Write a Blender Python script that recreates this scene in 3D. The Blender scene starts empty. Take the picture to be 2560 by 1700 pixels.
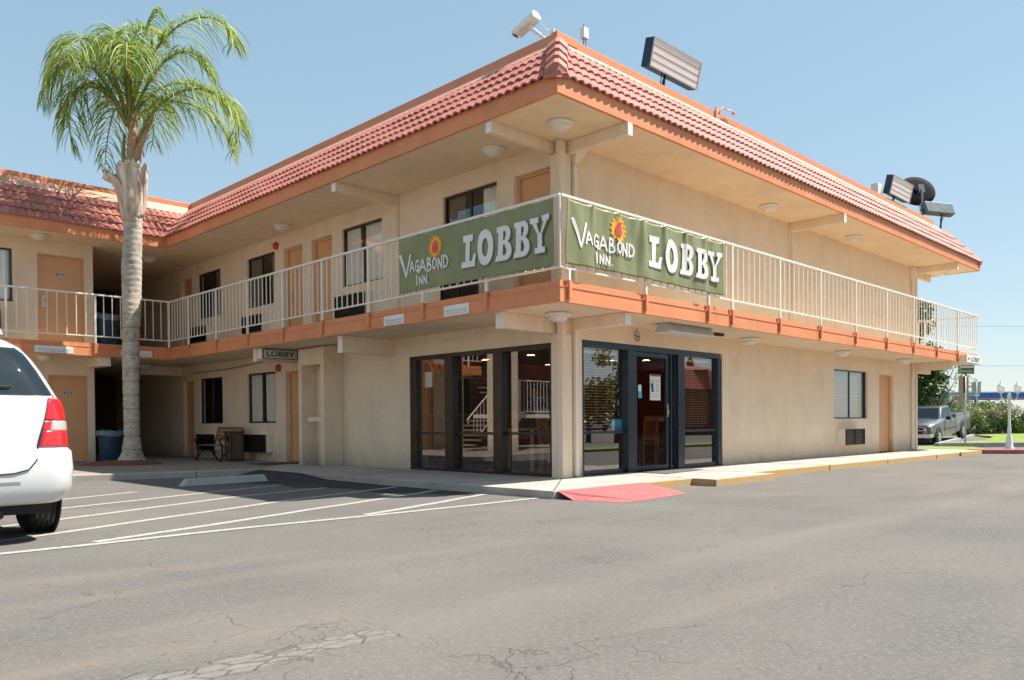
import bpy, math, random
from mathutils import Vector, Matrix
random.seed(7)
SC = bpy.context.scene
COL = SC.collection
R = math.radians
# ------------------------------------------------------------------ camera
cam = bpy.data.cameras.new('camera'); camo = bpy.data.objects.new('camera', cam); COL.objects.link(camo)
Fv = Vector((0.70433, 0.70973, -0.01430)); Rv = Vector((0.70971, -0.70446, -0.00718)); Uv = Rv.cross(Fv)
M = Matrix((Rv, Uv, -Fv)).transposed().to_4x4(); M.translation = Vector((-9.19, -8.173, 0.84))
camo.matrix_world = M
cam.sensor_width = 36; cam.lens = 28.371; cam.shift_y = 0.09241; cam.clip_end = 3000; cam.clip_start = 0.1
SC.camera = camo
# ------------------------------------------------------------------ sky, sun, exposure
SUN_EL = 57.2; SUN_ROT = 125.4
w = bpy.data.worlds.new('World'); SC.world = w; w.use_nodes = True
nt = w.node_tree; bg = nt.nodes['Background']
sky = nt.nodes.new('ShaderNodeTexSky'); sky.sky_type = 'NISHITA'; sky.sun_disc = False
sky.sun_elevation = R(SUN_EL); sky.sun_rotation = R(SUN_ROT); sky.air_density = 1.0; sky.dust_density = 0.2; sky.ozone_density = 1.2
hs = nt.nodes.new('ShaderNodeHueSaturation'); hs.inputs['Saturation'].default_value = 1.42; hs.inputs['Hue'].default_value = 0.487; hs.inputs['Value'].default_value = 1.22
gm = nt.nodes.new('ShaderNodeGamma'); gm.inputs[1].default_value = 0.38; nt.links.new(sky.outputs[0], gm.inputs[0])
nt.links.new(gm.outputs[0], hs.inputs['Color']); tn = nt.nodes.new('ShaderNodeMix'); tn.data_type = 'RGBA'; tn.blend_type = 'MULTIPLY'; tn.inputs[0].default_value = 1; tn.inputs[7].default_value = (0.93, 0.99, 1.02, 1)
nt.links.new(hs.outputs[0], tn.inputs[6]); nt.links.new(tn.outputs[2], bg.inputs[0]); bg.inputs[1].default_value = 0.15
sl = bpy.data.lights.new('sun', 'SUN'); sl.energy = 4.2; sl.angle = R(0.5); sl.color = (1, 0.95, 0.88)
so = bpy.data.objects.new('sun', sl); COL.objects.link(so)
sd = Vector((2.87, -2.04, 5.46)).normalized()
so.rotation_euler = sd.to_track_quat('Z', 'Y').to_euler(); so.location = (20, -20, 40)
SC.view_settings.view_transform = 'Standard'; SC.view_settings.look = 'None'
SC.view_settings.exposure = 1.22; SC.view_settings.gamma = 1
SC.render.engine = 'CYCLES'
SC.cycles.max_bounces = 8; SC.cycles.transparent_max_bounces = 12; SC.cycles.diffuse_bounces = 5
SC.render.resolution_x = 1024; SC.render.resolution_y = 680

# ------------------------------------------------------------------ materials
MATS = {}
def nodes(name):
    m = bpy.data.materials.new(name); m.use_nodes = True; MATS[name] = m
    t = m.node_tree; return m, t, t.nodes['Principled BSDF']
def N(t, kind, **kw):
    n = t.nodes.new(kind)
    for k, v in kw.items():
        if k in n.inputs.keys() if hasattr(n.inputs, 'keys') else False: n.inputs[k].default_value = v
        else: setattr(n, k, v)
    return n
def mapping(t, scale=(1, 1, 1), gen='Object'):
    c = t.nodes.new('ShaderNodeTexCoord'); mp = t.nodes.new('ShaderNodeMapping'); mp.inputs['Scale'].default_value = scale
    t.links.new(c.outputs[gen], mp.inputs[0]); return mp.outputs[0]
def noise(t, vec, scale, detail=4, rough=0.55):
    n = t.nodes.new('ShaderNodeTexNoise'); n.inputs['Scale'].default_value = scale; n.inputs['Detail'].default_value = detail
    n.inputs['Roughness'].default_value = rough; t.links.new(vec, n.inputs['Vector']); return n.outputs['Fac']
def ramp(t, fac, stops):
    r = t.nodes.new('ShaderNodeValToRGB'); e = r.color_ramp.elements
    e[0].position, e[0].color = stops[0][0], (*stops[0][1], 1) if len(stops[0][1]) == 3 else stops[0][1]
    e[1].position, e[1].color = stops[-1][0], (*stops[-1][1], 1)
    for p, c in stops[1:-1]:
        x = e.new(p); x.color = (*c, 1)
    t.links.new(fac, r.inputs[0]); return r.outputs[0]
def mix(t, fac, a, b, mode='MIX'):
    m = t.nodes.new('ShaderNodeMix'); m.data_type = 'RGBA'; m.blend_type = mode
    for s, v in ((m.inputs[0], fac), (m.inputs[6], a), (m.inputs[7], b)):
        if isinstance(v, (int, float)): s.default_value = v
        elif isinstance(v, tuple): s.default_value = (*v, 1)
        else: t.links.new(v, s)
    return m.outputs[2]
def math_(t, op, a, b=None, clamp=False):
    m = t.nodes.new('ShaderNodeMath'); m.operation = op; m.use_clamp = clamp
    for s, v in zip(m.inputs, (a, b)):
        if v is None: continue
        if isinstance(v, (int, float)): s.default_value = v
        else: t.links.new(v, s)
    return m.outputs[0]
def bump(t, b, h, strength=0.3, dist=0.01):
    n = t.nodes.new('ShaderNodeBump'); n.inputs['Strength'].default_value = strength; n.inputs['Distance'].default_value = dist
    t.links.new(h, n.inputs['Height']); t.links.new(n.outputs[0], b.inputs['Normal'])
def mat(name, col, rough=0.6, metal=0, var=0.12, scale=6, bmp=0.0, bscale=60, spec=None, coat=0, dark=None, aniso=(1, 1, 1)):
    """painted / plain surface: colour wavers by two noises, optional grain bump"""
    m, t, b = nodes(name)
    b.inputs['Roughness'].default_value = rough; b.inputs['Metallic'].default_value = metal
    if spec is not None: b.inputs['Specular IOR Level'].default_value = spec
    if coat: b.inputs['Coat Weight'].default_value = coat; b.inputs['Coat Roughness'].default_value = 0.05
    v = mapping(t, aniso)
    n1 = noise(t, v, scale, 5, 0.6)
    lo = tuple(c * (1 - var) for c in col); hi = tuple(min(1, c * (1 + var)) for c in col)
    c = ramp(t, n1, [(0.3, dark or lo), (0.7, hi)])
    t.links.new(c, b.inputs['Base Color'])
    if bmp:
        bump(t, b, noise(t, v, bscale, 3), bmp, 0.005)
    return m
def emis(name, col, s):
    m, t, b = nodes(name); b.inputs['Base Color'].default_value = (*col, 1)
    b.inputs['Emission Color'].default_value = (*col, 1); b.inputs['Emission Strength'].default_value = s; return m

def stucco(name, col, grime=True):
    m, t, b = nodes(name); b.inputs['Roughness'].default_value = 0.92; b.inputs['Specular IOR Level'].default_value = 0.2
    v = mapping(t)
    v2 = mapping(t, (1, 1, 0.7))
    a = noise(t, v2, 1.5, 8, 0.72); f = noise(t, v, 9, 5, 0.7)
    c = ramp(t, a, [(0.28, tuple(x * 0.86 for x in col)), (0.5, col), (0.75, tuple(min(.95, x * 1.10) for x in col))])
    c = mix(t, math_(t, 'MULTIPLY', f, 0.45), c, tuple(x * 0.80 for x in col))
    dr = noise(t, mapping(t, (2.2, 2.2, .5)), 1.5, 7, .75)
    c = mix(t, ramp(t, dr, [(0.50, (0, 0, 0)), (0.78, (.26, .26, .26))]), c, tuple(x * .55 for x in col))
    if grime:
        g = t.nodes.new('ShaderNodeSeparateXYZ'); tc = t.nodes.new('ShaderNodeNewGeometry'); t.links.new(tc.outputs['Position'], g.inputs[0])
        low = math_(t, 'SUBTRACT', 1, math_(t, 'MULTIPLY', g.outputs[2], 1.6), True)
        st = math_(t, 'MULTIPLY', math_(t, 'POWER', low, 1.6), math_(t, 'MULTIPLY', noise(t, mapping(t, (1, 1, .5)), 3, 6, .7), 1.1), True)
        c = mix(t, st, c, (0.22, 0.21, 0.17))
    t.links.new(c, b.inputs['Base Color'])
    h = math_(t, 'ADD', noise(t, v, 70, 4, .7), math_(t, 'MULTIPLY', noise(t, v, 14, 3), 0.8))
    bump(t, b, h, 0.8, 0.010)
    return m
stucco('stucco', (0.87, 0.69, 0.505))
stucco('soffit_stucco', (0.88, 0.695, 0.49), False)
stucco('shade_dark_wall', (0.10, 0.08, 0.06), False)  # shade of the passage and recess put into the wall colour
mat('cream_wood', (0.80, 0.65, 0.49), 0.7, var=0.08, bmp=0.35, bscale=30, aniso=(1, 1, .15))
mat('cream_paint', (0.80, 0.70, 0.57), 0.55, var=0.06)
mat('white_rail', (0.80, 0.72, 0.62), 0.4, var=0.05, scale=3)
mat('orange_paint', (0.68, 0.245, 0.105), 0.6, var=0.10, scale=2.2, bmp=0.15, bscale=25)
mat('orange_flash', (0.66, 0.235, 0.11), 0.45, var=0.08, scale=1.5)
mat('pale_flash', (0.66, 0.33, 0.20), 0.5, var=0.12, scale=2)
mat('door_paint', (0.66, 0.345, 0.165), 0.5, var=0.04, scale=1.5)
mat('jamb_paint', (0.52, 0.22, 0.08), 0.5, var=0.05)
mat('black_metal', (0.012, 0.012, 0.013), 0.35, var=0.2)
mat('bronze', (0.045, 0.04, 0.035), 0.3, metal=0.6, var=0.15)
mat('sky_bronze', (0.03, 0.042, 0.055), 0.28, metal=0.5, var=0.15)  # bronze with the blue of mirrored sky put into its colour
mat('chrome', (0.75, 0.75, 0.75), 0.15, metal=1, var=0.03)
mat('steel', (0.45, 0.46, 0.46), 0.35, metal=0.9, var=0.1)
mat('galv', (0.46, 0.48, 0.48), 0.5, metal=0.2, var=0.1)
mat('white_plastic', (0.75, 0.72, 0.66), 0.45, var=0.05)
mat('lamp_dome', (0.74, 0.70, 0.60), 0.35, var=0.03)
mat('curtain', (0.86, 0.82, 0.72), 0.9, var=0.05)
mat('dark_curtain', (0.16, 0.12, 0.09), 0.9, var=0.15)
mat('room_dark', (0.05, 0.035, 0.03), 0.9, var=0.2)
mat('blind', (0.80, 0.50, 0.28), 0.5, var=0.05)
mat('white_blind', (0.72, 0.72, 0.68), 0.5, var=0.03)
mat('red_alarm', (0.55, 0.03, 0.01), 0.3, var=0.1)
mat('sign_white', (0.75, 0.73, 0.68), 0.5, var=0.06)
mat('sign_face', (0.62, 0.62, 0.55), 0.35, var=0.05)
mat('sign_green', (0.01, 0.10, 0.03), 0.5, var=0.1)
mat('ink_blue', (0.05, 0.06, 0.2), 0.6, var=0.1)
mat('ink_grey', (0.25, 0.25, 0.27), 0.7, var=0.1)
mat('plate_blue', (0.02, 0.04, 0.22), 0.4, var=0.1)
mat('plate_white', (0.8, 0.8, 0.8), 0.5, var=0.03)
mat('banner_white', (0.74, 0.70, 0.66), 0.5, var=0.03)
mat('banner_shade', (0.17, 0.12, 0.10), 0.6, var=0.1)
mat('sun_yellow', (0.85, 0.42, 0.03), 0.5, var=0.1)
mat('sun_red', (0.75, 0.07, 0.06), 0.5, var=0.1)
mat('sun_orange', (0.75, 0.15, 0.03), 0.5, var=0.1)
mat('rubber', (0.015, 0.015, 0.016), 0.75, var=0.3, bmp=0.4, bscale=40)
mat('underbody', (0.02, 0.02, 0.02), 0.8)
mat('blue_bin', (0.012, 0.055, 0.10), 0.45, var=0.1)
mat('bag', (0.16, 0.21, 0.25), 0.35, var=0.2)
mat('bench_wood', (0.30, 0.15, 0.055), 0.55, var=0.3, scale=10, bmp=.2)
mat('cast_iron', (0.008, 0.009, 0.01), 0.5, var=0.2)
mat('pebble', (0.12, 0.085, 0.06), 0.9, var=0.5, scale=70, bmp=0.6, bscale=80)
mat('brown_frame', (0.07, 0.025, 0.018), 0.5, var=0.15)
mat('doormat', (0.10, 0.035, 0.02), 0.95, var=0.3, scale=60, bmp=.5)
mat('grate_mat', (0.10, 0.095, 0.09), 0.8, var=0.3, scale=30, bmp=.5)
mat('mulch', (0.16, 0.07, 0.04), 0.95, var=0.6, scale=45, bmp=1.0, bscale=50)
mat('wood_red', (0.30, 0.085, 0.03), 0.4, var=0.25, scale=4, aniso=(1, 6, 1))
mat('wood_tan', (0.55, 0.27, 0.11), 0.4, var=0.15, scale=4)
mat('lobby_wall', (0.62, 0.15, 0.05), 0.8, var=0.08)
mat('lobby_beige', (0.70, 0.50, 0.30), 0.85, var=0.06)
mat('lobby_ceiling', (0.34, 0.08, 0.04), 0.9, var=0.05)
mat('lobby_floor', (0.13, 0.07, 0.05), 0.35, var=0.3, scale=3)
mat('screen_black', (0.01, 0.01, 0.012), 0.15)
mat('paper', (0.68, 0.70, 0.66), 0.7, var=0.05)
mat('paper_blue', (0.03, 0.38, 0.62), 0.6, var=0.1)
mat('jeans', (0.02, 0.05, 0.13), 0.9)
mat('skin', (0.50, 0.28, 0.20), 0.6, var=0.05)
mat('panel_back', (0.13, 0.16, 0.16), 0.4, metal=.5, var=0.25)
mat('panel_edge', (0.03, 0.05, 0.08), 0.35, metal=.5)
mat('dish', (0.022, 0.014, 0.018), 0.9, var=0.2, spec=.2)
mat('lamp_white', (0.78, 0.78, 0.74), 0.4, var=0.04)
mat('dark_leafstem', (0.12, 0.08, 0.05), 0.9, var=0.3, bmp=.5, bscale=20)
mat('tan_pylon', (0.42, 0.31, 0.20), 0.8)
mat('canopy_blue', (0.0, 0.12, 0.48), 0.35, var=0.04)
mat('white_wall', (0.8, 0.8, 0.78), 0.6, var=0.03)
mat('grey_wall', (0.40, 0.43, 0.45), 0.7, var=0.06)
mat('purple_ink', (0.14, 0.05, 0.16), 0.6)
mat('gold_ink', (0.65, 0.52, 0.12), 0.5)
mat('navy', (0.02, 0.04, 0.09), 0.5)
mat('block_wall', (0.38, 0.31, 0.27), 0.9, var=0.15)
mat('kerb_grey', (0.33, 0.31, 0.28), 0.9, var=0.2, scale=4, bmp=.3)
mat('far_wall', (0.45, 0.36, 0.28), 0.9)
mat('red_roof', (0.30, 0.07, 0.045), 0.8, var=0.15)
mat('brown_wall', (0.12, 0.05, 0.035), 0.8)

def concrete(name, col, joint=True):
    m, t, b = nodes(name); b.inputs['Roughness'].default_value = 0.88
    v = mapping(t); a = noise(t, v, 1.3, 6, .65); f = noise(t, v, 40, 4, .7)
    c = ramp(t, a, [(0.3, tuple(x * 0.72 for x in col)), (0.55, col), (0.8, tuple(x * 1.1 for x in col))])
    c = mix(t, math_(t, 'MULTIPLY', f, .4), c, tuple(x * .7 for x in col))
    t.links.new(c, b.inputs['Base Color']); bump(t, b, f, .35, .004); return m
concrete('concrete', (0.42, 0.375, 0.325))
concrete('concrete_court', (0.29, 0.245, 0.20))
concrete('wheel_stop', (0.45, 0.44, 0.40))

def paint_worn(name, col, amount=0.5, under=(0.2, 0.18, 0.16), sc=8):
    m, t, b = nodes(name); b.inputs['Roughness'].default_value = 0.8
    v = mapping(t); n = noise(t, v, sc, 8, .75)
    k = ramp(t, n, [(amount - 0.06, (1, 1, 1)), (amount + 0.06, (0, 0, 0))])
    c = mix(t, noise(t, v, 3, 4), tuple(x * .85 for x in col), col)
    t.links.new(mix(t, k, under, c), b.inputs['Base Color'])
    bump(t, b, noise(t, v, 60, 3), .3, .004)
    return m
paint_worn('yellow_paint', (0.50, 0.29, 0.085), 0.54, (0.38, 0.30, 0.21), 8)
paint_worn('red_paint', (0.40, 0.105, 0.105), 0.60, (0.33, 0.17, 0.15), 6)
paint_worn('line_paint', (0.40, 0.38, 0.345), 0.57, (0.15, 0.14, 0.13), 22)

# asphalt: sun bleached, sandy streaks along X, cracks in patches
def asphalt():
    m, t, b = nodes('asphalt'); b.inputs['Roughness'].default_value = 0.9; b.inputs['Specular IOR Level'].default_value = 0.25
    tc = t.nodes.new('ShaderNodeTexCoord').outputs['Object']
    def mp(scale, rot=0):
        q = t.nodes.new('ShaderNodeMapping'); q.inputs['Scale'].default_value = scale; q.inputs['Rotation'].default_value = (0, 0, rot)
        t.links.new(tc, q.inputs[0]); return q.outputs[0]
    base = (0.130, 0.120, 0.107)
    big = noise(t, mp((1, 1, 1)), 0.35, 5, .6)
    c = ramp(t, big, [(0.3, (0.103, 0.097, 0.089)), (0.5, base), (0.72, (0.156, 0.141, 0.122))])
    streak = noise(t, mp((0.18, 1.0, 1), R(-12)), 1.3, 6, .62)
    c = mix(t, ramp(t, streak, [(0.52, (0, 0, 0)), (0.72, (.6, .6, .6))]), c, (0.205, 0.165, 0.125))
    st2 = noise(t, mp((0.3, 1.4, 1), R(20)), 0.9, 6, .6)
    c = mix(t, ramp(t, st2, [(0.55, (0, 0, 0)), (0.8, (.6, .6, .6))]), c, (0.088, 0.083, 0.076))
    g = noise(t, mp((1, 1, 1)), 38, 3, .8)
    c = mix(t, ramp(t, g, [(0.48, (0, 0, 0)), (0.70, (.75, .75, .75))]), c, (0.185, 0.175, 0.16))
    g2 = noise(t, mp((1, 1, 1)), 90, 2, .9)
    c = mix(t, ramp(t, g2, [(0.30, (.7, .7, .7)), (0.45, (0, 0, 0))]), c, (0.085, 0.08, 0.076))
    # pale pebbles
    vo = t.nodes.new('ShaderNodeTexVoronoi'); vo.inputs['Scale'].default_value = 26; t.links.new(mp((1, 1, 1)), vo.inputs['Vector'])
    sp = ramp(t, vo.outputs['Distance'], [(0.07, (1, 1, 1)), (0.12, (0, 0, 0))])
    sel = t.nodes.new('ShaderNodeSeparateColor'); t.links.new(vo.outputs['Color'], sel.inputs[0])
    c = mix(t, math_(t, 'MULTIPLY', sp, math_(t, 'GREATER_THAN', sel.outputs[0], 0.72)), c, (0.27, 0.25, 0.22))
    # small dark flecks (bits of leaf)
    vo2 = t.nodes.new('ShaderNodeTexVoronoi'); vo2.inputs['Scale'].default_value = 3.4; t.links.new(mp((1, 2.2, 1), R(30)), vo2.inputs['Vector'])
    sp2 = ramp(t, vo2.outputs['Distance'], [(0.035, (1, 1, 1)), (0.06, (0, 0, 0))])
    c = mix(t, math_(t, 'MULTIPLY', sp2, 0.7), c, (0.07, 0.05, 0.035))
    # cracks
    def crack(scale, w_, mask_scale, lo, distort, seed):
        q = t.nodes.new('ShaderNodeVectorMath'); q.operation = 'ADD'
        nn = t.nodes.new('ShaderNodeTexNoise'); nn.inputs['Scale'].default_value = 2.2; nn.inputs['Detail'].default_value = 5; t.links.new(tc, nn.inputs['Vector'])
        sc_ = t.nodes.new('ShaderNodeVectorMath'); sc_.operation = 'SCALE'; sc_.inputs['Scale'].default_value = distort; t.links.new(nn.outputs['Color'], sc_.inputs[0])
        t.links.new(mp((1, 1, 1), seed), q.inputs[0]); t.links.new(sc_.outputs[0], q.inputs[1])
        v = t.nodes.new('ShaderNodeTexVoronoi'); v.feature = 'DISTANCE_TO_EDGE'; v.inputs['Scale'].default_value = scale; t.links.new(q.outputs[0], v.inputs['Vector'])
        line = ramp(t, v.outputs['Distance'], [(w_ * .4, (1, 1, 1)), (w_, (0, 0, 0))])
        ms = ramp(t, noise(t, mp((1, 1, 1), seed + 1), mask_scale, 4, .6), [(lo, (0, 0, 0)), (lo + .08, (1, 1, 1))])
        return math_(t, 'MULTIPLY', line, ms)
    k1 = crack(0.55, 0.0026, 0.5, 0.47, 1.1, 0.4)
    k2 = crack(2.2, 0.0055, 0.6, 0.54, .45, 1.7)
    # the patched wheel-track strip: crackled pale sealant near the camera
    sx = t.nodes.new('ShaderNodeSeparateXYZ'); t.links.new(tc, sx.inputs[0])
    px, py = sx.outputs[0], sx.outputs[1]
    wob = math_(t, 'MULTIPLY', math_(t, 'SUBTRACT', noise(t, mp((1, 1, 1)), 5, 4), 0.5), .25)
    dy = math_(t, 'ABSOLUTE', math_(t, 'ADD', math_(t, 'ADD', py, 5.17), wob))
    inx = math_(t, 'MULTIPLY', math_(t, 'LESS_THAN', math_(t, 'ADD', px, wob), -7.02), math_(t, 'GREATER_THAN', px, -8.3))
    strip = math_(t, 'MULTIPLY', ramp(t, dy, [(0.065, (1, 1, 1)), (0.095, (0, 0, 0))]), inx)
    c = mix(t, math_(t, 'MULTIPLY', math_(t, 'MULTIPLY', strip, noise(t, mp((1, 1, 1)), 9, 6, .7)), .95, True), c, (0.23, 0.22, 0.20))
    vv = t.nodes.new('ShaderNodeTexVoronoi'); vv.feature = 'DISTANCE_TO_EDGE'; vv.inputs['Scale'].default_value = 9; t.links.new(mp((.7, 1.6, 1), .5), vv.inputs['Vector'])
    k3 = math_(t, 'MULTIPLY', ramp(t, vv.outputs['Distance'], [(0.02, (1, 1, 1)), (0.07, (0, 0, 0))]), ramp(t, dy, [(0.10, (1, 1, 1)), (0.16, (0, 0, 0))]))
    k3 = math_(t, 'MULTIPLY', k3, inx)
    # faded dusty trail that continues it
    trail = math_(t, 'MULTIPLY', ramp(t, dy, [(0.05, (1, 1, 1)), (0.30, (0, 0, 0))]), math_(t, 'GREATER_THAN', px, -7.2))
    trail = math_(t, 'MULTIPLY', trail, noise(t, mp((.5, 2, 1)), 2, 5))
    c = mix(t, math_(t, 'MULTIPLY', trail, .35), c, (0.20, 0.185, 0.165))
    k = math_(t, 'ADD', math_(t, 'ADD', k1, k2), k3, True)
    c = mix(t, math_(t, 'MULTIPLY', k, .55), c, (0.045, 0.038, 0.03))
    t.links.new(c, b.inputs['Base Color'])
    h = math_(t, 'SUBTRACT', math_(t, 'ADD', g, math_(t, 'MULTIPLY', sp, .4)), math_(t, 'MULTIPLY', k, 1.5))
    bump(t, b, h, .5, .006)
    return m
asphalt()
def new_asphalt():
    m, t, b = nodes('new_asphalt_shade'); b.inputs['Roughness'].default_value = .85  # newer asphalt, its colours lowered further to carry the shadow
    v = mapping(t); c = ramp(t, noise(t, v, 2.5, 6, .7), [(0.35, (0.012, 0.012, 0.012)), (0.58, (0.026, 0.024, 0.022)), (0.75, (0.09, 0.078, 0.066))])
    c = mix(t, ramp(t, noise(t, v, 70, 3), [(0.5, (0, 0, 0)), (.8, (.5, .5, .5))]), c, (.16, .15, .14))
    t.links.new(c, b.inputs['Base Color']); bump(t, b, noise(t, v, 45, 3), .6, .01)
new_asphalt()
def tile_mat():
    m, t, b = nodes('clay_tile'); b.inputs['Roughness'].default_value = .7
    v = mapping(t); c = ramp(t, noise(t, v, 3.5, 6, .65), [(0.3, (0.33, 0.10, 0.075)), (0.5, (0.44, 0.145, 0.11)), (0.75, (0.53, 0.21, 0.165))])
    vt = t.nodes.new('ShaderNodeTexVoronoi'); vt.inputs['Scale'].default_value = 4.2; t.links.new(mapping(t, (1.5, 1.5, 1)), vt.inputs['Vector']); sv = t.nodes.new('ShaderNodeSeparateColor'); t.links.new(vt.outputs['Color'], sv.inputs[0])
    c = mix(t, math_(t, 'MULTIPLY', sv.outputs[0], .35), c, (0.34, 0.11, 0.08))
    c = mix(t, ramp(t, noise(t, v, 25, 4, .7), [(0.45, (0, 0, 0)), (.8, (.6, .6, .6))]), c, (0.54, 0.26, 0.20))
    t.links.new(c, b.inputs['Base Color']); bump(t, b, noise(t, v, 60, 4), .25, .004)
tile_mat()
def banner_mat():
    m, t, b = nodes('banner_green'); b.inputs['Roughness'].default_value = .42
    v = mapping(t); c = ramp(t, noise(t, v, 2.2, 3, .5), [(0.35, (0.19, 0.20, 0.085)), (0.65, (0.235, 0.245, 0.115))])
    t.links.new(c, b.inputs['Base Color'])
    b.inputs['Subsurface Weight'].default_value = 0
banner_mat()
def grass_mat():
    m, t, b = nodes('grass'); b.inputs['Roughness'].default_value = .9
    v = mapping(t); c = ramp(t, noise(t, v, 1.2, 6, .7), [(0.3, (0.10, 0.16, 0.02)), (0.55, (0.20, 0.26, 0.04)), (.8, (0.30, 0.28, 0.10))])
    t.links.new(c, b.inputs['Base Color']); bump(t, b, noise(t, v, 30, 3), .8, .03)
grass_mat()
def leaf_mat(name, lo, hi, tr=0.3):
    m, t, b = nodes(name); b.inputs['Roughness'].default_value = .5
    oi = t.nodes.new('ShaderNodeNewGeometry')
    c = ramp(t, oi.outputs['Random Per Island'], [(0.0, lo), (1.0, hi)])
    t.links.new(c, b.inputs['Base Color'])
    tl = t.nodes.new('ShaderNodeBsdfTranslucent'); t.links.new(c, tl.inputs[0])
    ms = t.nodes.new('ShaderNodeMixShader'); ms.inputs[0].default_value = tr
    o = t.nodes['Material Output']; t.links.new(b.outputs[0], ms.inputs[1]); t.links.new(tl.outputs[0], ms.inputs[2]); t.links.new(ms.outputs[0], o.inputs[0])
    return m
leaf_mat('palm_leaf', (0.07, 0.17, 0.015), (0.46, 0.54, 0.11), .45)
leaf_mat('leaf_dark', (0.012, 0.035, 0.006), (0.10, 0.16, 0.02), .3)
leaf_mat('leaf_mid', (0.07, 0.12, 0.02), (0.24, 0.30, 0.06), .35)
leaf_mat('leaf_pale', (0.22, 0.27, 0.18), (0.50, 0.52, 0.42), .3)
leaf_mat('leaf_dry', (0.16, 0.17, 0.05), (0.42, 0.34, 0.18), .3)
def bark():
    m, t, b = nodes('palm_bark'); b.inputs['Roughness'].default_value = .95
    tc = t.nodes.new('ShaderNodeTexCoord').outputs['Object']
    sx = t.nodes.new('ShaderNodeSeparateXYZ'); t.links.new(tc, sx.inputs[0])
    n = noise(t, mapping(t, (3, 3, 9)), 2.5, 6, .7); n2 = noise(t, mapping(t, (1, 1, .6)), 2.0, 5, .7)
    c = ramp(t, n, [(0.3, (0.27, 0.23, 0.185)), (0.5, (0.47, 0.41, 0.335)), (.75, (0.62, 0.55, 0.46))])
    c = mix(t, ramp(t, n2, [(0.52, (0, 0, 0)), (.68, (.7, .7, .7))]), c, (0.13, 0.12, 0.11))
    zf = math_(t, 'FRACT', math_(t, 'DIVIDE', math_(t, 'ADD', sx.outputs[2], math_(t, 'MULTIPLY', noise(t, tc, 3, 2), .03)), .30))
    ring = math_(t, 'MULTIPLY', ramp(t, zf, [(.90, (0, 0, 0)), (.96, (1, 1, 1))]), math_(t, 'LESS_THAN', sx.outputs[2], 3.3))
    c = mix(t, math_(t, 'MULTIPLY', ring, math_(t, 'MULTIPLY', noise(t, mapping(t, (6, 6, 1)), 1.5, 4), 1.1)), c, (0.10, 0.09, 0.08))
    scar = ramp(t, noise(t, mapping(t, (14, 14, 3)), 1.6, 3, .6), [(.66, (0, 0, 0)), (.72, (1, 1, 1))])
    c = mix(t, math_(t, 'MULTIPLY', scar, .6), c, (0.10, 0.09, 0.08))
    t.links.new(c, b.inputs['Base Color']); bump(t, b, n, .5, .012)
bark()
mat('boot', (0.68, 0.58, 0.48), .85, var=.25, scale=5, bmp=.6, bscale=18, aniso=(1, 1, .3), dark=(0.30, 0.17, 0.10))
mat('petiole', (0.42, 0.27, 0.17), .7, var=.2, scale=8)
mat('frond_stem', (0.22, 0.24, 0.07), .6, var=.2)

def glass(name, tint=(0.75, 0.78, 0.78), boost=0.0, refl=(1, 1, 1), power=1.0, rough=0.0):
    m, t, b = nodes(name); o = t.nodes['Material Output']
    tr = t.nodes.new('ShaderNodeBsdfTransparent'); tr.inputs[0].default_value = (*tint, 1)
    gl = t.nodes.new('ShaderNodeBsdfGlossy'); gl.inputs['Roughness'].default_value = rough; gl.inputs[0].default_value = (*refl, 1)
    ge = t.nodes.new('ShaderNodeNewGeometry'); dp = t.nodes.new('ShaderNodeVectorMath'); dp.operation = 'DOT_PRODUCT'
    t.links.new(ge.outputs['Normal'], dp.inputs[0]); t.links.new(ge.outputs['Incoming'], dp.inputs[1])
    k5 = math_(t, 'POWER', math_(t, 'SUBTRACT', 1, math_(t, 'ABSOLUTE', dp.outputs['Value']), True), 5)
    f = math_(t, 'ADD', math_(t, 'MULTIPLY', math_(t, 'ADD', math_(t, 'MULTIPLY', k5, .92), .08), power), boost, True)
    ms = t.nodes.new('ShaderNodeMixShader'); t.links.new(f, ms.inputs[0]); t.links.new(tr.outputs[0], ms.inputs[1]); t.links.new(gl.outputs[0], ms.inputs[2])
    t.links.new(ms.outputs[0], o.inputs[0]); return m
glass('glass', (0.92, 0.92, 0.90), 0.03, power=1.2)
glass('lobby_glass', (0.85, 0.84, 0.80), 0.05, power=1.5)
glass('door_glass', (0.75, 0.75, 0.75), 0.0, power=.12)
glass('street_glass', (0.82, 0.82, 0.80), 0.09, power=1.4)
glass('car_glass', (0.10, 0.13, 0.13), 0.02, power=1.1)
def car_paint(name, col, metal=0.0, rough=.35):
    m, t, b = nodes(name); b.inputs['Base Color'].default_value = (*col, 1); b.inputs['Metallic'].default_value = metal
    b.inputs['Roughness'].default_value = rough; b.inputs['Coat Weight'].default_value = 1; b.inputs['Coat Roughness'].default_value = .04
    return m
car_paint('van_white', (0.60, 0.60, 0.60)); car_paint('truck_grey', (0.085, 0.10, 0.095), .3, .4); car_paint('tail_red', (0.55, 0.01, 0.015), 0, .2)
car_paint('tail_clear', (0.55, 0.45, 0.42), .2, .15); car_paint('amber', (0.7, 0.2, 0.03), 0, .2); car_paint('head_clear', (0.6, 0.62, 0.62), .6, .15)
def mirror_face():
    m, t, b = nodes('lens_face'); b.inputs['Roughness'].default_value = .25
    v = mapping(t, (.5, .5, 16)); c = ramp(t, noise(t, v, .8, 3, .5), [(0.3, (0.78, 0.66, 0.60)), (0.5, (0.85, 0.75, 0.69)), (.75, (0.90, 0.82, 0.77))])
    t.links.new(c, b.inputs['Base Color'])
mirror_face()
mat('cab_dark', (0.012, 0.04, 0.045), .9)
emis('lamp_on', (1.0, 0.62, 0.32), 480.0)
emis('lamp_red', (1.0, 0.10, 0.02), 1.5)

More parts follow.
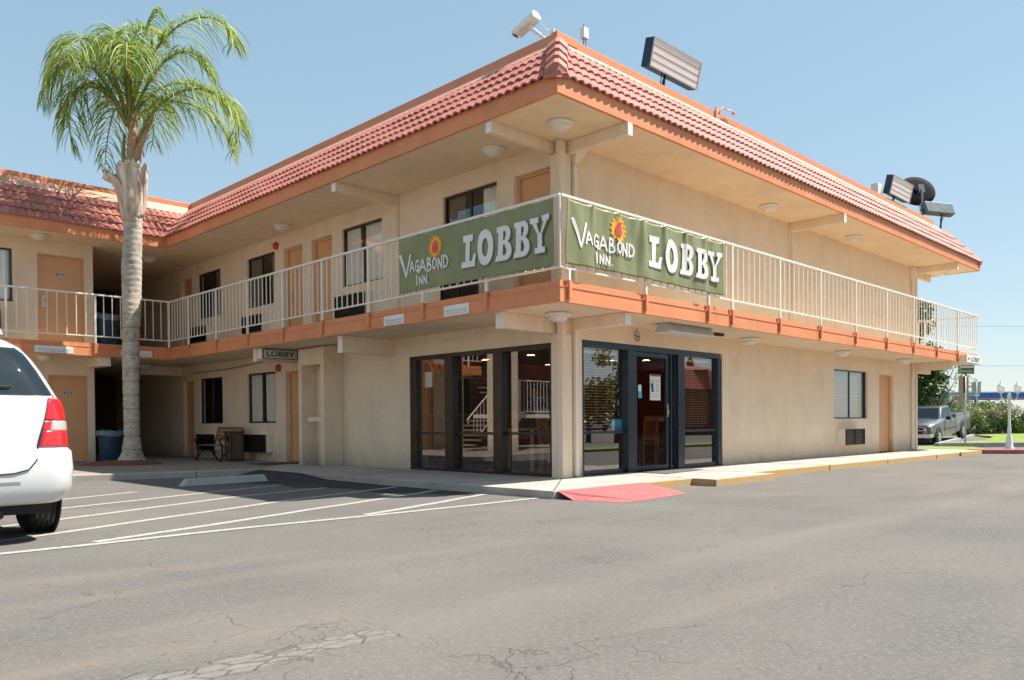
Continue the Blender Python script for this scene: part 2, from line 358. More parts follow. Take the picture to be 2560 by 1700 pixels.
# ------------------------------------------------------------------ mesh helpers
OFF = {}
class MB:
    def __init__(s): s.v = []; s.f = []; s.m = []; s.cur = 0
    def add(s, vs, fs):
        o = len(s.v); s.v += [tuple(v) for v in vs]; s.f += [tuple(i + o for i in f) for f in fs]; s.m += [s.cur] * len(fs); return s
    def mi(s, i): s.cur = i; return s
    def hexa(s, p):
        return s.add(p, [(0, 3, 2, 1), (4, 5, 6, 7), (0, 1, 5, 4), (1, 2, 6, 5), (2, 3, 7, 6), (3, 0, 4, 7)])
    def box(s, x0, x1, y0, y1, z0, z1):
        if x0 > x1: x0, x1 = x1, x0
        if y0 > y1: y0, y1 = y1, y0
        if z0 > z1: z0, z1 = z1, z0
        return s.hexa([(x0, y0, z0), (x1, y0, z0), (x1, y1, z0), (x0, y1, z0), (x0, y0, z1), (x1, y0, z1), (x1, y1, z1), (x0, y1, z1)])
    def obox(s, c, a, b, d):
        c, a, b, d = map(Vector, (c, a, b, d))
        return s.hexa([c - a - b - d, c + a - b - d, c + a + b - d, c - a + b - d, c - a - b + d, c + a - b + d, c + a + b + d, c - a + b + d])
    def quad(s, *p): return s.add(p, [tuple(range(len(p)))])
    def prism(s, poly, z0, z1):
        n = len(poly); f0 = (lambda p: z0) if not callable(z0) else z0; f1 = (lambda p: z1) if not callable(z1) else z1
        vs = [(p[0], p[1], f0(p)) for p in poly] + [(p[0], p[1], f1(p)) for p in poly]
        area = sum(poly[i][0] * poly[(i + 1) % n][1] - poly[(i + 1) % n][0] * poly[i][1] for i in range(n))
        fs = [tuple(range(n))[::-1], tuple(range(n, 2 * n))] + [(i, (i + 1) % n, n + (i + 1) % n, n + i) for i in range(n)]
        if area < 0: fs = [f[::-1] for f in fs]
        return s.add(vs, fs)
    def extrude(s, pts, vec):
        n = len(pts); vec = Vector(vec); vs = [Vector(p) for p in pts]; vs = vs + [p + vec for p in vs]
        return s.add(vs, [tuple(range(n))[::-1], tuple(range(n, 2 * n))] + [(i, (i + 1) % n, n + (i + 1) % n, n + i) for i in range(n)])
    def tube(s, pts, r, n=8, caps=True, flat=1.0):
        pts = [Vector(p) for p in pts]; rs = r if isinstance(r, (list, tuple)) else [r] * len(pts); o = len(s.v); prev = None
        for i, p in enumerate(pts):
            d = (pts[min(i + 1, len(pts) - 1)] - pts[max(i - 1, 0)]).normalized()
            if prev is None: u = d.orthogonal().normalized() if abs(d.z) > .9 else d.cross(Vector((0, 0, 1))).normalized()
            else: u = (prev - d * prev.dot(d)).normalized()
            prev = u; w_ = d.cross(u)
            for k in range(n):
                a = 2 * math.pi * k / n; s.v.append(tuple(p + u * math.cos(a) * rs[i] + w_ * math.sin(a) * rs[i] * flat))
        for i in range(len(pts) - 1):
            for k in range(n):
                a = o + i * n + k; b = o + i * n + (k + 1) % n; s.f.append((a, b, b + n, a + n)); s.m.append(s.cur)
        if caps:
            s.f.append(tuple(o + k for k in range(n))[::-1]); s.m.append(s.cur)
            e = o + (len(pts) - 1) * n; s.f.append(tuple(e + k for k in range(n))); s.m.append(s.cur)
        return s
    def lathe(s, prof, c=(0, 0, 0), n=24, axis='z', caps=True):
        o = len(s.v); c = Vector(c)
        for r, h in prof:
            for k in range(n):
                a = 2 * math.pi * k / n; x, y = r * math.cos(a), r * math.sin(a)
                p = {'z': (x, y, h), 'x': (h, x, y), 'y': (x, h, y)}[axis]; s.v.append(tuple(c + Vector(p)))
        for i in range(len(prof) - 1):
            for k in range(n):
                a = o + i * n + k; b = o + i * n + (k + 1) % n; s.f.append((a, b, b + n, a + n)); s.m.append(s.cur)
        if caps:
            s.f.append(tuple(o + k for k in range(n))[::-1]); e = o + (len(prof) - 1) * n; s.f.append(tuple(e + k for k in range(n))); s.m += [s.cur] * 2
        return s
    def transform(s, mtx, start=0):
        for i in range(start, len(s.v)): s.v[i] = tuple(mtx @ Vector(s.v[i]))
        return s
def tag(o, label=None, cat=None, group=None, kind=None):
    if label: o['label'] = label
    if cat: o['category'] = cat
    if group: o['group'] = group
    if kind: o['kind'] = kind
    return o
def thing(name, label, cat, loc=(0, 0, 0), group=None):
    o = bpy.data.objects.new(name, None); COL.objects.link(o); o.location = loc; o.empty_display_size = .1
    OFF[o.name] = Vector(loc); return tag(o, label, cat, group)
def mesh(name, mb, mats, smooth=False, bevel=0, off=Vector((0, 0, 0)), recalc=False):
    me = bpy.data.meshes.new(name)
    vs = [(v[0] - off[0], v[1] - off[1], v[2] - off[2]) for v in mb.v]
    me.from_pydata(vs, [], mb.f)
    if isinstance(mats, str): mats = [mats]
    for m in mats: me.materials.append(MATS[m])
    if len(mats) > 1: me.polygons.foreach_set('material_index', mb.m)
    if smooth: me.polygons.foreach_set('use_smooth', [True] * len(me.polygons))
    me.update()
    if recalc:
        import bmesh
        b = bmesh.new(); b.from_mesh(me); bmesh.ops.recalc_face_normals(b, faces=b.faces); b.to_mesh(me); b.free()
    return me
def part(name, mb, mats, parent=None, smooth=False, bevel=0, loc=None, label=None, sharp=None, recalc=False):
    if parent is not None: off = OFF[parent.name]
    else: off = Vector(loc) if loc is not None else Vector((0, 0, 0))
    me = mesh(name, mb, mats, smooth, off=off, recalc=recalc)
    o = bpy.data.objects.new(name, me); COL.objects.link(o)
    if parent is not None: o.parent = parent
    elif loc is not None: o.location = loc
    OFF[o.name] = off
    if label: o['label'] = label
    if bevel:
        bm_ = o.modifiers.new('bevel', 'BEVEL'); bm_.width = bevel; bm_.segments = 2; bm_.limit_method = 'ANGLE'; bm_.angle_limit = R(35)
    if sharp:
        me.set_sharp_from_angle(angle=R(sharp))
    return o
def solo(name, mb, mats, label, cat, loc=None, group=None, kind=None, **kw):
    o = part(name, mb, mats, None, loc=loc, **kw); return tag(o, label, cat, group, kind)
def struct(name, mb, mats, kind='structure', **kw):
    o = part(name, mb, mats, None, **kw); o['kind'] = kind; return o
def copy_tree(o, parent=None):
    c = o.copy(); COL.objects.link(c); c.parent = parent
    for ch in list(o.children): copy_tree(ch, c)
    return c
def text_mb(body, size=1.0, bold=0.0, width=None, height=None):
    """font outline as flat triangles in XY, origin at lower left"""
    cu = bpy.data.curves.new('t', 'FONT'); cu.body = body; cu.size = size; cu.offset = bold; cu.resolution_u = 3
    ob = bpy.data.objects.new('t', cu); COL.objects.link(ob)
    dg = bpy.context.evaluated_depsgraph_get(); me = bpy.data.meshes.new_from_object(ob.evaluated_get(dg))
    vs = [Vector(v.co) for v in me.vertices]; fs = [tuple(p.vertices) for p in me.polygons]
    bpy.data.objects.remove(ob); bpy.data.curves.remove(cu); bpy.data.meshes.remove(me)
    x0 = min(v.x for v in vs); x1 = max(v.x for v in vs); y0 = min(v.y for v in vs); y1 = max(v.y for v in vs)
    kx = width / (x1 - x0) if width else 1; ky = height / (y1 - y0) if height else (kx if width else 1)
    if not width and height: kx = ky
    return [((v.x - x0) * kx, (v.y - y0) * ky) for v in vs], fs
def put_text(mb, body, origin, u, v, width=None, height=None, bold=0.0, off=0.0):
    p, f = text_mb(body, 1.0, bold, width, height); o, u, v = Vector(origin), Vector(u), Vector(v); n = u.cross(v)
    return mb.add([o + u * a + v * b + n * off for a, b in p], f)

# wall with rectangular openings. axis 'x': plane x=val, facing -X ; axis 'y': plane y=val, facing -Y
def wall(mb, axis, val, a0, a1, z0, z1, holes):
    A = sorted({a0, a1} | {h[0] for h in holes} | {h[1] for h in holes}); Z = sorted({z0, z1} | {h[2] for h in holes} | {h[3] for h in holes})
    A = [a for a in A if a0 <= a <= a1]; Z = [z for z in Z if z0 <= z <= z1]
    P = (lambda a, z, d=0: (val + d, a, z)) if axis == 'x' else (lambda a, z, d=0: (a, val + d, z))
    def q(*p): mb.quad(*(p if axis == 'y' else p[::-1]))
    for i in range(len(A) - 1):
        for j in range(len(Z) - 1):
            ca, cz = (A[i] + A[i + 1]) / 2, (Z[j] + Z[j + 1]) / 2
            if any(h[0] < ca < h[1] and h[2] < cz < h[3] for h in holes): continue
            q(P(A[i], Z[j]), P(A[i + 1], Z[j]), P(A[i + 1], Z[j + 1]), P(A[i], Z[j + 1]))
    for h in holes:
        b0, b1, c0, c1 = h[:4]; d = h[4] if len(h) > 4 else .14
        q(P(b0, c0), P(b0, c1), P(b0, c1, d), P(b0, c0, d)); q(P(b1, c0, d), P(b1, c1, d), P(b1, c1), P(b1, c0))
        q(P(b0, c1), P(b1, c1), P(b1, c1, d), P(b0, c1, d)); q(P(b0, c0, d), P(b1, c0, d), P(b1, c0), P(b0, c0))

# ================================================================== GROUND
AZ = -0.10
def ground_h(x, y):
    t = [(-1e9, AZ), (17, AZ), (20, -.15), (24, -.22), (28, -.35), (33, -.35), (36.5, -.10), (60, -.17), (1e9, -.17)]
    d = x if y > -8 else x
    for (a, p), (b, q) in zip(t, t[1:]):
        if a <= d <= b:
            return p + (q - p) * (d - a) / (b - a)
xs = [-400, -60, -30, -14, -8, -4, 0, 4, 8, 12, 17, 18.5, 20, 22, 24, 26, 28, 30, 33, 34, 35, 36.5, 45, 60, 120, 300, 1500]
ys = [-900, -200, -60, -30, -12, -8, -6, -4, -2, 0, 2, 4, 8, 16, 40, 120, 1200]
g = MB(); g.v = [(x, y, ground_h(x, y)) for y in ys for x in xs]
g.f = [(j * len(xs) + i, j * len(xs) + i + 1, (j + 1) * len(xs) + i + 1, (j + 1) * len(xs) + i) for j in range(len(ys) - 1) for i in range(len(xs) - 1)]
g.m = [0] * len(g.f); struct('parking_lot', g, 'asphalt')
# sidewalk slabs (top z = 0)
b = MB()
b.prism([(-1.85, -1.50), (-0.03, -1.50), (-0.03, -1.43), (15.75, -1.43), (15.9, 4), (15.9, 14), (0.05, 14), (0.05, 8), (-1.85, 6.1)], -.3, 0)
struct('sidewalk', b, 'concrete', bevel=.012)
b = MB(); b.prism([(-1.853, 6.1), (0.05, 8.0), (0.05, 20.5), (-16, 20.5), (-16, 9.7), (-5.04, 6.93), (-2.0, 6.12)], -.3, -.004)
struct('court_paving', b, 'concrete_court')
# pale kerb along the court
b = MB()
kp = [(-1.85, 5.98), (-2.95, 6.24), (-5.1, 6.80), (-9, 7.85), (-16, 9.7)]
for i in range(len(kp) - 1):
    (ax, ay), (bx, by) = kp[i], kp[i + 1]; d = Vector((bx - ax, by - ay, 0)).normalized(); n = Vector((d.y, -d.x, 0))
    if n.y < 0: n = -n
    e = .006
    b.prism([(ax + d.x * e, ay + d.y * e), (bx - d.x * e, by - d.y * e), (bx - d.x * e + n.x * .16, by - d.y * e + n.y * .16), (ax + d.x * e + n.x * .16, ay + d.y * e + n.y * .16)], -.25, .012)
struct('court_kerb', b, 'concrete', bevel=.015)
# expansion joints in the sidewalk as thin dark strips
b = MB()
for x in (1.14, 3.0, 6.0, 9.0, 12.0): b.box(x - .006, x + .006, -1.42, -.02, 0, .003)
for y in (.4, 3.1): b.box(-1.84, -.02, y - .006, y + .006, 0, .003)
b.prism([(-1.83, -1.47), (-.05, -.02), (-.04, -.035), (-1.82, -1.485)], 0, .003)
struct('pavement_joint', b, 'grate_mat')
# yellow kerb, thicker painted block, red ramp, red kerb
b = MB(); b.prism([(1.14, -1.945), (2.93, -1.915), (2.955, -1.50), (1.14, -1.50)], -.25, .002)
b.box(-.03, 15.6, -1.50, -1.43, -.25, .001); struct('sidewalk_edge', b, 'concrete', bevel=.01)
b = MB(); random.seed(3)
b.box(-.03, 1.13, -1.565, -1.502, -.25, .004); b.prism([(1.13, -1.968), (2.94, -1.938), (2.94, -1.905), (1.13, -1.935)], -.25, .005); b.box(1.12, 1.138, -1.93, -1.567, -.25, .004)
for x0, x1 in [(2.97, 5.9), (5.91, 8.8), (8.81, 11.9), (11.91, 13.6), (13.78, 15.6)]:
    b.prism([(x0, -1.535 - random.random() * .02), (x1, -1.535), (x1, -1.502), (x0, -1.502)], -.25, .003)
struct('yellow_kerb', b, 'yellow_paint', bevel=.012)
b = MB(); rp = [(-1.80, -1.506, .003), (-.035, -1.506, .003), (-.03, -1.60, -.005), (-.09, -2.27, -.0975), (-.7, -2.36, -.0975), (-1.3, -2.42, -.0975), (-1.68, -2.38, -.0975), (-1.83, -1.80, -.0975)]
b.quad(rp[0], rp[7], (-1.70, -1.75, -.055)); b.quad(rp[7], rp[6], (-1.70, -1.75, -.055)); b.quad(rp[0], (-1.70, -1.75, -.055), rp[6], rp[5]); b.quad(rp[0], rp[5], rp[4]); b.quad(rp[0], rp[4], rp[1]); b.quad(rp[1], rp[4], rp[3]); b.quad(rp[1], rp[3], rp[2])
struct('red_ramp', b, 'red_paint', recalc=True)
b = MB()
b.prism([(15.62, -1.56), (16.3, -2.6), (17.2, -4.6), (17.5, -4.5), (16.62, -2.45), (15.95, -1.1), (15.7, -1.2)], -.3, .02)
struct('red_kerb', b, 'red_paint', bevel=.02)
# newer asphalt patch, coloured darker to deepen the shadow, ramps up against the sidewalk
b = MB()
P = [(-1.86, 6.05, -.002), (-1.86, 4.5, -.008), (-1.86, 3.6, -.085), (-1.86, 2.0, -.0985), (-1.862, -.4, -.0985), (-2.2, -.5, -.0985), (-2.35, .3, -.0985), (-2.75, .9, -.0985), (-2.6, 1.9, -.0985), (-3.05, 2.6, -.0985), (-2.8, 3.5, -.0985), (-3.3, 4.4, -.0985), (-2.6, 5.0, -.0985), (-2.35, 5.9, -.090)]
c0 = (-2.25, 3.3, -.0983)
for i in range(len(P)): b.quad(c0, P[i], P[(i + 1) % len(P)])
struct('asphalt_patch', b, 'new_asphalt_shade', recalc=True)
# painted hatching of the no-parking zone
def stripe(mb, pts, w_=.05, z=AZ + .003):
    q_ = [pts[0]]; rw = random.Random(len(mb.v) + 1)
    for (ax, ay), (bx, by) in zip(pts, pts[1:]):
        n_ = max(1, int(math.hypot(bx - ax, by - ay) / .45))
        q_ += [(ax + (bx - ax) * k / n_ + rw.uniform(-.012, .012), ay + (by - ay) * k / n_ + rw.uniform(-.014, .014)) for k in range(1, n_ + 1)]
    pts = q_
    for i in range(len(pts) - 1):
        a, c = Vector((*pts[i], 0)), Vector((*pts[i + 1], 0)); d = (c - a).normalized(); n = Vector((-d.y, d.x, 0)) * w_
        p, q = (a + n), (a - n); r_, s_ = (c - n), (c + n)
        mb.quad((q.x, q.y, z), (r_.x, r_.y, z), (s_.x, s_.y, z), (p.x, p.y, z))
b = MB()
stripe(b, [(-6.9, 2.86), (-5.885, 3.291)]); stripe(b, [(-5.88, 3.293), (-4.919, 3.708)])
b2 = MB()
lines = [[(-6.95, 2.86), (-5.885, 3.291), (-4.919, 3.708)], [(-8.2, 1.27), (-6.244, 2.051), (-4.184, 2.845), (-2.906, 3.27)], [(-8.3, .17), (-6.611, .858), (-4.469, 1.802), (-2.72, 2.28)],
         [(-8.9, -1.1), (-7.203, -.394), (-4.342, .803), (-1.95, 1.58)], [(-7.0, -1.16), (-6.348, -.956), (-4.0, -.10), (-1.95, .62)], [(-4.389, -1.17), (-3.0, -.72), (-1.95, -.34)]]
for i, l in enumerate(lines): stripe(b2, l, .055, AZ + .003)
stripe(b2, [(-11.5, -1.45), (-7.693, -1.302), (-5.743, -1.25), (-4.34, -1.30), (-1.90, -1.27)], .055, AZ + .0045)
struct('painted_line', b2, 'line_paint')
# front lawn, island lawn and far kerbs
def drape(poly, dz, n=1): return [(x, y, ground_h(x, y) + dz) for x, y in poly]
b = MB(); b.prism([(15.92, .35), (17.6, -.95), (18.4, -.9), (22.6, .6), (22.0, 2.3), (20, 9), (15.92, 9)], lambda p: ground_h(*p) - .1, lambda p: -.045 if p[0] < 20 else ground_h(*p) + .08)
o = struct('lawn', b, 'grass', kind='stuff')
b = MB(); b.prism([(28.6, 3.75), (31.3, 1.0), (37, -4.2), (60, -14), (60, 2), (42.2, 5.9), (33.5, 3.0), (30.2, 3.9)], lambda p: ground_h(*p) - .1, lambda p: ground_h(*p) + .16)
b = MB()
iv = [(28.75, 3.72), (31.3, 1.15), (37, -4.2), (60, -14), (60, 2), (42.4, 6.0), (36.5, 3.55), (33.0, 3.1), (30.0, 3.45)]
zz = [-.17, -.17, -.05, -.05, -.05, .0, -.02, -.14, -.16]
b.add([(x, y, z) for (x, y), z in zip(iv, zz)] + [(38, 1.5, .0)], [(i, (i + 1) % 9, 9) for i in range(9)])
struct('island_lawn', b, 'grass', kind='stuff')
b = MB()
def kerb(mb, a, c, w_=.18, z0=-.5, z1a=0, z1b=0):
    a, c = Vector((*a, 0)), Vector((*c, 0)); d = (c - a).normalized(); n = Vector((-d.y, d.x, 0)) * w_
    p = [a, c, c + n, a + n]; zt = [z1a, z1b, z1b, z1a]
    mb.hexa([(q.x, q.y, z0) for q in p] + [(q.x, q.y, z) for q, z in zip(p, zt)])
kerb(b, (28.5, 3.7), (31.2, 1.0), .2, -.5, -.16, -.16); kerb(b, (31.21, .99), (37, -4.4), .2, -.5, -.16, -.02); kerb(b, (42.4, 6.2), (28.5, 3.75), .2, -.5, .01, -.16)
struct('island_kerb', b, 'kerb_grey')
# mulch bed round the palm
b = MB(); random.seed(11); rings = [(0, .085), (.35, .08), (.62, .045), (.85, -.002)]
o_ = []; cx, cy = -2.75, 10.45
for r_, z in rings:
    for k in range(28):
        a = 2 * math.pi * k / 28; rr = r_ * (1 + .08 * math.sin(3 * a) + random.uniform(-.03, .03))
        o_.append((cx + rr * math.cos(a), cy + rr * math.sin(a) * .9, z + random.uniform(-.008, .008) * (r_ > 0)))
b.add(o_, [(i * 28 + k, i * 28 + (k + 1) % 28, (i + 1) * 28 + (k + 1) % 28, (i + 1) * 28 + k) for i in range(3) for k in range(28)])
struct('mulch_bed', b, 'mulch', kind='stuff', recalc=True)
# wheel stop
b = MB(); L0, L1 = Vector((-4.08, 4.22, 0)), Vector((-2.62, 4.30, 0)); d = (L1 - L0); n = Vector((-d.y, d.x, 0)).normalized(); dn = d.normalized()
pr = [(-.09, -.10), (-.065, .015), (.065, .015), (.09, -.10)]
def pt(base, a, z): q = base + n * a; return (q.x, q.y, z)
b.add([pt(L0, *pr[0]), pt(L0 + dn * .09, *pr[1]), pt(L0 + dn * .09, *pr[2]), pt(L0, *pr[3]), pt(L1, *pr[0]), pt(L1 - dn * .05, *pr[1]), pt(L1 - dn * .05, *pr[2]), pt(L1, *pr[3])], [(0, 1, 2, 3), (4, 7, 6, 5), (0, 4, 5, 1), (1, 5, 6, 2), (2, 6, 7, 3), (3, 7, 4, 0)])
solo('wheel_stop', b, 'wheel_stop', 'chipped concrete wheel stop lying on the asphalt before the court kerb', 'wheel stop', loc=(-3.35, 4.26, AZ), bevel=.012, recalc=True)

# ================================================================== MOTEL
WY = 12.45; WX = -2.70
motel = thing('motel', 'two storey beige stucco motel with red tiled roof, orange trim and lobby windows', 'motel', (0, 0, 0))
OFF[motel.name] = Vector((0, 0, 0))
upz = (3.63, 4.81); loz = (.885, 2.065)
winsX = [(11.50, 12.85, *upz), (8.74, 10.08, *upz), (4.59, 5.97, *upz), (1.40, 2.77, *upz), (11.46, 12.82, *loz), (8.76, 10.14, *loz)]
doorsX = [(13.22, 13.9, 2.73, 4.78), (7.53, 8.32, 2.73, 4.78), (6.34, 7.15, 2.73, 4.78), (.19, 1.0, 2.73, 4.78), (13.17, 13.83, .0, 2.03), (7.35, 8.30, .0, 2.03)]
b = MB()
wall(b, 'x', 0, 0, 24, -.1, 5.3, [(*h, .16) for h in winsX] + [(*h, .15) for h in doorsX] + [(.22, 3.77, 0, 2.075, .10)])
part('wall', b, 'stucco', motel)
b = MB()
wall(b, 'y', 0, 0, 14.96, -.1, 5.3, [(.47, 4.63, 0, 2.14, .13), (9.64, 11.62, .89, 2.07, .12), (12.38, 13.36, 0, 2.04, .13)])
b.quad((14.96, 0, -.1), (14.96, 24, -.1), (14.96, 24, 5.3), (14.96, 0, 5.3))
part('wall', b, 'stucco', motel)
# wing
winsW = [(-6.15, -4.37, *upz), (-6.15, -4.37, *loz)]
doorsW = [(-3.88, -2.90 - .0, 2.73, 4.79), (-3.69, -2.86, 0, 2.03), (-7.5, -6.6, 2.73, 4.79), (-7.5, -6.6, 0, 2.03)]
b = MB(); wall(b, 'y', WY, -8.8, WX, -.1, 5.3, [(*h, .12) for h in winsW] + [(*h, .05) for h in doorsW])
b.quad((WX, WY, -.1), (WX, 24, -.1), (WX, 24, 5.3), (WX, WY, 5.3))
part('wall', b, 'stucco', motel)
b = MB(); b.quad((WX, 19, -.1), (0, 19, -.1), (0, 19, 5.3), (WX, 19, 5.3)); part('passage_wall', b, 'shade_dark_wall', motel)  # end wall coloured near black for the passage's shade
b = MB(); b.quad((-16, 13.6, -.1), (-8.8, 13.6, -.1), (-8.8, 13.6, 5.3), (-16, 13.6, 5.3)); b.quad((-8.8, 13.6, -.1), (-8.8, WY, -.1), (-8.8, WY, 5.3), (-8.8, 13.6, 5.3)); part('added_recess_wall', b, 'shade_dark_wall', motel)  # added dark walls, unseen directly, so the court glass mirrors darkness
# body behind (keeps light out, visible from the side only)
b = MB(); b.quad((14.96, 24, -.1), (-16, 24, -.1), (-16, 24, 5.3), (14.96, 24, 5.3)); b.quad((-16, 24, -.1), (-16, WY, -.1), (-16, WY, 5.3), (-16, 24, 5.3))
part('wall', b, 'stucco', motel)
# balcony slab between the floors
b = MB(); b.prism([(-16, 13.61), (-8.8, 13.61), (-8.8, 11.57), (-1.22, 11.57), (-1.22, -1.06), (16.80, -1.06), (16.80, 23.9), (-16, 23.9)], 2.436, 2.715)
part('balcony_slab', b, 'soffit_stucco', motel)
# orange fascia: lower board proud of a thinner upper strip
def fascia(parent, path, z0, zl, z1, th, lower_out):
    """path: outer corner points (x,y) in order; boards sit inside it"""
    b = MB()
    for (ax, ay), (bx, by) in zip(path, path[1:]):
        if abs(ax - bx) < 1e-6: b.box(ax, ax + th, min(ay, by), max(ay, by), z0, zl)
        else: b.box(min(ax, bx), max(ax, bx), ay, ay + th, z0, zl)
    return b
OX, OY = -1.268, -1.104
b = MB()
b.box(OX, OX + .045, OY + .045, 11.54 + .045, 2.432, 2.632); b.box(OX, 16.85, OY, OY + .045, 2.432, 2.632)
b.box(-8.8, OX, 11.54, 11.585, 2.432, 2.632)
part('fascia', b, 'orange_paint', motel, bevel=.003)
b = MB()
b.box(OX + .02, OX + .05, OY + .05, 11.54 + .02, 2.634, 2.722); b.box(OX + .02, 16.83, OY + .02, OY + .05, 2.634, 2.722)
b.box(-8.8, OX + .05, 11.56, 11.59, 2.634, 2.722)
b.box(16.805, 16.84, OY + .05, 14, 2.44, 2.722)
part('fascia', b, 'orange_paint', motel, bevel=.003)
b = MB()
b.box(OX - .008, OX + .02, OY - .008, 11.54, 2.628, 2.640); b.box(OX + .02, 16.85, OY - .008, OY + .02, 2.628, 2.640); b.box(-8.8, OX - .008, 11.532, 11.56, 2.628, 2.640)
part('fascia_ledge', b, 'orange_flash', motel)
# roof slab soffit + orange eave fascia
EX, EY, EXR, EYW = -1.386, -1.185, 16.715, 11.46
b = MB(); b.prism([(-16, EYW + .04), (EX + .04, EYW + .04), (EX + .04, EY + .04), (EXR - .04, EY + .04), (EXR - .04, 23.9), (-16, 23.9)], 5.110, 5.34)
part('soffit', b, 'soffit_stucco', motel)
b = MB()
b.box(EX, EX + .05, EY + .05, EYW + .05, 5.103, 5.357); b.box(EX, EXR, EY, EY + .05, 5.103, 5.357); b.box(-16, EX, EYW, EYW + .05, 5.103, 5.357); b.box(EXR - .05, EXR, EY + .05, 23.9, 5.103, 5.357)
part('eave_fascia', b, 'orange_paint', motel, bevel=.003)
# flat roof deck
b = MB(); b.prism([(-16, 12.62), (-.10, 12.62), (-.10, 0.0), (15.4, 0.0), (15.4, 23.8), (-16, 23.8)], 6.0, 6.28)
part('roof_deck', b, 'grate_mat', motel)
for x in (1.9, 5.6, 9.2, 12.9):
    b = MB(); b.box(x - .003, x + .003, EY - .0015, EY + .01, 5.106, 5.355); part('board_joint', b, 'jamb_paint', motel)
    b = MB(); b.box(x + .7, x + .706, OY - .0015, OY + .01, 2.436, 2.626); part('board_joint', b, 'jamb_paint', motel)
for y in (3.3, 7.4): b = MB(); b.box(EX - .0015, EX + .01, y, y + .006, 5.106, 5.355); part('board_joint', b, 'jamb_paint', motel)
# mansard tiles: corrugated courses
PITCH = .155; AMP = .022
def tile_strip(mb, P0, P1, Q0, Q1, udir, out, ncourse=4, lip=.035):
    """P0,P1: eave ends; Q0,Q1: top ends (3D). udir: unit vector along eave; out: outward horizontal unit"""
    P0, P1, Q0, Q1, udir, out = map(Vector, (P0, P1, Q0, Q1, udir, out))
    upv = (Q0 - P0); upv -= udir * upv.dot(udir); nrm = udir.cross(upv).normalized()
    if nrm.z < 0: nrm = -nrm
    org = P0; ua0, ub0 = 0, (P1 - P0).dot(udir); ua1, ub1 = (Q0 - P0).dot(udir), (Q1 - P0).dot(udir)
    step = PITCH / 8; umin, umax = min(ua0, ua1), max(ub0, ub1); n = int((umax - umin) / step) + 1
    for c in range(ncourse):
        v0, v1 = c / ncourse, (c + 1) / ncourse + .02
        rows = []
        for v, hgt in ((v0, lip), (v1, 0.004)):
            row = []
            for i in range(n + 1):
                u = umin + i * step; ua = ua0 + (ua1 - ua0) * v; ub = ub0 + (ub1 - ub0) * v; uc = min(max(u, ua), ub)
                ph = 2 * math.pi * uc / PITCH; wv = AMP * (abs(math.cos(ph / 2)) * 1.6 - .8)
                jit = .003 * math.sin(uc * 3.1 + c * 1.7)
                row.append(org + udir * uc + upv * v + nrm * (wv + hgt + jit + .012))
            rows.append(row)
        low = [p - nrm * (lip * .8) for p in rows[0]]
        under = [p - nrm * (lip * .8) + upv * .04 for p in rows[0]]
        o = len(mb.v); mb.v += [tuple(p) for p in under + low + rows[0] + rows[1]]; m_ = n + 1
        for k in range(3):
            for i in range(n):
                a = o + k * m_ + i
                f = (a, a + 1, a + m_ + 1, a + m_)
                mb.f.append(f); mb.m.append(0)
TX, TY, TXR, TYW = EX - .035, EY - .012, EXR + .02, EYW - .012
tx, ty, txr, tyw = -.60, -.50, 15.98, 12.22
ZE, ZT = 5.318, 6.165
b = MB()
tile_strip(b, (TX, TY, ZE), (TXR, TY, ZE), (tx, ty, ZT), (txr, ty, ZT), (1, 0, 0), (0, -1, 0))
tile_strip(b, (TX, TYW, ZE), (TX, TY, ZE), (tx, tyw, ZT), (tx, ty, ZT), (0, -1, 0), (-1, 0, 0))
tile_strip(b, (-16, TYW, ZE), (TX, TYW, ZE), (-16, tyw, ZT), (tx, tyw, ZT), (1, 0, 0), (0, -1, 0))
tile_strip(b, (TXR, TY, ZE), (TXR, 23.8, ZE), (txr, ty, ZT), (txr, 23.8, ZT), (0, 1, 0), (1, 0, 0))
roof = part('tiled_roof', b, 'clay_tile', motel, smooth=True, sharp=38)
# backing board under tiles
b = MB()
b.quad((EX, EY, 5.345), (EXR, EY, 5.345), (txr, ty + .02, ZT - .02), (tx + .02, ty + .02, ZT - .02)); b.quad((EX, EYW, 5.345), (EX, EY, 5.345), (tx + .02, ty + .02, ZT - .02), (tx + .02, tyw + .02, ZT - .02))
b.quad((-16, EYW, 5.345), (EX, EYW, 5.345), (tx + .02, tyw + .02, ZT - .02), (-16, tyw + .02, ZT - .02)); b.quad((EXR, EY, 5.345), (EXR, 23.8, 5.345), (txr - .02, 23.8, ZT - .02), (txr - .02, ty + .02, ZT - .02))
part('roof_board', b, 'brown_frame', motel)
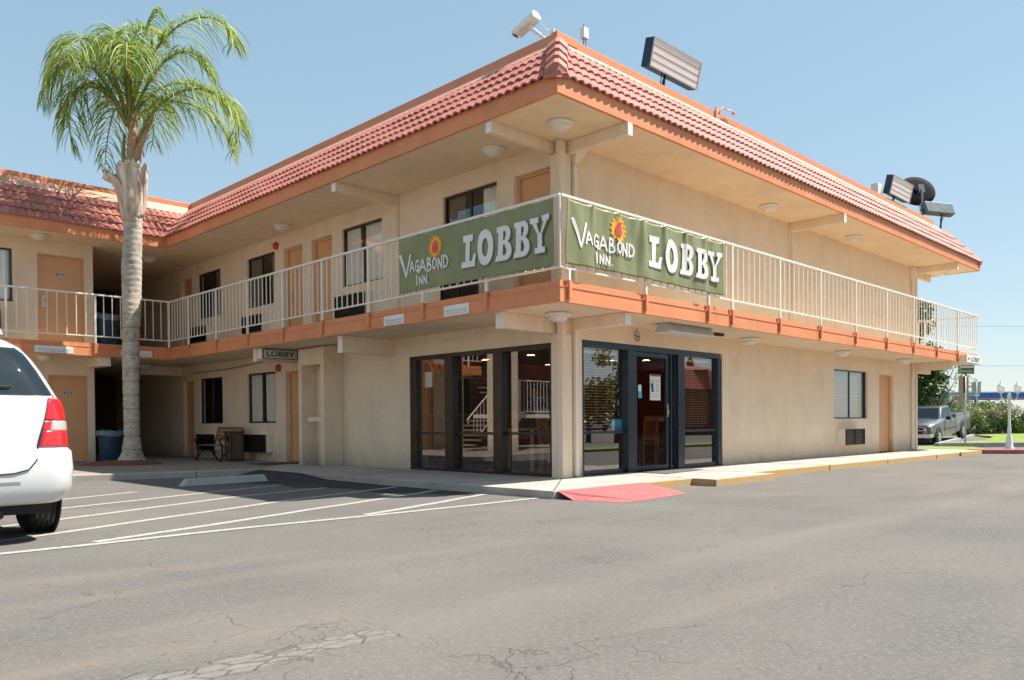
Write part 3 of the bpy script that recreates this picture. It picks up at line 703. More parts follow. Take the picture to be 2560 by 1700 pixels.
# hip caps at both corners : angular stepped caps
def hip(A, B, sx, n=4, lk=1.0):
    A, B = Vector(A), Vector(B); mb = MB(); d = (B - A)
    wv = .20
    for k in range(n):
        p = A + d * (k / n - .02); q = A + d * ((k + 1) / n + .05); up = Vector((0, 0, 1))
        for_ = []
        for c, lift in ((p, .165 * lk), (q, .105 * lk)):
            # left wing end, left shoulder, ridge, right shoulder, right end (section across hip)
            la = Vector((0, 1, 0)); ra = Vector((sx, 0, 0))
            for_.append([c + la * wv * 1.15 + up * (lift - .10), c + la * wv + up * (lift - .035), c + la * .03 + ra * .0 + up * lift + Vector((-sx * .01, -.0, 0)), c + ra * .03 + up * lift + Vector((0, -.01, 0)), c + ra * wv + up * (lift - .035), c + ra * wv * 1.15 + up * (lift - .10)])
        out = Vector((-sx, -1, 0)).normalized() * .03
        o = len(mb.v); a, c_ = for_; mb.v += [tuple(x + out) for x in a] + [tuple(x + out) for x in c_] + [tuple(x + out - Vector((0, 0, .04)) - out * .6) for x in a]
        for i in range(5):
            mb.f.append((o + i, o + i + 1, o + 6 + i + 1, o + 6 + i)); mb.m.append(0)
            mb.f.append((o + 12 + i, o + 12 + i + 1, o + i + 1, o + i)); mb.m.append(0)
        if k == 0:
            cp = len(mb.v); mb.v.append(tuple(p + out * .2 - Vector((0, 0, .02)))); e_ = len(mb.v); mb.v += [tuple(a[0] - Vector((0, 0, .01))), tuple(a[5] - Vector((0, 0, .01)))]
            for i in range(5): mb.f.append((o + 12 + i + 1, o + 12 + i, cp)); mb.m.append(0)
            mb.f += [(o + 12, e_, cp), (cp, e_ + 1, o + 17)]; mb.m += [0, 0]
    return mb
part('hip_cap', hip((TX, TY, ZE - .01), (tx, ty, ZT), 1), 'clay_tile', motel, recalc=True)
part('hip_cap', hip((TXR, TY, ZE - .01), (txr, ty, ZT), -1, 4, .62), 'clay_tile', motel, recalc=True)
# pale sloping flashing, then upright orange parapet
px_, py_, pxr, pyw = -.37, -.27, 15.72, 12.38
b = MB()
b.quad((tx - .02, ty - .03, 6.185), (txr, ty - .03, 6.185), (pxr, py_ - .01, 6.40), (px_, py_ - .01, 6.40)); b.quad((tx - .02, tyw - .03, 6.185), (tx - .02, ty - .03, 6.185), (px_ - .01, py_ - .01, 6.40), (px_ - .01, pyw, 6.40))
b.quad((-16, tyw - .03, 6.185), (tx - .02, tyw - .03, 6.185), (px_ - .01, pyw - .01, 6.40), (-16, pyw - .01, 6.40)); b.quad((txr, ty - .03, 6.185), (txr, 23, 6.185), (pxr + .01, 23, 6.40), (pxr + .01, py_, 6.40))
part('roof_flashing', b, 'pale_flash', motel)
b = MB()
b.box(px_, px_ + .1, py_ + .1, pyw + .1, 6.28, 6.525); b.box(px_, pxr, py_, py_ + .1, 6.28, 6.53); b.box(-16, px_, pyw, pyw + .1, 6.28, 6.525); b.box(pxr - .1, pxr, py_ + .1, 23, 6.28, 6.525)
b.box(px_ - .006, px_ + .45, py_ - .012, py_ + .11, 6.42, 6.545)
part('parapet', b, 'orange_flash', motel, bevel=.004)

# ---- windows and doors
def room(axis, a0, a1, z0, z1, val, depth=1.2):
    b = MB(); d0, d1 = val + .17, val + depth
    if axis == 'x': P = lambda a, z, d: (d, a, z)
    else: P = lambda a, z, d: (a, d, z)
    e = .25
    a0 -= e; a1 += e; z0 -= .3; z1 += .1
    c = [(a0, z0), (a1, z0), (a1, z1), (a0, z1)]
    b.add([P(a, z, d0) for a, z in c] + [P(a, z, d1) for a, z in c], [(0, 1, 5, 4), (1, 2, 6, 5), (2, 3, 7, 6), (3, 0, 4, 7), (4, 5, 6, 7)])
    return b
def window(axis, val, a0, a1, z0, z1, curtains=(), dep=.05, glassm='glass', fm='bronze', blind=False, rooms=True):
    """slider window; curtains: list of (a_start, a_end, material) in wall coordinate"""
    f = MB(); t = .035
    def bx(p0, p1, q0, q1, d0, d1):
        if axis == 'x': f.box(val + d0, val + d1, p0, p1, q0, q1)
        else: f.box(p0, p1, val + d0, val + d1, q0, q1)
    e = .002
    bx(a0 + e, a0 + t, z0 + e, z1 - e, dep, dep + .06); bx(a1 - t, a1 - e, z0 + e, z1 - e, dep, dep + .06)
    bx(a0 + t, a1 - t, z0 + e, z0 + t, dep, dep + .06); bx(a0 + t, a1 - t, z1 - t, z1 - e, dep, dep + .06)
    mid = (a0 + a1) / 2; bx(mid - .022, mid + .022, z0 + t, z1 - t, dep - .004, dep + .05)
    fr = part('window', f, fm, motel, bevel=.003)
    for (p, q) in ((a0 + t, mid - .022), (mid + .022, a1 - t)):
        g_ = MB(); dd = val + dep + (.012 if p < mid - .1 else .028)
        if axis == 'x': g_.quad((dd, p, z0 + t), (dd, p, z1 - t), (dd, q, z1 - t), (dd, q, z0 + t))
        else: g_.quad((p, dd, z0 + t), (q, dd, z0 + t), (q, dd, z1 - t), (p, dd, z1 - t))
        part('pane', g_, glassm, fr)
    for (p, q, m_) in curtains:
        c = MB(); n = max(6, int((q - p) / .018)); r0 = []; r1 = []
        for i in range(n + 1):
            a = p + (q - p) * i / n; dz = .016 * math.sin(a * 62) + .012 * math.sin(a * 27 + 1); dz2 = .022 * math.sin(a * 58 + .8) + .01 * math.sin(a * 21)
            d = val + dep + .075
            r0.append((d + dz2, a, z0 + .03) if axis == 'x' else (a, d + dz2, z0 + .03)); r1.append((d + dz, a, z1 - .03) if axis == 'x' else (a, d + dz, z1 - .03))
        c.add(r0 + r1, [(i, i + 1, n + 2 + i, n + 1 + i) for i in range(n)])
        part('curtain', c, m_, fr, smooth=True)
    if blind:
        c = MB(); z = z0 + .05
        while z < z1 - .05:
            c.obox(((a0 + a1) / 2 - .07, val + dep + .12, z), ((a1 - a0) / 2 - .12, 0, 0), (0, .012, .012), (0, -.0006, .0006)); z += .036
        part('blind', c, 'white_blind', fr)
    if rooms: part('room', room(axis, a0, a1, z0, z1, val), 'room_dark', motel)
window('x', 0, 11.50, 12.85, *upz, [(11.6, 12.0, 'dark_curtain')]); window('x', 0, 8.74, 10.08, *upz, [(9.5, 10.05, 'dark_curtain'), (8.8, 9.1, 'dark_curtain')])
window('x', 0, 4.59, 5.97, *upz, [(4.6, 5.27, 'curtain'), (5.45, 5.96, 'curtain')]); window('x', 0, 1.40, 2.77, *upz, [(1.42, 1.87, 'curtain'), (2.3, 2.76, 'dark_curtain')])
window('x', 0, 11.46, 12.82, *loz, [(11.47, 11.72, 'curtain')]); window('x', 0, 8.76, 10.14, *loz, [(8.78, 9.40, 'curtain'), (9.50, 10.12, 'curtain')])
window('y', WY, -6.15, -4.37, *upz, [(-6.1, -4.42, 'curtain')]); window('y', WY, -6.15, -4.37, *loz, [(-6.1, -4.42, 'curtain')])
window('y', 0, 9.64, 11.62, .89, 2.07, [], blind=True, glassm='street_glass', fm='sky_bronze')
def door(axis, val, a0, a1, z0, z1, dep=.12, plate=None, handle=None, pm='plate_blue', lever=False, jt=.07):
    d_ = MB(); j = MB(); t = .045
    def bx(mb, p0, p1, q0, q1, d0, d1):
        if axis == 'x': mb.box(val + d0, val + d1, p0, p1, q0, q1)
        else: mb.box(p0, p1, val + d0, val + d1, q0, q1)
    e = .003
    bx(d_, a0 + t, a1 - t, z0 + .01, z1 - t, dep, dep + .04)
    dr = part('door', d_, 'door_paint', motel, bevel=.004)
    bx(j, a0 + e, a0 + t - .002, z0, z1 - e, dep - .03, dep + .05); bx(j, a1 - t + .002, a1 - e, z0, z1 - e, dep - .03, dep + .05); bx(j, a0 + t, a1 - t, z1 - t + .002, z1 - e, dep - .03, dep + .05)
    part('frame', j, 'door_paint', dr)
    if handle:
        hs = a1 - .12 if handle == 'hi' else a0 + .12; z = z0 + .97; h = MB()
        P = (lambda a, z_, d: (val + dep - d, a, z_)) if axis == 'x' else (lambda a, z_, d: (a, val + dep - d, z_))
        if lever:
            bx(h, hs - .035, hs + .035, z - .13, z + .13, dep - .02, dep - .001)
            sgn = 1 if handle == 'lo' else -1
            h.tube([P(hs, z + .02, .02), P(hs, z + .02, .06), P(hs + sgn * .12, z + .02, .065)], .011, 8)
        else:
            for zz_ in (z, z + .13):
                h.lathe([(.028, 0), (.03, .01), (.014, .02), (.014, .035), (.03, .045), (.026, .065), (.0, .07)][: 7 if zz_ == z else 3], (0, 0, 0), 14, 'x' if axis == 'x' else 'y')
                cnt = 7 * 14 if zz_ == z else 3 * 14
                for i in range(len(h.v) - cnt, len(h.v)):
                    x, y, zq = h.v[i]
                    h.v[i] = (val + dep - x, hs + y, zz_ + zq) if axis == 'x' else (hs + x, val + dep - y, zz_ + zq)
        part('handle', h, 'chrome', dr, smooth=True, sharp=40, recalc=True)
    if plate:
        cm = (a0 + a1) / 2; z = z0 + 1.62; p = MB().mi(0); bx(p, cm - .075, cm + .075, z - .04, z + .04, dep - .006, dep - .0005)
        p.mi(1)
        if axis == 'x': put_text(p, plate, (val + dep - .0075, cm + .055, z - .024), (0, -1, 0), (0, 0, 1), .11, .048, .01)
        else: put_text(p, plate, (cm - .055, val + dep - .0075, z - .024), (1, 0, 0), (0, 0, 1), .11, .048, .01)
        bx(p, cm - .075, cm + .075, z + .032, z + .04, dep - .008, dep - .0062); bx(p, cm - .075, cm + .075, z - .04, z - .032, dep - .008, dep - .0062)
        part('number_plate', p, [pm, 'plate_white'], dr)
        s_ = MB(); 
        if axis == 'x': s_.lathe([(.009, 0), (.009, .004)], (val + dep - .004, cm, z - .1), 10, 'x')
        else: s_.lathe([(.009, 0), (.009, .004)], (cm, val + dep - .004, z - .1), 10, 'y')
        part('peephole', s_, 'black_metal', dr)
door('x', 0, *doorsX[0], plate='203'); door('x', 0, *doorsX[1], plate='202', handle='hi', lever=True); door('x', 0, *doorsX[2], plate='201', handle='lo')
door('x', 0, *doorsX[3], plate='200', handle='lo'); door('x', 0, *doorsX[4], plate='103'); door('x', 0, *doorsX[5], plate='102', handle='hi')
door('y', WY, *doorsW[0], dep=.03, plate='204', handle='lo', lever=True); door('y', WY, *doorsW[1], dep=.03, plate='104')
door('y', WY, *doorsW[2], dep=.03, plate='205', handle='lo', lever=True); door('y', WY, *doorsW[3], dep=.03)
door('y', 0, 12.38, 13.36, 0, 2.04, dep=.11)
# air conditioners
def aircon(axis, val, a0, a1, z0, z1, pr_=.16):
    c = MB(); g_ = MB()
    def bx(mb, p0, p1, q0, q1, d0, d1):
        if axis == 'x': mb.box(val - d1, val - d0, p0, p1, q0, q1)
        else: mb.box(p0, p1, val - d1, val - d0, q0, q1)
    bx(c, a0, a1, z0, z1, 0, pr_)
    ac = part('air_conditioner', c, 'cream_paint', motel, bevel=.006)
    e = .02; bx(g_, a0 + .005, a1 - .005, z0 + .005, z1 - .005, pr_ + .001, pr_ + .012)
    part('grille_back', g_, 'black_metal', ac)
    g_ = MB(); f = .022
    bx(g_, a0, a1, z1 - f, z1, pr_ + .012, pr_ + .035); bx(g_, a0, a1, z0, z0 + f, pr_ + .012, pr_ + .035); bx(g_, a0, a0 + f, z0 + f, z1 - f, pr_ + .012, pr_ + .035); bx(g_, a1 - f, a1, z0 + f, z1 - f, pr_ + .012, pr_ + .035)
    n = int((z1 - z0 - 2 * f) / .043)
    for i in range(n):
        z = z0 + f + (i + .5) * (z1 - z0 - 2 * f) / n
        if axis == 'x': g_.obox((val - pr_ - .024, (a0 + a1) / 2, z), (0, (a1 - a0) / 2 - f, 0), (.009, 0, .010), (.0012, 0, -.0011))
        else: g_.obox(((a0 + a1) / 2, val - pr_ - .024, z), ((a1 - a0) / 2 - f, 0, 0), (0, .009, .010), (0, .0012, -.0011))
    bx(g_, (a0 + a1) / 2 - .01, (a0 + a1) / 2 + .01, z0 + f, z1 - f, pr_ + .013, pr_ + .03)
    part('grille', g_, 'bronze', ac)
aircon('x', 0, 12.0, 12.99, 3.0, 3.40); aircon('x', 0, 9.08, 10.0, 3.0, 3.40); aircon('x', 0, 4.93, 5.97, 2.98, 3.41); aircon('x', 0, 1.74, 2.7, 2.9, 3.26, .1)
aircon('x', 0, 11.6, 12.62, .2, .61); aircon('x', 0, 8.93, 9.97, .2, .615); aircon('y', 0, 9.80, 10.88, .26, .645, .2); aircon('y', WY, -5.6, -4.65, 2.98, 3.4); aircon('y', WY, -5.6, -4.65, .2, .6)
# beams carrying balcony and eaves
def beam(x0, x1, y0, y1, z0, z1):
    b = MB(); b.box(x0, x1, y0, y1, z0, z1); return part('beam', b, 'cream_wood', motel, bevel=.006)
beam(-1.33, -.002, .11, .22, 4.945, 5.108); beam(.10, .20, -1.18, -.002, 4.925, 5.108); beam(-1.33, -.002, 4.10, 4.22, 4.945, 5.108)
beam(7.42, 7.52, -1.17, -.002, 4.93, 5.108); beam(14.80, 14.90, -1.13, -.002, 4.93, 5.108); beam(14.97, 16.6, .1, .2, 4.93, 5.108)
beam(-1.13, -.002, .10, .25, 2.205, 2.434); beam(.22, .36, -1.02, -.002, 2.26, 2.434); beam(-1.13, -.002, 4.24, 4.38, 2.13, 2.434); beam(-1.10, -.002, 7.50, 7.64, 2.17, 2.434)
beam(-2.83, -2.60, 11.62, 12.448, 2.22, 2.434); beam(14.80, 14.92, -1.0, -.002, 2.22, 2.434); beam(14.97, 16.6, .1, .24, 2.2, 2.434); beam(-1.1, -.002, 13.9, 14.02, 2.2, 2.434)
class Each:
    def __init__(s, n, m_, bv): s.a = (n, m_, bv)
    def box(s, *k): q = MB(); q.box(*k); part(s.a[0], q, s.a[1], motel, bevel=s.a[2])
b = Each('beam_cap', 'white_rail', 0)
for x0, y0, y1, z0, z1 in ((-1.336, .105, .225, 4.94, 5.10), (-1.336, 4.095, 4.225, 4.94, 5.10), (-1.137, .095, .255, 2.20, 2.43), (-1.137, 4.235, 4.385, 2.125, 2.43), (-1.107, 7.495, 7.645, 2.165, 2.43)): b.box(x0 - .004, x0 + .002, y0, y1, z0, z1)
for y0, x0, x1, z0, z1 in ((-1.19, .095, .205, 4.92, 5.10), (-1.18, 7.415, 7.525, 4.925, 5.10), (-1.14, 14.795, 14.905, 4.925, 5.10), (-1.03, .215, .365, 2.255, 2.43)): b.box(x0, x1, y0 - .004, y0 + .002, z0, z1)
# corner post and trim boards
b = Each('trim_board', 'cream_wood', .005)
for z0, z1 in ((0, 2.2), (2.72, 4.93)):
    b.box(-.075, .03, -.075, .03, z0, z1 + (.17 if z0 > 1 else .23))
    b.box(-.045, -.002, .035, .105, z0, z1); b.box(-.03, -.002, .112, .19, z0, z1)
    b.box(.035, .105, -.045, -.002, z0, z1); b.box(.112, .2, -.03, -.002, z0, z1)
    b.box(.30, .38, -.035, -.002, z0, z1) if z0 < 1 else None
b.box(-.03, -.002, 4.03, 4.06, 2.72, 5.1); b.box(-.05, -.002, 4.065, 4.13, 2.72, 5.1)
b.box(7.38, 7.44, -.03, -.002, 2.72, 5.1); b.box(7.45, 7.50, -.05, -.002, 2.72, 5.1); b.box(7.51, 7.57, -.03, -.002, 2.72, 5.1)
for z0, z1 in ((0, 2.2), (2.72, 4.93)):
    b.box(14.9, 15.02, -.06, .06, z0, z1 + .17); b.box(14.80, 14.87, -.04, -.002, z0, z1)
# downspouts with conductor heads
b = MB(); b.box(.235, .30, -.075, -.01, 2.72, 4.80); b.prism([(0, 0)] * 3, 0, 0) if False else None
b.add([(.235, -.08, 4.80), (.31, -.08, 4.80), (.31, -.004, 4.80), (.235, -.004, 4.80), (.20, -.17, 5.02), (.46, -.17, 5.02), (.46, -.004, 5.02), (.20, -.004, 5.02), (.20, -.17, 5.10), (.46, -.17, 5.10), (.46, -.004, 5.10), (.20, -.004, 5.10)],
      [(0, 1, 5, 4), (1, 2, 6, 5), (2, 3, 7, 6), (3, 0, 4, 7), (4, 5, 9, 8), (5, 6, 10, 9), (6, 7, 11, 10), (7, 4, 8, 11), (8, 9, 10, 11)])
b.box(.22, .31, -.085, -.005, 4.72, 4.745); b.box(.235, .30, -.075, -.01, 0.02, 2.26)
part('downspout', b, 'cream_paint', motel, bevel=.003)
b = MB(); b.box(14.66, 14.73, -.08, -.01, 2.72, 4.75)
b.add([(14.66, -.08, 4.75), (14.73, -.08, 4.75), (14.73, -.004, 4.75), (14.66, -.004, 4.75), (14.58, -.14, 5.0), (14.79, -.14, 5.0), (14.79, -.004, 5.0), (14.58, -.004, 5.0), (14.58, -.14, 5.1), (14.79, -.14, 5.1), (14.79, -.004, 5.1), (14.58, -.004, 5.1)],
      [(0, 1, 5, 4), (1, 2, 6, 5), (2, 3, 7, 6), (3, 0, 4, 7), (4, 5, 9, 8), (5, 6, 10, 9), (6, 7, 11, 10), (7, 4, 8, 11)])
b.tube([(14.70, -.05, 2.44), (14.70, -.06, 2.3), (14.64, -.05, 2.1), (14.64, -.05, .05)], .035, 8)
part('downspout', b, 'cream_paint', motel, bevel=.003)
# pilaster with niche and shelf
b = MB(); X0 = -.46; Y0, Y1 = 5.975, 6.96
b.box(X0, -.002, Y0, Y0 + .13, 0, 2.434); b.box(X0, -.002, Y1 - .13, Y1, 0, 2.434); b.box(X0, -.002, Y0 + .13, Y1 - .13, 2.06, 2.434); b.box(-.1, -.003, Y0 + .131, Y1 - .131, 0, 2.059)
pil = part('pilaster', b, 'stucco', motel, bevel=.006)
b = MB(); b.box(X0 + .02, -.102, Y0 + .132, Y1 - .33, .90, .99); part('shelf', b, 'cream_paint', pil)
b = MB(); b.box(X0 + .018, -.102, Y0 + .133, Y1 - .33, .992, 1.02); part('shelf_top', b, 'door_paint', pil)
# small conduits
b = MB(); b.tube([(-.03, 3.9, 2.30), (-.03, 2.2, 2.305), (-.05, 1.4, 2.36), (-.06, .4, 2.40)], .011, 6); part('conduit', b, 'cream_paint', motel)
b = MB(); b.tube([(-.03, 7.0, 2.40), (-.04, 7.4, 2.38), (-.03, 8.2, 2.33), (-.03, 9.5, 2.30), (-.03, 11, 2.24), (-.03, 13.2, 2.22)], .008, 6); b.tube([(-.48, 6.95, 2.41), (-.48, 6.0, 2.41), (-.4, 5.3, 2.42), (-.3, 4.4, 2.42)], .009, 6); part('conduit', b, 'bronze', motel)
b = MB(); b.tube([(3.1, -.55, 2.40), (3.35, -.5, 2.39), (3.6, -.48, 2.405)], .008, 6); b.box(3.6, 3.85, -.5, -.43, 2.38, 2.435); part('junction_box', b, 'bronze', motel)

# ---- lobby storefronts
def pane(parent, pts, m_='lobby_glass'):
    g_ = MB(); g_.quad(*pts); part('pane', g_, m_, parent)
# court side (plane x = 0)
b = MB(); F0 = .012
b.box(F0, .11, .222, .27, .0, 2.073); b.box(F0, .11, 3.60, 3.768, 0, 2.073); b.box(F0, .11, .27, 3.60, 2.005, 2.073); b.box(F0, .11, .27, 3.60, 0, .045)
b.box(-.03, .11, 1.29, 1.50, .045, 2.005); b.box(-.03, .11, 2.525, 2.735, .045, 2.005)
for y0, y1 in ((.27, 1.29), (1.50, 2.525), (2.735, 3.60)): b.box(.05, .10, y0, y1, .65, .69)
sf = part('storefront_window', b, 'bronze', motel, bevel=.004)
for y0, y1 in ((.27, 1.29), (1.50, 2.525), (2.735, 3.60)):
    for z0, z1 in ((.045, .65), (.69, 2.005)): pane(sf, [(.085, y0, z0), (.085, y0, z1), (.085, y1, z1), (.085, y1, z0)])
b = MB(); b.box(.088, .092, 3.22, 3.42, 1.50, 1.78); part('notice_paper', b, 'paper', sf)
# street side (plane y = 0)
b = MB()
b.box(.472, .53, F0, .12, 0, 2.138); b.box(.53, 4.57, F0, .12, 2.04, 2.138); b.box(4.50, 4.628, F0, .12, 0, 2.04)
b.box(1.63, 1.87, -.02, .12, 0, 2.04); b.box(3.10, 3.31, -.02, .12, 0, 2.04); b.box(2.925, 2.955, .02, .10, 0, 2.04); b.box(3.075, 3.10, .02, .10, 0, 2.04)
for x0, x1 in ((.53, 1.63), (2.955, 3.075), (3.31, 4.50)): b.box(x0, x1, .045, .10, .66, .70); b.box(x0, x1, .04, .11, 0, .07)
ss = part('storefront_window', b, 'sky_bronze', motel, bevel=.004)
for x0, x1 in ((.53, 1.63), (2.955, 3.075), (3.31, 4.50)):
    for z0, z1 in ((.07, .66), (.70, 2.04)): pane(ss, [(x0, .085, z0), (x1, .085, z0), (x1, .085, z1), (x0, .085, z1)], 'street_glass')
for x0, x1 in ((.55, 1.55), (3.36, 4.42)):
    c = MB(); z = .76
    while z < 1.96:
        c.obox(((x0 + x1) / 2, .20, z), ((x1 - x0) / 2, 0, 0), (0, .012, .003), (0, -.0004, .0012)); z += .046
    for x in (x0 + .2, (x0 + x1) / 2, x1 - .2): c.tube([(x, .19, .76), (x, .19, 1.98)], .002, 4)
    c.box(x0, x1, .17, .22, 1.96, 2.0)
    part('blind', c, 'blind', ss)
# glass lobby door in its opening
b = MB(); b.box(1.874, 1.92, .05, .095, .012, 2.036); b.box(2.83, 2.92, .05, .095, .012, 2.036); b.box(1.92, 2.83, .05, .095, 1.96, 2.036); b.box(1.92, 2.83, .05, .095, .012, .09)
ld = part('lobby_door', b, 'sky_bronze', motel, bevel=.004)
pane(ld, [(1.92, .072, .09), (2.83, .072, .09), (2.83, .072, 1.96), (1.92, .072, 1.96)], 'door_glass')
b = MB(); b.tube([(2.80, .05, .93), (2.80, .0, .93), (2.80, .0, 1.15), (2.80, .05, 1.15)], .011, 8); b.box(2.85, 2.90, .038, .05, .98, 1.05); part('handle', b, 'steel', ld)
b = MB(); b.mi(0).box(2.36, 2.67, .064, .070, 1.22, 1.665); b.mi(1)
b.obox((2.425, .062, 1.44), (.035, 0, .006), (0, .001, 0), (-.012, 0, .075)); b.box(2.38, 2.655, .0615, .0635, 1.635, 1.66)
b.mi(2); b.lathe([(.035, 0), (.035, .001)], (2.445, .060, 1.55), 14, 'y')
b.mi(3)
for i, (z, w_) in enumerate(((1.565, .09), (1.53, .08), (1.49, .05), (1.455, .1), (1.41, .09), (1.375, .11), (1.32, .25), (1.28, .25))): b.box(2.575 - w_ / 2, 2.575 + w_ / 2, .061, .063, z, z + .011) if i < 6 else b.box(2.39, 2.64, .061, .063, z, z + .006)
part('poster', b, ['paper', 'ink_blue', 'sun_yellow', 'ink_grey'], ld)
b = MB(); b.mi(0).box(2.02, 2.11, .064, .070, 1.36, 1.48); b.mi(1).box(2.02, 2.12, .064, .070, 1.25, 1.355); part('sticker', b, ['paper', 'paper_blue'], ld)
b = MB(); b.mi(0).box(1.33, 1.60, .095, .10, .71, .89); b.mi(1)
for z in (.73, .745, .76, .775): b.box(1.36, 1.56, .091, .093, z, z + .006)
b.mi(0); part('notice_paper', b, ['paper_blue', 'ink_blue'], ss)
# lobby interior
def shell(b, x0, x1, y0, y1, z0, z1, which):
    c = [(x0, y0), (x1, y0), (x1, y1), (x0, y1)]
    if 'f' in which: b.quad(*[(x, y, z0) for x, y in c])
    if 'c' in which: b.quad(*[(x, y, z1) for x, y in c][::-1])
    if 'n' in which: b.quad((x1, y1, z0), (x0, y1, z0), (x0, y1, z1), (x1, y1, z1))
    if 'e' in which: b.quad((x1, y0, z0), (x1, y1, z0), (x1, y1, z1), (x1, y0, z1))
    return b
LX, LY = 8.2, 6.8
part('lobby_floor', shell(MB(), .012, LX, .13, LY, .003, 2.4, 'f'), 'lobby_floor', motel)
part('lobby_ceiling', shell(MB(), .012, LX, .13, LY, .003, 2.38, 'c'), 'lobby_ceiling', motel)
part('lobby_wall', shell(MB(), .012, LX, .13, LY, .003, 2.4, 'e'), 'lobby_wall', motel)
b = MB(); b.quad((LX, LY, 0), (1.9, LY, 0), (1.9, LY, 2.4), (LX, LY, 2.4)); b.quad((1.9, LY, 0), (1.9, 5.6, 0), (1.9, 5.6, 2.4), (1.9, LY, 2.4)); part('lobby_wall', b, 'lobby_wall', motel)
b = MB(); b.quad((1.9, 5.6, 0), (.02, 5.6, 0), (.02, 5.6, 2.4), (1.9, 5.6, 2.4)); b.quad((.02, 5.6, 0), (.02, 3.8, 0), (.02, 3.8, 2.4), (.02, 5.6, 2.4)); b.quad((.02, .2, 0), (.02, .13, 0), (.02, .13, 2.4), (.02, .2, 2.4))
b.quad((4.66, .14, 0), (LX, .14, 0), (LX, .14, 2.4), (4.66, .14, 2.4)); b.quad((.02, .14, 2.14), (LX, .14, 2.14), (LX, .14, 2.4), (.02, .14, 2.4)); b.quad((.02, .14, 2.08), (.02, 3.8, 2.08), (.02, 3.8, 2.4), (.02, .14, 2.4))
part('lobby_wall', b, 'lobby_beige', motel)
for i, (x, y) in enumerate([(4.07, 4.57), (6.57, 6.3), (6.53, 5.5), (4.2, 6.2), (7.4, 3.77), (6.9, 2.6), (6.79, 4.42), (2.3, 2.2), (2.2, 4.3)]):
    b = MB(); b.lathe([(.075, 0), (.075, .02), (.10, .02), (.10, 0)], (x, y, 2.355), 20); r_ = part('downlight', b, 'cream_paint', motel)
    b = MB(); b.lathe([(.07, 0), (.07, .004)], (x, y, 2.36), 20); part('bulb', b, 'lamp_on', r_)

def chair_(loc, rot, label, m_='wood_red', stool=False):
    t_ = thing('dining_chair' if not stool else 'bar_stool', label, 'chair' if not stool else 'bar stool', loc)
    OFF[t_.name] = Vector((0, 0, 0)); hs = .45 if not stool else .62; t_.rotation_euler = (0, 0, rot)
    s_ = MB(); s_.box(-.21, .21, -.2, .22, hs - .035, hs); part('seat', s_, m_, t_, bevel=.01)
    for sx in (-1, 1):
        for sy in (-1, 1):
            l_ = MB()
            if sy > 0 and not stool: l_.tube([(sx * .19, .21, 0), (sx * .19, .20, hs), (sx * .19, .25, .95)], .02, 6)
            else: l_.tube([(sx * .19, sy * .18, 0), (sx * .185, sy * .175, hs - .03)], .02, 6)
            part('leg', l_, m_, t_)
    if stool:
        l_ = MB(); l_.box(-.18, .18, -.19, -.165, .25, .29); l_.box(-.18, .18, .165, .19, .25, .29); part('stretcher', l_, m_, t_)
        l_ = MB(); l_.box(-.2, .2, .19, .215, .85, .95); l_.box(-.2, -.17, .19, .215, hs, .85); l_.box(.17, .2, .19, .215, hs, .85); part('backrest', l_, m_, t_)
    else:
        b_ = MB(); b_.box(-.17, .17, .235, .262, .86, .95)
        for i in range(5): b_.box(-.145 + i * .065, -.115 + i * .065, .215, .235, hs + .07, .87)
        b_.box(-.17, .17, .205, .225, hs + .05, hs + .09)
        part('backrest', b_, m_, t_)
    return t_
chair_((3.85, 1.35, .003), R(178), 'dark red wooden slat back chair seen through the glass lobby door')
chair_((1.05, 1.1, .003), R(20), 'wooden slat back chair behind the blinds left of the lobby door')
chair_((4.85, 1.35, .003), R(-30), 'light wooden stool behind the window right of the lobby door', 'wood_tan', True)
t_ = thing('cafe_table', 'small wooden breakfast table behind the lobby blinds left of the glass door', 'table', (1.5, 2.0, .003))
b = MB(); b.box(1.0, 2.0, 1.6, 2.3, .71, .745); part('tabletop', b, 'wood_tan', t_, bevel=.006)
for sx in (1.06, 1.94):
    for sy in (1.66, 2.24): b = MB(); b.box(sx - .025, sx + .025, sy - .025, sy + .025, 0, .71); part('leg', b, 'wood_tan', t_)
t_ = thing('reception_desk', 'red brown wooden reception desk inside the lobby behind the tall court windows', 'desk', (3.2, 4.6, 0))
b = MB(); b.box(2.3, 5.6, 4.4, 4.46, .004, 1.0); b.box(2.3, 2.36, 4.46, 5.2, .004, 1.0); part('front_panel', b, 'wood_red', t_)
b = MB(); b.box(2.2, 5.7, 4.28, 5.0, 1.0, 1.05); part('countertop', b, 'wood_tan', t_, bevel=.01)
b = MB(); b.box(2.35, 5.55, 4.385, 4.398, .5, .56); part('trim', b, 'wood_tan', t_)
t_ = thing('computer_monitor', 'dark computer monitor with a white note on the reception desk', 'monitor', (3.3, 4.6, 1.05))
b = MB(); b.box(3.0, 3.5, 4.55, 4.60, 1.13, 1.46); part('housing', b, 'panel_back', t_, bevel=.01)
b = MB(); b.box(3.2, 3.3, 4.6, 4.7, 1.052, 1.2); part('stand', b, 'screen_black', t_)
b = MB(); b.box(3.15, 3.28, 4.543, 4.548, 1.2, 1.34); part('note', b, 'paper', t_)
t_ = thing('wall_screen', 'black television screen with a beige surround on the lobby back wall', 'television', (3.2, 6.7, 1.3))
b = MB(); b.box(2.7, 4.2, 6.70, 6.78, 1.0, 2.0); part('surround', b, 'lobby_beige', t_, bevel=.01)
b = MB(); b.box(2.8, 4.1, 6.66, 6.698, 1.08, 1.92); part('screen', b, 'screen_black', t_)
t_ = thing('brochure_rack', 'white and blue brochure rack inside the lobby by the corner window', 'rack', (2.4, 3.0, 0))
b = MB(); b.box(2.5, 2.9, 2.9, 3.1, .004, .9); part('cabinet', b, 'brown_frame', t_)
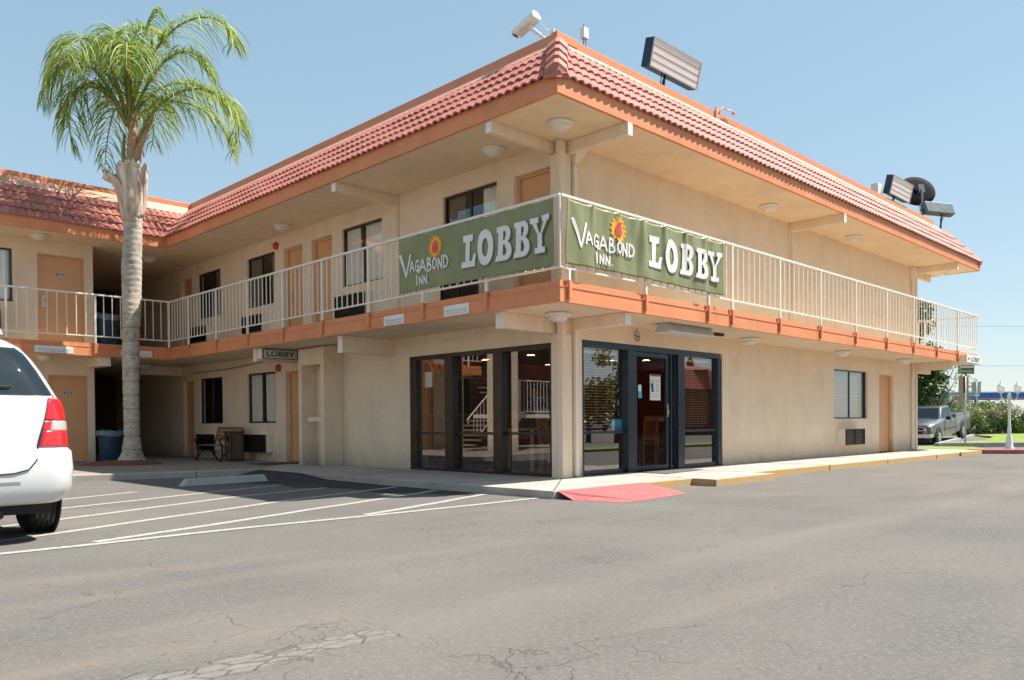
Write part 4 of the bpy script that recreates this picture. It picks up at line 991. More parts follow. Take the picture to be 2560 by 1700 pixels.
b = MB(); b.mi(0).box(2.52, 2.88, 2.92, 2.96, .901, 1.35); b.mi(1).box(2.54, 2.86, 2.905, 2.918, 1.12, 1.33); part('display', b, ['paper', 'ink_blue'], t_)
# person standing at the desk (only just visible through the glass)
def person():
    import bmesh
    J = [(0, 0, .93), (0, 0, 1.12), (0, -.02, 1.36), (0, -.02, 1.46), (0, -.04, 1.56), (0, -.04, 1.66),
         (.10, 0, .88), (.11, -.02, .48), (.11, .02, .08), (.11, -.12, .04), (-.10, 0, .88), (-.12, -.05, .48), (-.12, .02, .08), (-.12, -.12, .04),
         (.17, -.02, 1.38), (.22, -.08, 1.13), (.16, -.30, 1.10), (-.17, -.02, 1.38), (-.22, -.10, 1.15), (-.14, -.32, 1.12)]
    E_ = [(0, 1), (1, 2), (2, 3), (3, 4), (4, 5), (0, 6), (6, 7), (7, 8), (8, 9), (0, 10), (10, 11), (11, 12), (12, 13), (2, 14), (14, 15), (15, 16), (2, 17), (17, 18), (18, 19)]
    rad = [.14, .125, .14, .055, .09, .085, .085, .06, .045, .04, .085, .06, .045, .04, .06, .045, .03, .06, .045, .03]
    # five fingers on each hand
    for h, sx in ((16, 1), (19, -1)):
        hx, hy, hz = J[h]
        J.append((hx - sx * .01, hy - .07, hz - .005)); rad.append(.032); E_.append((h, len(J) - 1)); k = len(J) - 1
        for q, (dx, ln) in enumerate(((-.03, .07), (-.01, .085), (.012, .08), (.033, .06))):
            J.append((hx - sx * .01 + dx, hy - .07 - ln, hz - .02)); rad.append(.0095); E_.append((k, len(J) - 1))
        J.append((hx - sx * .055, hy - .06, hz - .01)); rad.append(.011); E_.append((h, len(J) - 1))
    def grow(name, sel, r_extra, m_, parent):
        idx = sorted({i for e in sel for i in e}); mp_ = {j: i for i, j in enumerate(idx)}
        me = bpy.data.meshes.new(name); me.from_pydata([J[i] for i in idx], [(mp_[a], mp_[b_]) for a, b_ in sel], [])
        o = bpy.data.objects.new(name, me); COL.objects.link(o); bpy.context.view_layer.objects.active = o
        md = o.modifiers.new('s', 'SKIN'); me.skin_vertices.new() if not me.skin_vertices else None
        for i, j in enumerate(idx): me.skin_vertices[0].data[i].radius = (rad[j] + r_extra, (rad[j] + r_extra) * (.8 if j < 3 else 1))
        me.skin_vertices[0].data[0].use_root = True
        o.modifiers.new('u', 'SUBSURF').levels = 1; o.modifiers['u'].render_levels = 1
        dg = bpy.context.evaluated_depsgraph_get(); nm = bpy.data.meshes.new_from_object(o.evaluated_get(dg)); o.modifiers.clear(); o.data = nm
        nm.materials.append(MATS[m_]); nm.polygons.foreach_set('use_smooth', [True] * len(nm.polygons)); o.parent = parent; return o
    root = thing('person', 'person in a dark shirt and blue jeans leaning on the lobby desk with both hands', 'person', (3.75, 4.1, .004))
    grow('body', E_, 0, 'skin', root)
    grow('jeans', [(0, 6), (6, 7), (7, 8), (0, 10), (10, 11), (11, 12)], .015, 'jeans', root)
    grow('shirt', [(0, 1), (1, 2), (2, 14), (14, 15), (2, 17), (17, 18)], .015, 'black_metal', root)
    h = MB(); h.lathe([(.0, .12), (.06, .105), (.095, .05), (.10, 0), (.09, -.05), (.07, -.08)], (0, -.02, 1.66), 16, caps=False)
    hh = part('hair', h, 'brown_frame', None, smooth=True); hh.parent = root
    f_ = MB()
    for sx in (-1, 1): f_.lathe([(.0, -.012), (.012, 0), (0, .012)], (sx * .032, -.125, 1.625), 8)
    f_.lathe([(.012, -.02), (.014, 0), (.004, .03)], (0, -.135, 1.60), 8); f_.box(-.025, .025, -.13, -.12, 1.555, 1.562)
    ff = part('face', f_, 'skin', None, smooth=True); ff.parent = root
    root.rotation_euler = (0, 0, R(180)); return root
person()

# ================================================================== THINGS FIXED ON THE MOTEL
# railings
def make_rail(name, label, axis, fixed, a0, a1, posts, nb, group, skip=(), corner0=False):
    root = thing(name, label, 'railing', (fixed, a0, 2.72) if axis == 'x' else (a0, fixed, 2.72), group)
    def bx(mb, p0, p1, q0, q1, w_=.018):
        if axis == 'x': mb.box(fixed - w_, fixed + w_, p0, p1, q0, q1)
        else: mb.box(p0, p1, fixed - w_, fixed + w_, q0, q1)
    b = MB(); bx(b, a0, a1, 3.805, 3.842, .021); part('top_rail', b, 'white_rail', root, bevel=.004)
    b = MB(); bx(b, a0, a1, 2.868, 2.895, .016); part('bottom_rail', b, 'white_rail', root, bevel=.003)
    ps = sorted(posts); me_p = me_f = me_b = None
    offv = OFF[root.name]
    for p in ps:
        b = MB(); bx(b, p - .022, p + .022, 2.725, 3.803, .020) if p not in skip else bx(b, p - .022, p + .022, 2.725, 2.866, .020)
        part('post', b, 'white_rail', root, bevel=.003)
        b = MB(); o_ = -.022
        if axis == 'x': b.box(fixed - .035, fixed + .0, p - .028, p + .028, 2.475, 2.724)
        else: b.box(p - .028, p + .028, fixed - .035, fixed - .0, 2.475, 2.724)
        part('post_foot', b, 'orange_paint', root, bevel=.003)
    ends = [a0] + ps + [a1]; ends = sorted(set(ends)); cnt = 0; proto = None
    for e0, e1 in zip(ends, ends[1:]):
        if e1 - e0 < .25: continue
        n = max(1, round((e1 - e0) / nb)); 
        for i in range(1, n):
            a = e0 + (e1 - e0) * i / n; cnt += 1
            if proto is None:
                b = MB()
                if axis == 'x': b.box(fixed - .008, fixed + .008, offv.y - .008, offv.y + .008, 2.893, 3.806)
                else: b.box(offv.x - .008, offv.x + .008, fixed - .008, fixed + .008, 2.893, 3.806)
                proto = part('baluster', b, 'white_rail', root); c = proto
            else:
                c = proto.copy(); COL.objects.link(c); c.parent = root
            c.location = (0, a - a0, 0) if axis == 'x' else (a - a0, 0, 0)
    return root
RX, RY = -1.275, -1.112
LP = [10.46, 9.01, 7.55, 6.09, 4.67, 3.21, 1.75, .30]
r1 = make_rail('balcony_railing', 'white metal railing along the court side balcony behind the left banner', 'x', RX, RY, 11.53, LP, .162, 'balcony railings')
r2 = make_rail('balcony_railing', 'white metal railing along the long street side balcony under the right banner', 'y', RY, RX + .022, 16.85, [-1.10, .61, 2.33, 3.07, 4.76, 6.46, 8.17, 9.89, 11.60, 13.27, 14.93], .19, 'balcony railings', skip=(-1.10,))
r3 = make_rail('balcony_railing', 'white metal railing across the balcony of the left wing beside the palm', 'y', 11.53, -8.8, RX, [-8.22, -6.47, -4.72, -2.955, -1.30], .19, 'balcony railings')
r4 = make_rail('balcony_railing', 'white metal railing running back around the far end of the balcony', 'x', 16.85, RY + .022, 9.0, [.35, 1.9, 3.5, 5.1, 6.7, 8.3], .19, 'balcony railings')
b = MB(); b.tube([(RX, RY, 2.88), (RX, RY, 3.82)], .014, 8); b.tube([(RX, RY, 2.88), (-1.10, RY - .002, 2.86)], .014, 8)
part('corner_bar', b, 'white_rail', r2)

# domed lights
def dome(x, y, z, where):
    t_ = thing('ceiling_light', 'white domed ceiling light ' + where, 'ceiling light', (x, y, z), 'domed ceiling lights')
    b = MB(); b.lathe([(.12, 0), (.185, -.005), (.19, -.03), (.165, -.05), (.15, -.05)], (x, y, z), 28); part('base_ring', b, 'white_plastic', t_, smooth=True, sharp=40)
    b = MB(); b.lathe([(.15, -.045), (.145, -.07), (.12, -.10), (.08, -.122), (.03, -.133), (.0, -.135)], (x, y, z), 28, caps=False); part('diffuser', b, 'lamp_dome', t_, smooth=True)
dome(-.56, -.50, 5.11, 'under the roof corner right above where the two banners meet')
dome(-.50, .95, 5.11, 'under the eave in front of door 200')
dome(-.455, 7.56, 5.11, 'under the court side eave near the upper red alarm bell')
dome(-3.95, 12.0, 5.11, 'under the left wing eave above door 204')
dome(-1.21, 12.92, 5.11, 'in the upper passage just right of the palm trunk')
dome(5.73, -.40, 5.11, 'under the street side eave between the banner and middle beam')
dome(9.66, -.44, 5.11, 'under the street side eave past the middle beam')
dome(15.95, -.40, 5.11, 'under the eave at the far right end past the post')
dome(-.44, -.33, 2.434, 'under the balcony at the lobby corner')
dome(4.93, -.41, 2.434, 'under the balcony just right of the lobby entrance')
dome(9.18, -.40, 2.434, 'under the balcony in front of the blinds window')
dome(12.88, -.46, 2.434, 'under the balcony before the ground floor pink door')
dome(-1.07, 13.66, 2.434, 'in the ground floor passage right of the palm')
dome(-3.85, 12.1, 2.434, 'under the wing balcony above door 104')
# fluorescent fixture over the entrance
t_ = thing('fluorescent_light', 'long white fluorescent fixture under the balcony over the lobby entrance', 'light fixture', (2.3, -.6, 2.43))
b = MB(); b.add([(1.70, -.82, 2.30), (3.02, -.82, 2.30), (3.02, -.50, 2.30), (1.70, -.50, 2.30), (1.70, -.74, 2.434), (3.02, -.74, 2.434), (3.02, -.58, 2.434), (1.70, -.58, 2.434)], [(0, 3, 2, 1), (4, 5, 6, 7), (0, 1, 5, 4), (1, 2, 6, 5), (2, 3, 7, 6), (3, 0, 4, 7)])
part('housing', b, 'galv', t_, bevel=.008)
b = MB(); b.box(1.69, 3.03, -.83, -.49, 2.285, 2.30); part('lens', b, 'white_plastic', t_, bevel=.006)
# wire ornament
t_ = thing('wire_ornament', 'small dark wire ornament on the stucco above the lobby entrance', 'ornament', (1.87, -.02, 2.28))
b = MB()
b.tube([(1.86 + .07 * math.cos(a) + (.02 if a > 3 else 0), -.03, 2.285 + .085 * math.sin(a)) for a in [i * math.pi / 8 for i in range(17)]], .005, 5)
b.tube([(1.82, -.03, 2.30), (1.94, -.03, 2.27)], .008, 5); b.tube([(1.87, -.03, 2.37), (1.90, -.02, 2.43)], .004, 5); b.tube([(1.88, -.03, 2.29), (1.88, -.03, 2.22)], .004, 5); b.tube([(1.88, -.03, 2.22), (1.85, -.03, 2.20)], .004, 5); b.tube([(1.88, -.03, 2.22), (1.91, -.03, 2.20)], .004, 5)
part('wire', b, 'bronze', t_)
# alarm bells
def alarm(y, z, label):
    t_ = thing('alarm_bell', label, 'alarm bell', (0, y, z), 'red fire alarm bells')
    b = MB(); b.lathe([(.07, -.0), (.07, -.03)], (0, y, z), 16, 'x'); part('base', b, 'red_alarm', t_)
    b = MB(); b.lathe([(.085, -.03), (.08, -.06), (.055, -.085), (.0, -.095)], (0, y, z), 20, 'x', caps=False); part('bell', b, 'red_alarm', t_, smooth=True)
alarm(8.62, 4.9, 'red round alarm bell high on the upper court wall left of door 202'); alarm(8.57, 2.13, 'red round alarm bell on the ground floor wall under the LOBBY box sign')
# fascia notices
def notice(axis, fixed, a0, a1, z0, z1, lines, label, red=False):
    t_ = thing('notice_sign', label, 'notice sign', (fixed, a0, z0) if axis == 'x' else (a0, fixed, z0), 'notices on the orange fascia')
    b = MB()
    if axis == 'x': b.box(fixed - .006, fixed, a0, a1, z0, z1)
    else: b.box(a0, a1, fixed - .006, fixed, z0, z1)
    part('plate', b, 'sign_white', t_, bevel=.002)
    b = MB(); h = (z1 - z0)
    for i, l in enumerate(lines):
        zz = z0 + h * (.42 - .28 * i)
        wd = (a1 - a0) * (.86 if i == 0 else .78)
        if axis == 'x': put_text(b, l, (fixed - .0075, (a0 + a1) / 2 + wd / 2, zz), (0, -1, 0), (0, 0, 1), wd, h * .15)
        else: put_text(b, l, ((a0 + a1) / 2 - wd / 2, fixed - .0075, zz), (1, 0, 0), (0, 0, 1), wd, h * .15)
    part('lettering', b, 'ink_blue' if red else 'ink_grey', t_)
notice('x', OX - .003, 2.25, 2.79, 2.455, 2.612, ['WE ARE NOT LIABLE FOR LOSS OF OR', 'DAMAGE TO VEHICLE OR CONTENT'], 'white notice on the court side orange fascia, left one of the near pair', True)
notice('x', OX - .003, .68, 1.25, 2.455, 2.615, ['YOUR VEHICLE WILL BE IMPOUNDED', 'FOR VIOLATION OF CVC CODE'], 'white notice with rusty screws on the fascia nearest the roof corner')
notice('y', 11.54 - .003, -4.19, -3.42, 2.46, 2.61, ['VEHICLES WILL BE TOWED', 'AT OWNERS EXPENSE'], 'white notice on the wing fascia above door 104', True)
notice('y', 11.54 - .003, -2.40, -1.70, 2.47, 2.61, ['YOUR VEHICLE WILL BE', 'IMPOUNDED'], 'white notice on the wing fascia half hidden behind the palm trunk')
# LOBBY box signs
t_ = thing('lobby_box_sign', 'grey box sign with green LOBBY letters hung under the court balcony', 'box sign', (-.7, 7.35, 2.2))
b = MB(); b.box(-1.10, -.27, 7.29, 7.49, 2.205, 2.425); part('box', b, 'cream_paint', t_, bevel=.006)
b = MB(); b.box(-1.09, -.28, 7.275, 7.289, 2.215, 2.23); b.box(-1.09, -.28, 7.275, 7.289, 2.40, 2.415); b.box(-1.09, -1.07, 7.275, 7.289, 2.23, 2.40); b.box(-.30, -.28, 7.275, 7.289, 2.23, 2.40); part('frame', b, 'bronze', t_)
b = MB(); b.box(-1.07, -.30, 7.280, 7.288, 2.23, 2.40); part('face', b, 'sign_face', t_)
b = MB(); put_text(b, 'LOBBY', (-1.0, 7.2785, 2.262), (1, 0, 0), (0, 0, 1), .65, .115, .03); part('lettering', b, 'sign_green', t_)
t_ = thing('lobby_arrow_sign', 'white box sign with arrow and LOBBY hung at the far balcony end', 'box sign', (15.6, -1.2, 2.4))
b = MB(); b.box(14.99, 16.28, -1.315, -1.108, 2.395, 2.62); part('box', b, 'cream_paint', t_, bevel=.006)
b = MB(); b.box(15.01, 16.26, -1.324, -1.316, 2.41, 2.605); part('face', b, 'sign_white', t_)
b = MB(); put_text(b, 'LOBBY', (15.36, -1.3255, 2.44), (1, 0, 0), (0, 0, 1), .82, .13, .03); part('lettering', b, 'sign_green', t_)
b = MB(); b.quad((15.08, -1.3255, 2.505), (15.18, -1.3255, 2.455), (15.18, -1.3255, 2.49), (15.30, -1.3255, 2.49), (15.30, -1.3255, 2.52), (15.18, -1.3255, 2.52), (15.18, -1.3255, 2.555)); part('arrow', b, 'purple_ink', t_)

# ---- banners
def smooth(x): return x * x * (3 - 2 * x)
def banner(name, label, axis, a_start, sgn, W_, z0, z1, scale, shift, seed, fold):
    fixed = RX - .035 if axis == 'x' else RY - .035
    Hh = z1 - z0; rnd = random.Random(seed); ties = [i / 7 for i in range(8)]
    def surf(s, t, off=0):
        """s metres along, t metres up"""
        u = s / W_; v = t / Hh
        # scallop between tie points at the top edge
        k = abs(math.sin(u * 7 * math.pi)); sag = (.008 + .014 * fold) * k * v ** 3
        d = 0
        for i, a in enumerate(ties):
            x = (s - a * W_); rad = .10 + .22 * (1 - v)
            d += fold * .040 * math.exp(-(x / rad * 1.6) ** 2) * (0.25 + .75 * v) * math.cos(x / rad * 2.6)
        d += fold * .015 * math.sin(s * 9 + 2.2 * v + seed) + fold * .006 * math.sin(s * 21 - 5 * v)
        d += .006 * math.sin(s * 4 + v * 2)
        d = -abs(d) * .4 - d * .6
        zz = z0 + t - sag + .012 * math.sin(u * 5) * (1 - v)
        a = a_start + sgn * s
        return (fixed + d - off, a, zz) if axis == 'x' else (a, fixed + d - off, zz)
    root = thing(name, label, 'banner', surf(0, Hh), 'lobby banners on the railing')
    OFF[root.name] = Vector(surf(0, Hh))
    m_ = MB(); nx, nz = 160, 34
    m_.v = [surf(W_ * i / nx, Hh * j / nz) for j in range(nz + 1) for i in range(nx + 1)]
    m_.f = [(j * (nx + 1) + i, j * (nx + 1) + i + 1, (j + 1) * (nx + 1) + i + 1, (j + 1) * (nx + 1) + i) for j in range(nz) for i in range(nx)]; m_.m = [0] * len(m_.f)
    cl = part('cloth', m_, 'banner_green', root, smooth=True)
    sd_ = cl.modifiers.new('thick', 'SOLIDIFY'); sd_.thickness = .0015
    for a in ties:
        s = min(max(a * W_, .03), W_ - .03)
        for zt, zb in ((Hh - .01, None), (.012, 0)):
            p = Vector(surf(s, zt)); rr = .012; tie = MB()
            if zb is None: tie.tube([p, Vector((p.x, p.y, 3.81)) + (Vector((-.0, 0, 0)) if axis == 'x' else Vector((0, 0, 0)))], .003, 5)
            else: tie.tube([p, Vector((p.x, p.y, 2.88))], .003, 5)
            part('cable_tie', tie, 'white_plastic', root)
    # artwork: lay(list of 2D polygons) -> on cloth
    def lay(mb, quads, off):
        for k, qd in enumerate(quads):
            mb.add([surf(min(max(x * scale + shift, .005), W_ - .005), y, off + k * .00006) for x, y in qd], [tuple(range(len(qd)))])
    def stroke(pts, w0, w1=None):
        """tapered brush stroke with round ends -> fine quads"""
        w1 = w0 if w1 is None else w1; P_ = [Vector((*p, 0)) for p in pts]; L = sum((b_ - a).length for a, b_ in zip(P_, P_[1:])); out = []; acc = 0; samples = []
        for a, b_ in zip(P_, P_[1:]):
            n = max(2, int((b_ - a).length / .02))
            for i in range(n): samples.append((a + (b_ - a) * i / n, acc + (b_ - a).length * i / n))
            acc += (b_ - a).length
        samples.append((P_[-1], acc))
        L_, R_ = [], []
        for i, (p, l) in enumerate(samples):
            q0 = samples[max(i - 1, 0)][0]; q1 = samples[min(i + 1, len(samples) - 1)][0]; dd = (q1 - q0).normalized(); nn = Vector((-dd.y, dd.x, 0)); wd = (w0 + (w1 - w0) * l / max(L, 1e-6)) / 2
            L_.append(p + nn * wd); R_.append(p - nn * wd)
        for i in range(len(samples) - 1): out.append([(R_[i].x, R_[i].y), (R_[i + 1].x, R_[i + 1].y), (L_[i + 1].x, L_[i + 1].y), (L_[i].x, L_[i].y)])
        for p, wd, dd in ((samples[0][0], w0 / 2, samples[0][0] - samples[1][0]), (samples[-1][0], w1 / 2, samples[-1][0] - samples[-2][0])):
            a0 = math.atan2(dd.y, dd.x); out.append([(p.x + wd * math.cos(a0 + t_), p.y + wd * math.sin(a0 + t_)) for t_ in [(-.5 + i / 6) * math.pi for i in range(7)]])
        return out
    def ring(cx, cy, ro_x, ro_y, ri_x, ri_y, a0=0, a1=360, n=28, rot=0):
        out = []
        for i in range(n):
            t0, t1 = R(a0 + (a1 - a0) * i / n), R(a0 + (a1 - a0) * (i + 1) / n)
            f_ = lambda rx, ry, t_: (cx + rx * math.cos(t_), cy + ry * math.sin(t_))
            out.append([f_(ro_x, ro_y, t0), f_(ro_x, ro_y, t1), f_(ri_x, ri_y, t1), f_(ri_x, ri_y, t0)])
        return out
    def poly(p):  # convex polygon cut into vertical strips
        return [p]
    # LOBBY letters
    G = []
    zb, zt = .200, .665; h = zt - zb
    x = 1.82
    # L
    G += [[(x + .10, zb + .07), (x + .19, zb + .07), (x + .21, zt - .09), (x + .11, zt - .09)], [(x + .05, zt - .09), (x + .28, zt - .09), (x + .29, zt), (x + .05, zt)], [(x, zb + .0), (x + .33, zb - .0), (x + .33, zb + .075), (x + .02, zb + .075)], [(x + .26, zb + .075), (x + .33, zb + .075), (x + .36, zb + .17), (x + .31, zb + .17)]]
    # O
    x = 2.24; G += ring(x + .175, (zb + zt) / 2, .178, h / 2 + .02, .075, h / 2 - .09)
    def B_(x):
        o = [[(x + .05, zb + .06), (x + .15, zb + .06), (x + .17, zt - .06), (x + .07, zt - .06)], [(x, zb), (x + .22, zb), (x + .22, zb + .062), (x + .02, zb + .062)], [(x + .03, zt - .062), (x + .22, zt - .062), (x + .22, zt), (x + .03, zt)], [(x + .15, zb + h * .47), (x + .22, zb + h * .47), (x + .22, zb + h * .58), (x + .16, zb + h * .58)]]
        o += ring(x + .22, zb + h * .265, .135, h * .265, .035, h * .125, -90, 90, 14) + ring(x + .22, zb + h * .765, .115, h * .235, .025, h * .10, -90, 90, 14)
        return o
    G += B_(2.66); G += B_(3.07)
    x = 3.46
    G += [[(x + .14, zb + .06), (x + .22, zb + .06), (x + .22, zb + h * .5), (x + .14, zb + h * .5)], [(x + .08, zb), (x + .28, zb), (x + .28, zb + .062), (x + .08, zb + .062)],
          [(x + .135, zb + h * .52), (x + .20, zb + h * .42), (x + .11, zt - .06), (x + .02, zt - .06)], [(x + .16, zb + h * .42), (x + .225, zb + h * .52), (x + .35, zt - .05), (x + .27, zt - .05)],
          [(x - .01, zt - .062), (x + .15, zt - .062), (x + .15, zt), (x - .01, zt)], [(x + .24, zt - .05), (x + .38, zt - .05), (x + .39, zt + .01), (x + .24, zt + .01)]]
    def fine(qs):
        out = []
        for qd in qs:
            if len(qd) == 4:
                mx, my = sum(p[0] for p in qd) / 4, sum(p[1] for p in qd) / 4; g_ = .006
                qd = [(x + g_ * (1 if x > mx + .001 else -1 if x < mx - .001 else 0), y + g_ * (1 if y > my + .001 else -1 if y < my - .001 else 0)) for x, y in qd]
            if len(qd) == 4:
                a, b_, c, d = [Vector((*p, 0)) for p in qd]; nu = max(1, int(max((b_ - a).length, (c - d).length) / .035)); nv = max(1, int(max((d - a).length, (c - b_).length) / .05))
                for i in range(nu):
                    for j in range(nv):
                        f_ = lambda u, v: tuple(((a * (1 - u) + b_ * u) * (1 - v) + (d * (1 - u) + c * u) * v)[:2])
                        out.append([f_(i / nu, j / nv), f_((i + 1) / nu, j / nv), f_((i + 1) / nu, (j + 1) / nv), f_(i / nu, (j + 1) / nv)])
            else: out.append(qd)
        return out
    GF = fine(G)
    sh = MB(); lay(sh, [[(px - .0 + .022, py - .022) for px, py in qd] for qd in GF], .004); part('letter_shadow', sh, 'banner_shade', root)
    # VAGABOND INN brush lettering
    V = []
    V += stroke([(.14, .60), (.30, .26)], .060, .040); V += stroke([(.30, .26), (.42, .585)], .035, .045)
    def gl(ch, x, y, w_, hh, k=.032):
        D = {'A': [[(0, 0), (.45, 1), (.95, .02)], [(.18, .32), (.8, .36)]], 'G': [[(.9, .85), (.5, 1), (.1, .6), (.15, .2), (.55, .02), (.9, .15), (.92, .45), (.55, .45)], [(.85, .45), (.78, -.15)]],
             'B': [[(.1, 0), (.15, 1)], [(.15, 1), (.7, .9), (.68, .62), (.2, .52), (.85, .42), (.9, .12), (.5, 0), (.1, 0)]], 'O': [[(.5, 1), (.1, .7), (.1, .25), (.5, 0), (.88, .3), (.9, .75), (.5, 1)]],
             'N': [[(.08, 0), (.12, 1)], [(.12, .95), (.85, .05)], [(.85, 0), (.9, 1.1)]], 'D': [[(.1, 0), (.12, 1)], [(.12, 1), (.7, .85), (.95, .5), (.7, .1), (.1, 0)]], 'I': [[(.5, -.05), (.45, 1.15)]]}
        o = []
        for l in D[ch]: o += stroke([(x + px * w_, y + py * hh) for px, py in l], k, k * .9)
        return o
    for ch, x_, y_, w_, hh in (('A', .40, .315, .13, .17), ('G', .56, .30, .13, .17), ('A', .70, .28, .17, .19), ('B', .90, .27, .12, .20), ('O', 1.05, .275, .12, .17), ('N', 1.20, .265, .12, .17), ('D', 1.345, .27, .14, .18)):
        V += gl(ch, x_, y_, w_, hh)
    V += gl('I', .59, .09, .08, .12, .028); V += gl('N', .69, .085, .10, .115, .028); V += gl('N', .82, .08, .10, .115, .028)
    V += ring(.955, .085, .018, .018, .012, .012, 0, 360, 10)
    wl = MB(); lay(wl, GF, .0075); lay(wl, V, .0072); part('lettering', wl, 'banner_white', root)
    # sun emblem
    sy = MB(); cx, cy = 1.12, .62; n = 14
    core = ring(cx, cy, .155, .155, .125, .13, 0, 360, 40) + ring(cx, cy, .125, .13, .095, .105, 0, 360, 40) + ring(cx, cy, .095, .105, .06, .078, 0, 360, 40); rays = []; tips = []
    for i in range(n):
        a = 2 * math.pi * i / n; rr = .198
        for (w_, tip, base, lst) in ((.22, rr, .145, rays), (.09, rr * .90, .165, tips)):
            lst.append([(cx + base * math.cos(a - w_), cy + base * math.sin(a - w_)), (cx + tip * math.cos(a), cy + tip * math.sin(a)), (cx + base * math.cos(a + w_), cy + base * math.sin(a + w_))])
    lay(sy, core + rays, .004); part('sun_emblem', sy, 'sun_yellow', root)
    st = MB(); lay(st, tips, .013); part('sun_ray_tips', st, 'sun_orange', root)
    sc_ = MB(); egg = [(cx + .078 * math.cos(t_) * (1 - .18 * math.sin(t_)), cy + .098 * math.sin(t_)) for t_ in [2 * math.pi * i / 24 for i in range(24)]]
    hq = []
    for r0, r1 in ((0, .34), (.34, .67), (.67, 1)):
        for i in range(24):
            g4 = lambda e_, r_: (cx + (e_[0] - cx) * r_, cy + (e_[1] - cy) * r_)
            hq.append([g4(egg[i], r0), g4(egg[i], r1), g4(egg[(i + 1) % 24], r1), g4(egg[(i + 1) % 24], r0)][(1 if r0 == 0 else 0):])
    lay(sc_, hq, .014); part('sun_heart', sc_, 'sun_red', root)
    return root
banner('lobby_banner', 'green banner reading Vagabond Inn LOBBY, smoother one on the shaded court railing', 'x', 2.28, -1, 3.33, 2.915, 3.79, .872, -.09, 1, .35)
banner('lobby_banner', 'green banner reading Vagabond Inn LOBBY, wrinkled one on the sunlit street railing', 'y', -1.21, 1, 3.93, 2.93, 3.79, 1.0, .0, 4, 1.0)

# ================================================================== THINGS ON THE ROOF
# security camera at the corner
def cyl_between(mb, a, c, r, n=10): mb.tube([a, c], r, n)
t_ = thing('security_camera', 'white security camera on a bent arm at the roof corner above the hip', 'security camera', (-.2, .15, 6.55))
A = Vector((-.12, .78, 6.95)); B = Vector((-.10, .38, 7.09)); ax = (B - A).normalized(); sd = ax.cross(Vector((0, 0, 1))).normalized(); upc = sd.cross(ax).normalized()
b = MB(); o_ = []
for c in (A, B):
    for (u, v) in ((-.085, -.05), (.085, -.05), (.10, .02), (.055, .085), (-.055, .085), (-.10, .02)): o_.append(c + sd * u + upc * v + (ax * -.05 if (c is A and v > 0) else Vector()))
b.add(o_, [tuple(range(6))[::-1], tuple(range(6, 12))] + [(i, (i + 1) % 6, 6 + (i + 1) % 6, 6 + i) for i in range(6)])
part('housing', b, 'lamp_white', t_, bevel=.006, recalc=True)
b = MB(); b.obox(A - ax * .052 + upc * .012, sd * .062, upc * .045, ax * .004); part('lens_window', b, 'wood_tan', t_)
b = MB(); b.obox(A - ax * .058 + upc * .012, sd * .03, upc * .025, ax * .003); part('lens', b, 'screen_black', t_)
b = MB(); m0 = A.lerp(B, .62) - upc * .06; b.tube([m0, m0 - upc * .07, (-.16, .40, 6.86), (-.12, .17, 6.64), (-.10, .10, 6.56)], [.03, .028, .03, .027, .024], 8); b.box(-.16, -.04, .02, .16, 6.50, 6.58); b.obox((-.10, .06, 6.66), (.012, 0, 0), (0, .04, 0), (0, 0, .11)); part('arm', b, 'lamp_white', t_)
b = MB(); b.tube([B - upc * .05, B - upc * .1 + Vector((.02, -.12, -.15)), (-.12, .08, 6.75)], .006, 5); part('cable', b, 'white_plastic', t_)
# antenna box
t_ = thing('antenna_box', 'small pale antenna box on thin rods behind the parapet near the corner', 'antenna', (.7, .0, 6.5))
b = MB(); b.box(.53, .65, -.03, .05, 6.83, 7.0); part('box', b, 'white_plastic', t_, bevel=.01)
b = MB(); b.tube([(.57, .01, 7.0), (.57, .01, 7.06)], .008, 6); b.tube([(.565, .01, 6.83), (.565, .01, 6.55), (.565, .05, 6.3)], .008, 6); b.tube([(.61, .01, 6.83), (.62, .0, 6.72), (.70, 0, 6.55), (.70, .05, 6.3)], .007, 6); part('rod', b, 'panel_back', t_)
# sign floodlights
def flood(cx_, cy_, cz_, L_, H_, label, flip=False, tilt=13):
    t_ = thing('floodlight', label, 'floodlight', (cx_, cy_, 6.5), 'long floodlights on the roof')
    a = R(tilt); u = Vector((1, 0, 0)); v = Vector((0, -math.sin(a), math.cos(a))); n = u.cross(v).normalized()
    rot = Matrix.Rotation(R(0 if not flip else 155), 3, 'Z'); u, v, n = rot @ u, rot @ v, rot @ n
    c = Vector((cx_, cy_, cz_)); D = .09
    b = MB(); b.obox(c - n * D, u * L_ / 2, v * H_ / 2, n * D); part('housing', b, 'panel_edge' if not flip else 'panel_back', t_, bevel=.012, recalc=True)
    b = MB(); t = .022
    b.obox(c + n * .008 + v * (H_ / 2 - t / 2), u * L_ / 2, v * t / 2, n * .008); b.obox(c + n * .008 - v * (H_ / 2 - t / 2), u * L_ / 2, v * t / 2, n * .008)
    b.obox(c + n * .008 + u * (L_ / 2 - t / 2), u * t / 2, v * (H_ / 2 - t), n * .008); b.obox(c + n * .008 - u * (L_ / 2 - t / 2), u * t / 2, v * (H_ / 2 - t), n * .008)
    part('rim', b, 'galv', t_)
    b = MB(); b.obox(c + n * .003, u * (L_ / 2 - t), v * (H_ / 2 - t), n * .003); part('lens', b, 'lens_face', t_)
    b = MB()
    for k in (.25, .5, .75): b.obox(c + n * .008 + v * (H_ * (k - .5)), u * (L_ / 2 - t), v * .004, n * .0025)
    part('tube', b, 'panel_back', t_)
    b = MB(); q = c - v * H_ / 2 - n * D - u * L_ * .1; b.tube([q, q + Vector((0, .03, -.12)), (q.x, q.y + .05, 6.3)], [.02, .03, .02], 8); b.tube([q - u * .09, (q.x - .09, q.y + .05, 6.45)], .008, 5); part('bracket', b, 'panel_edge', t_)
    return t_
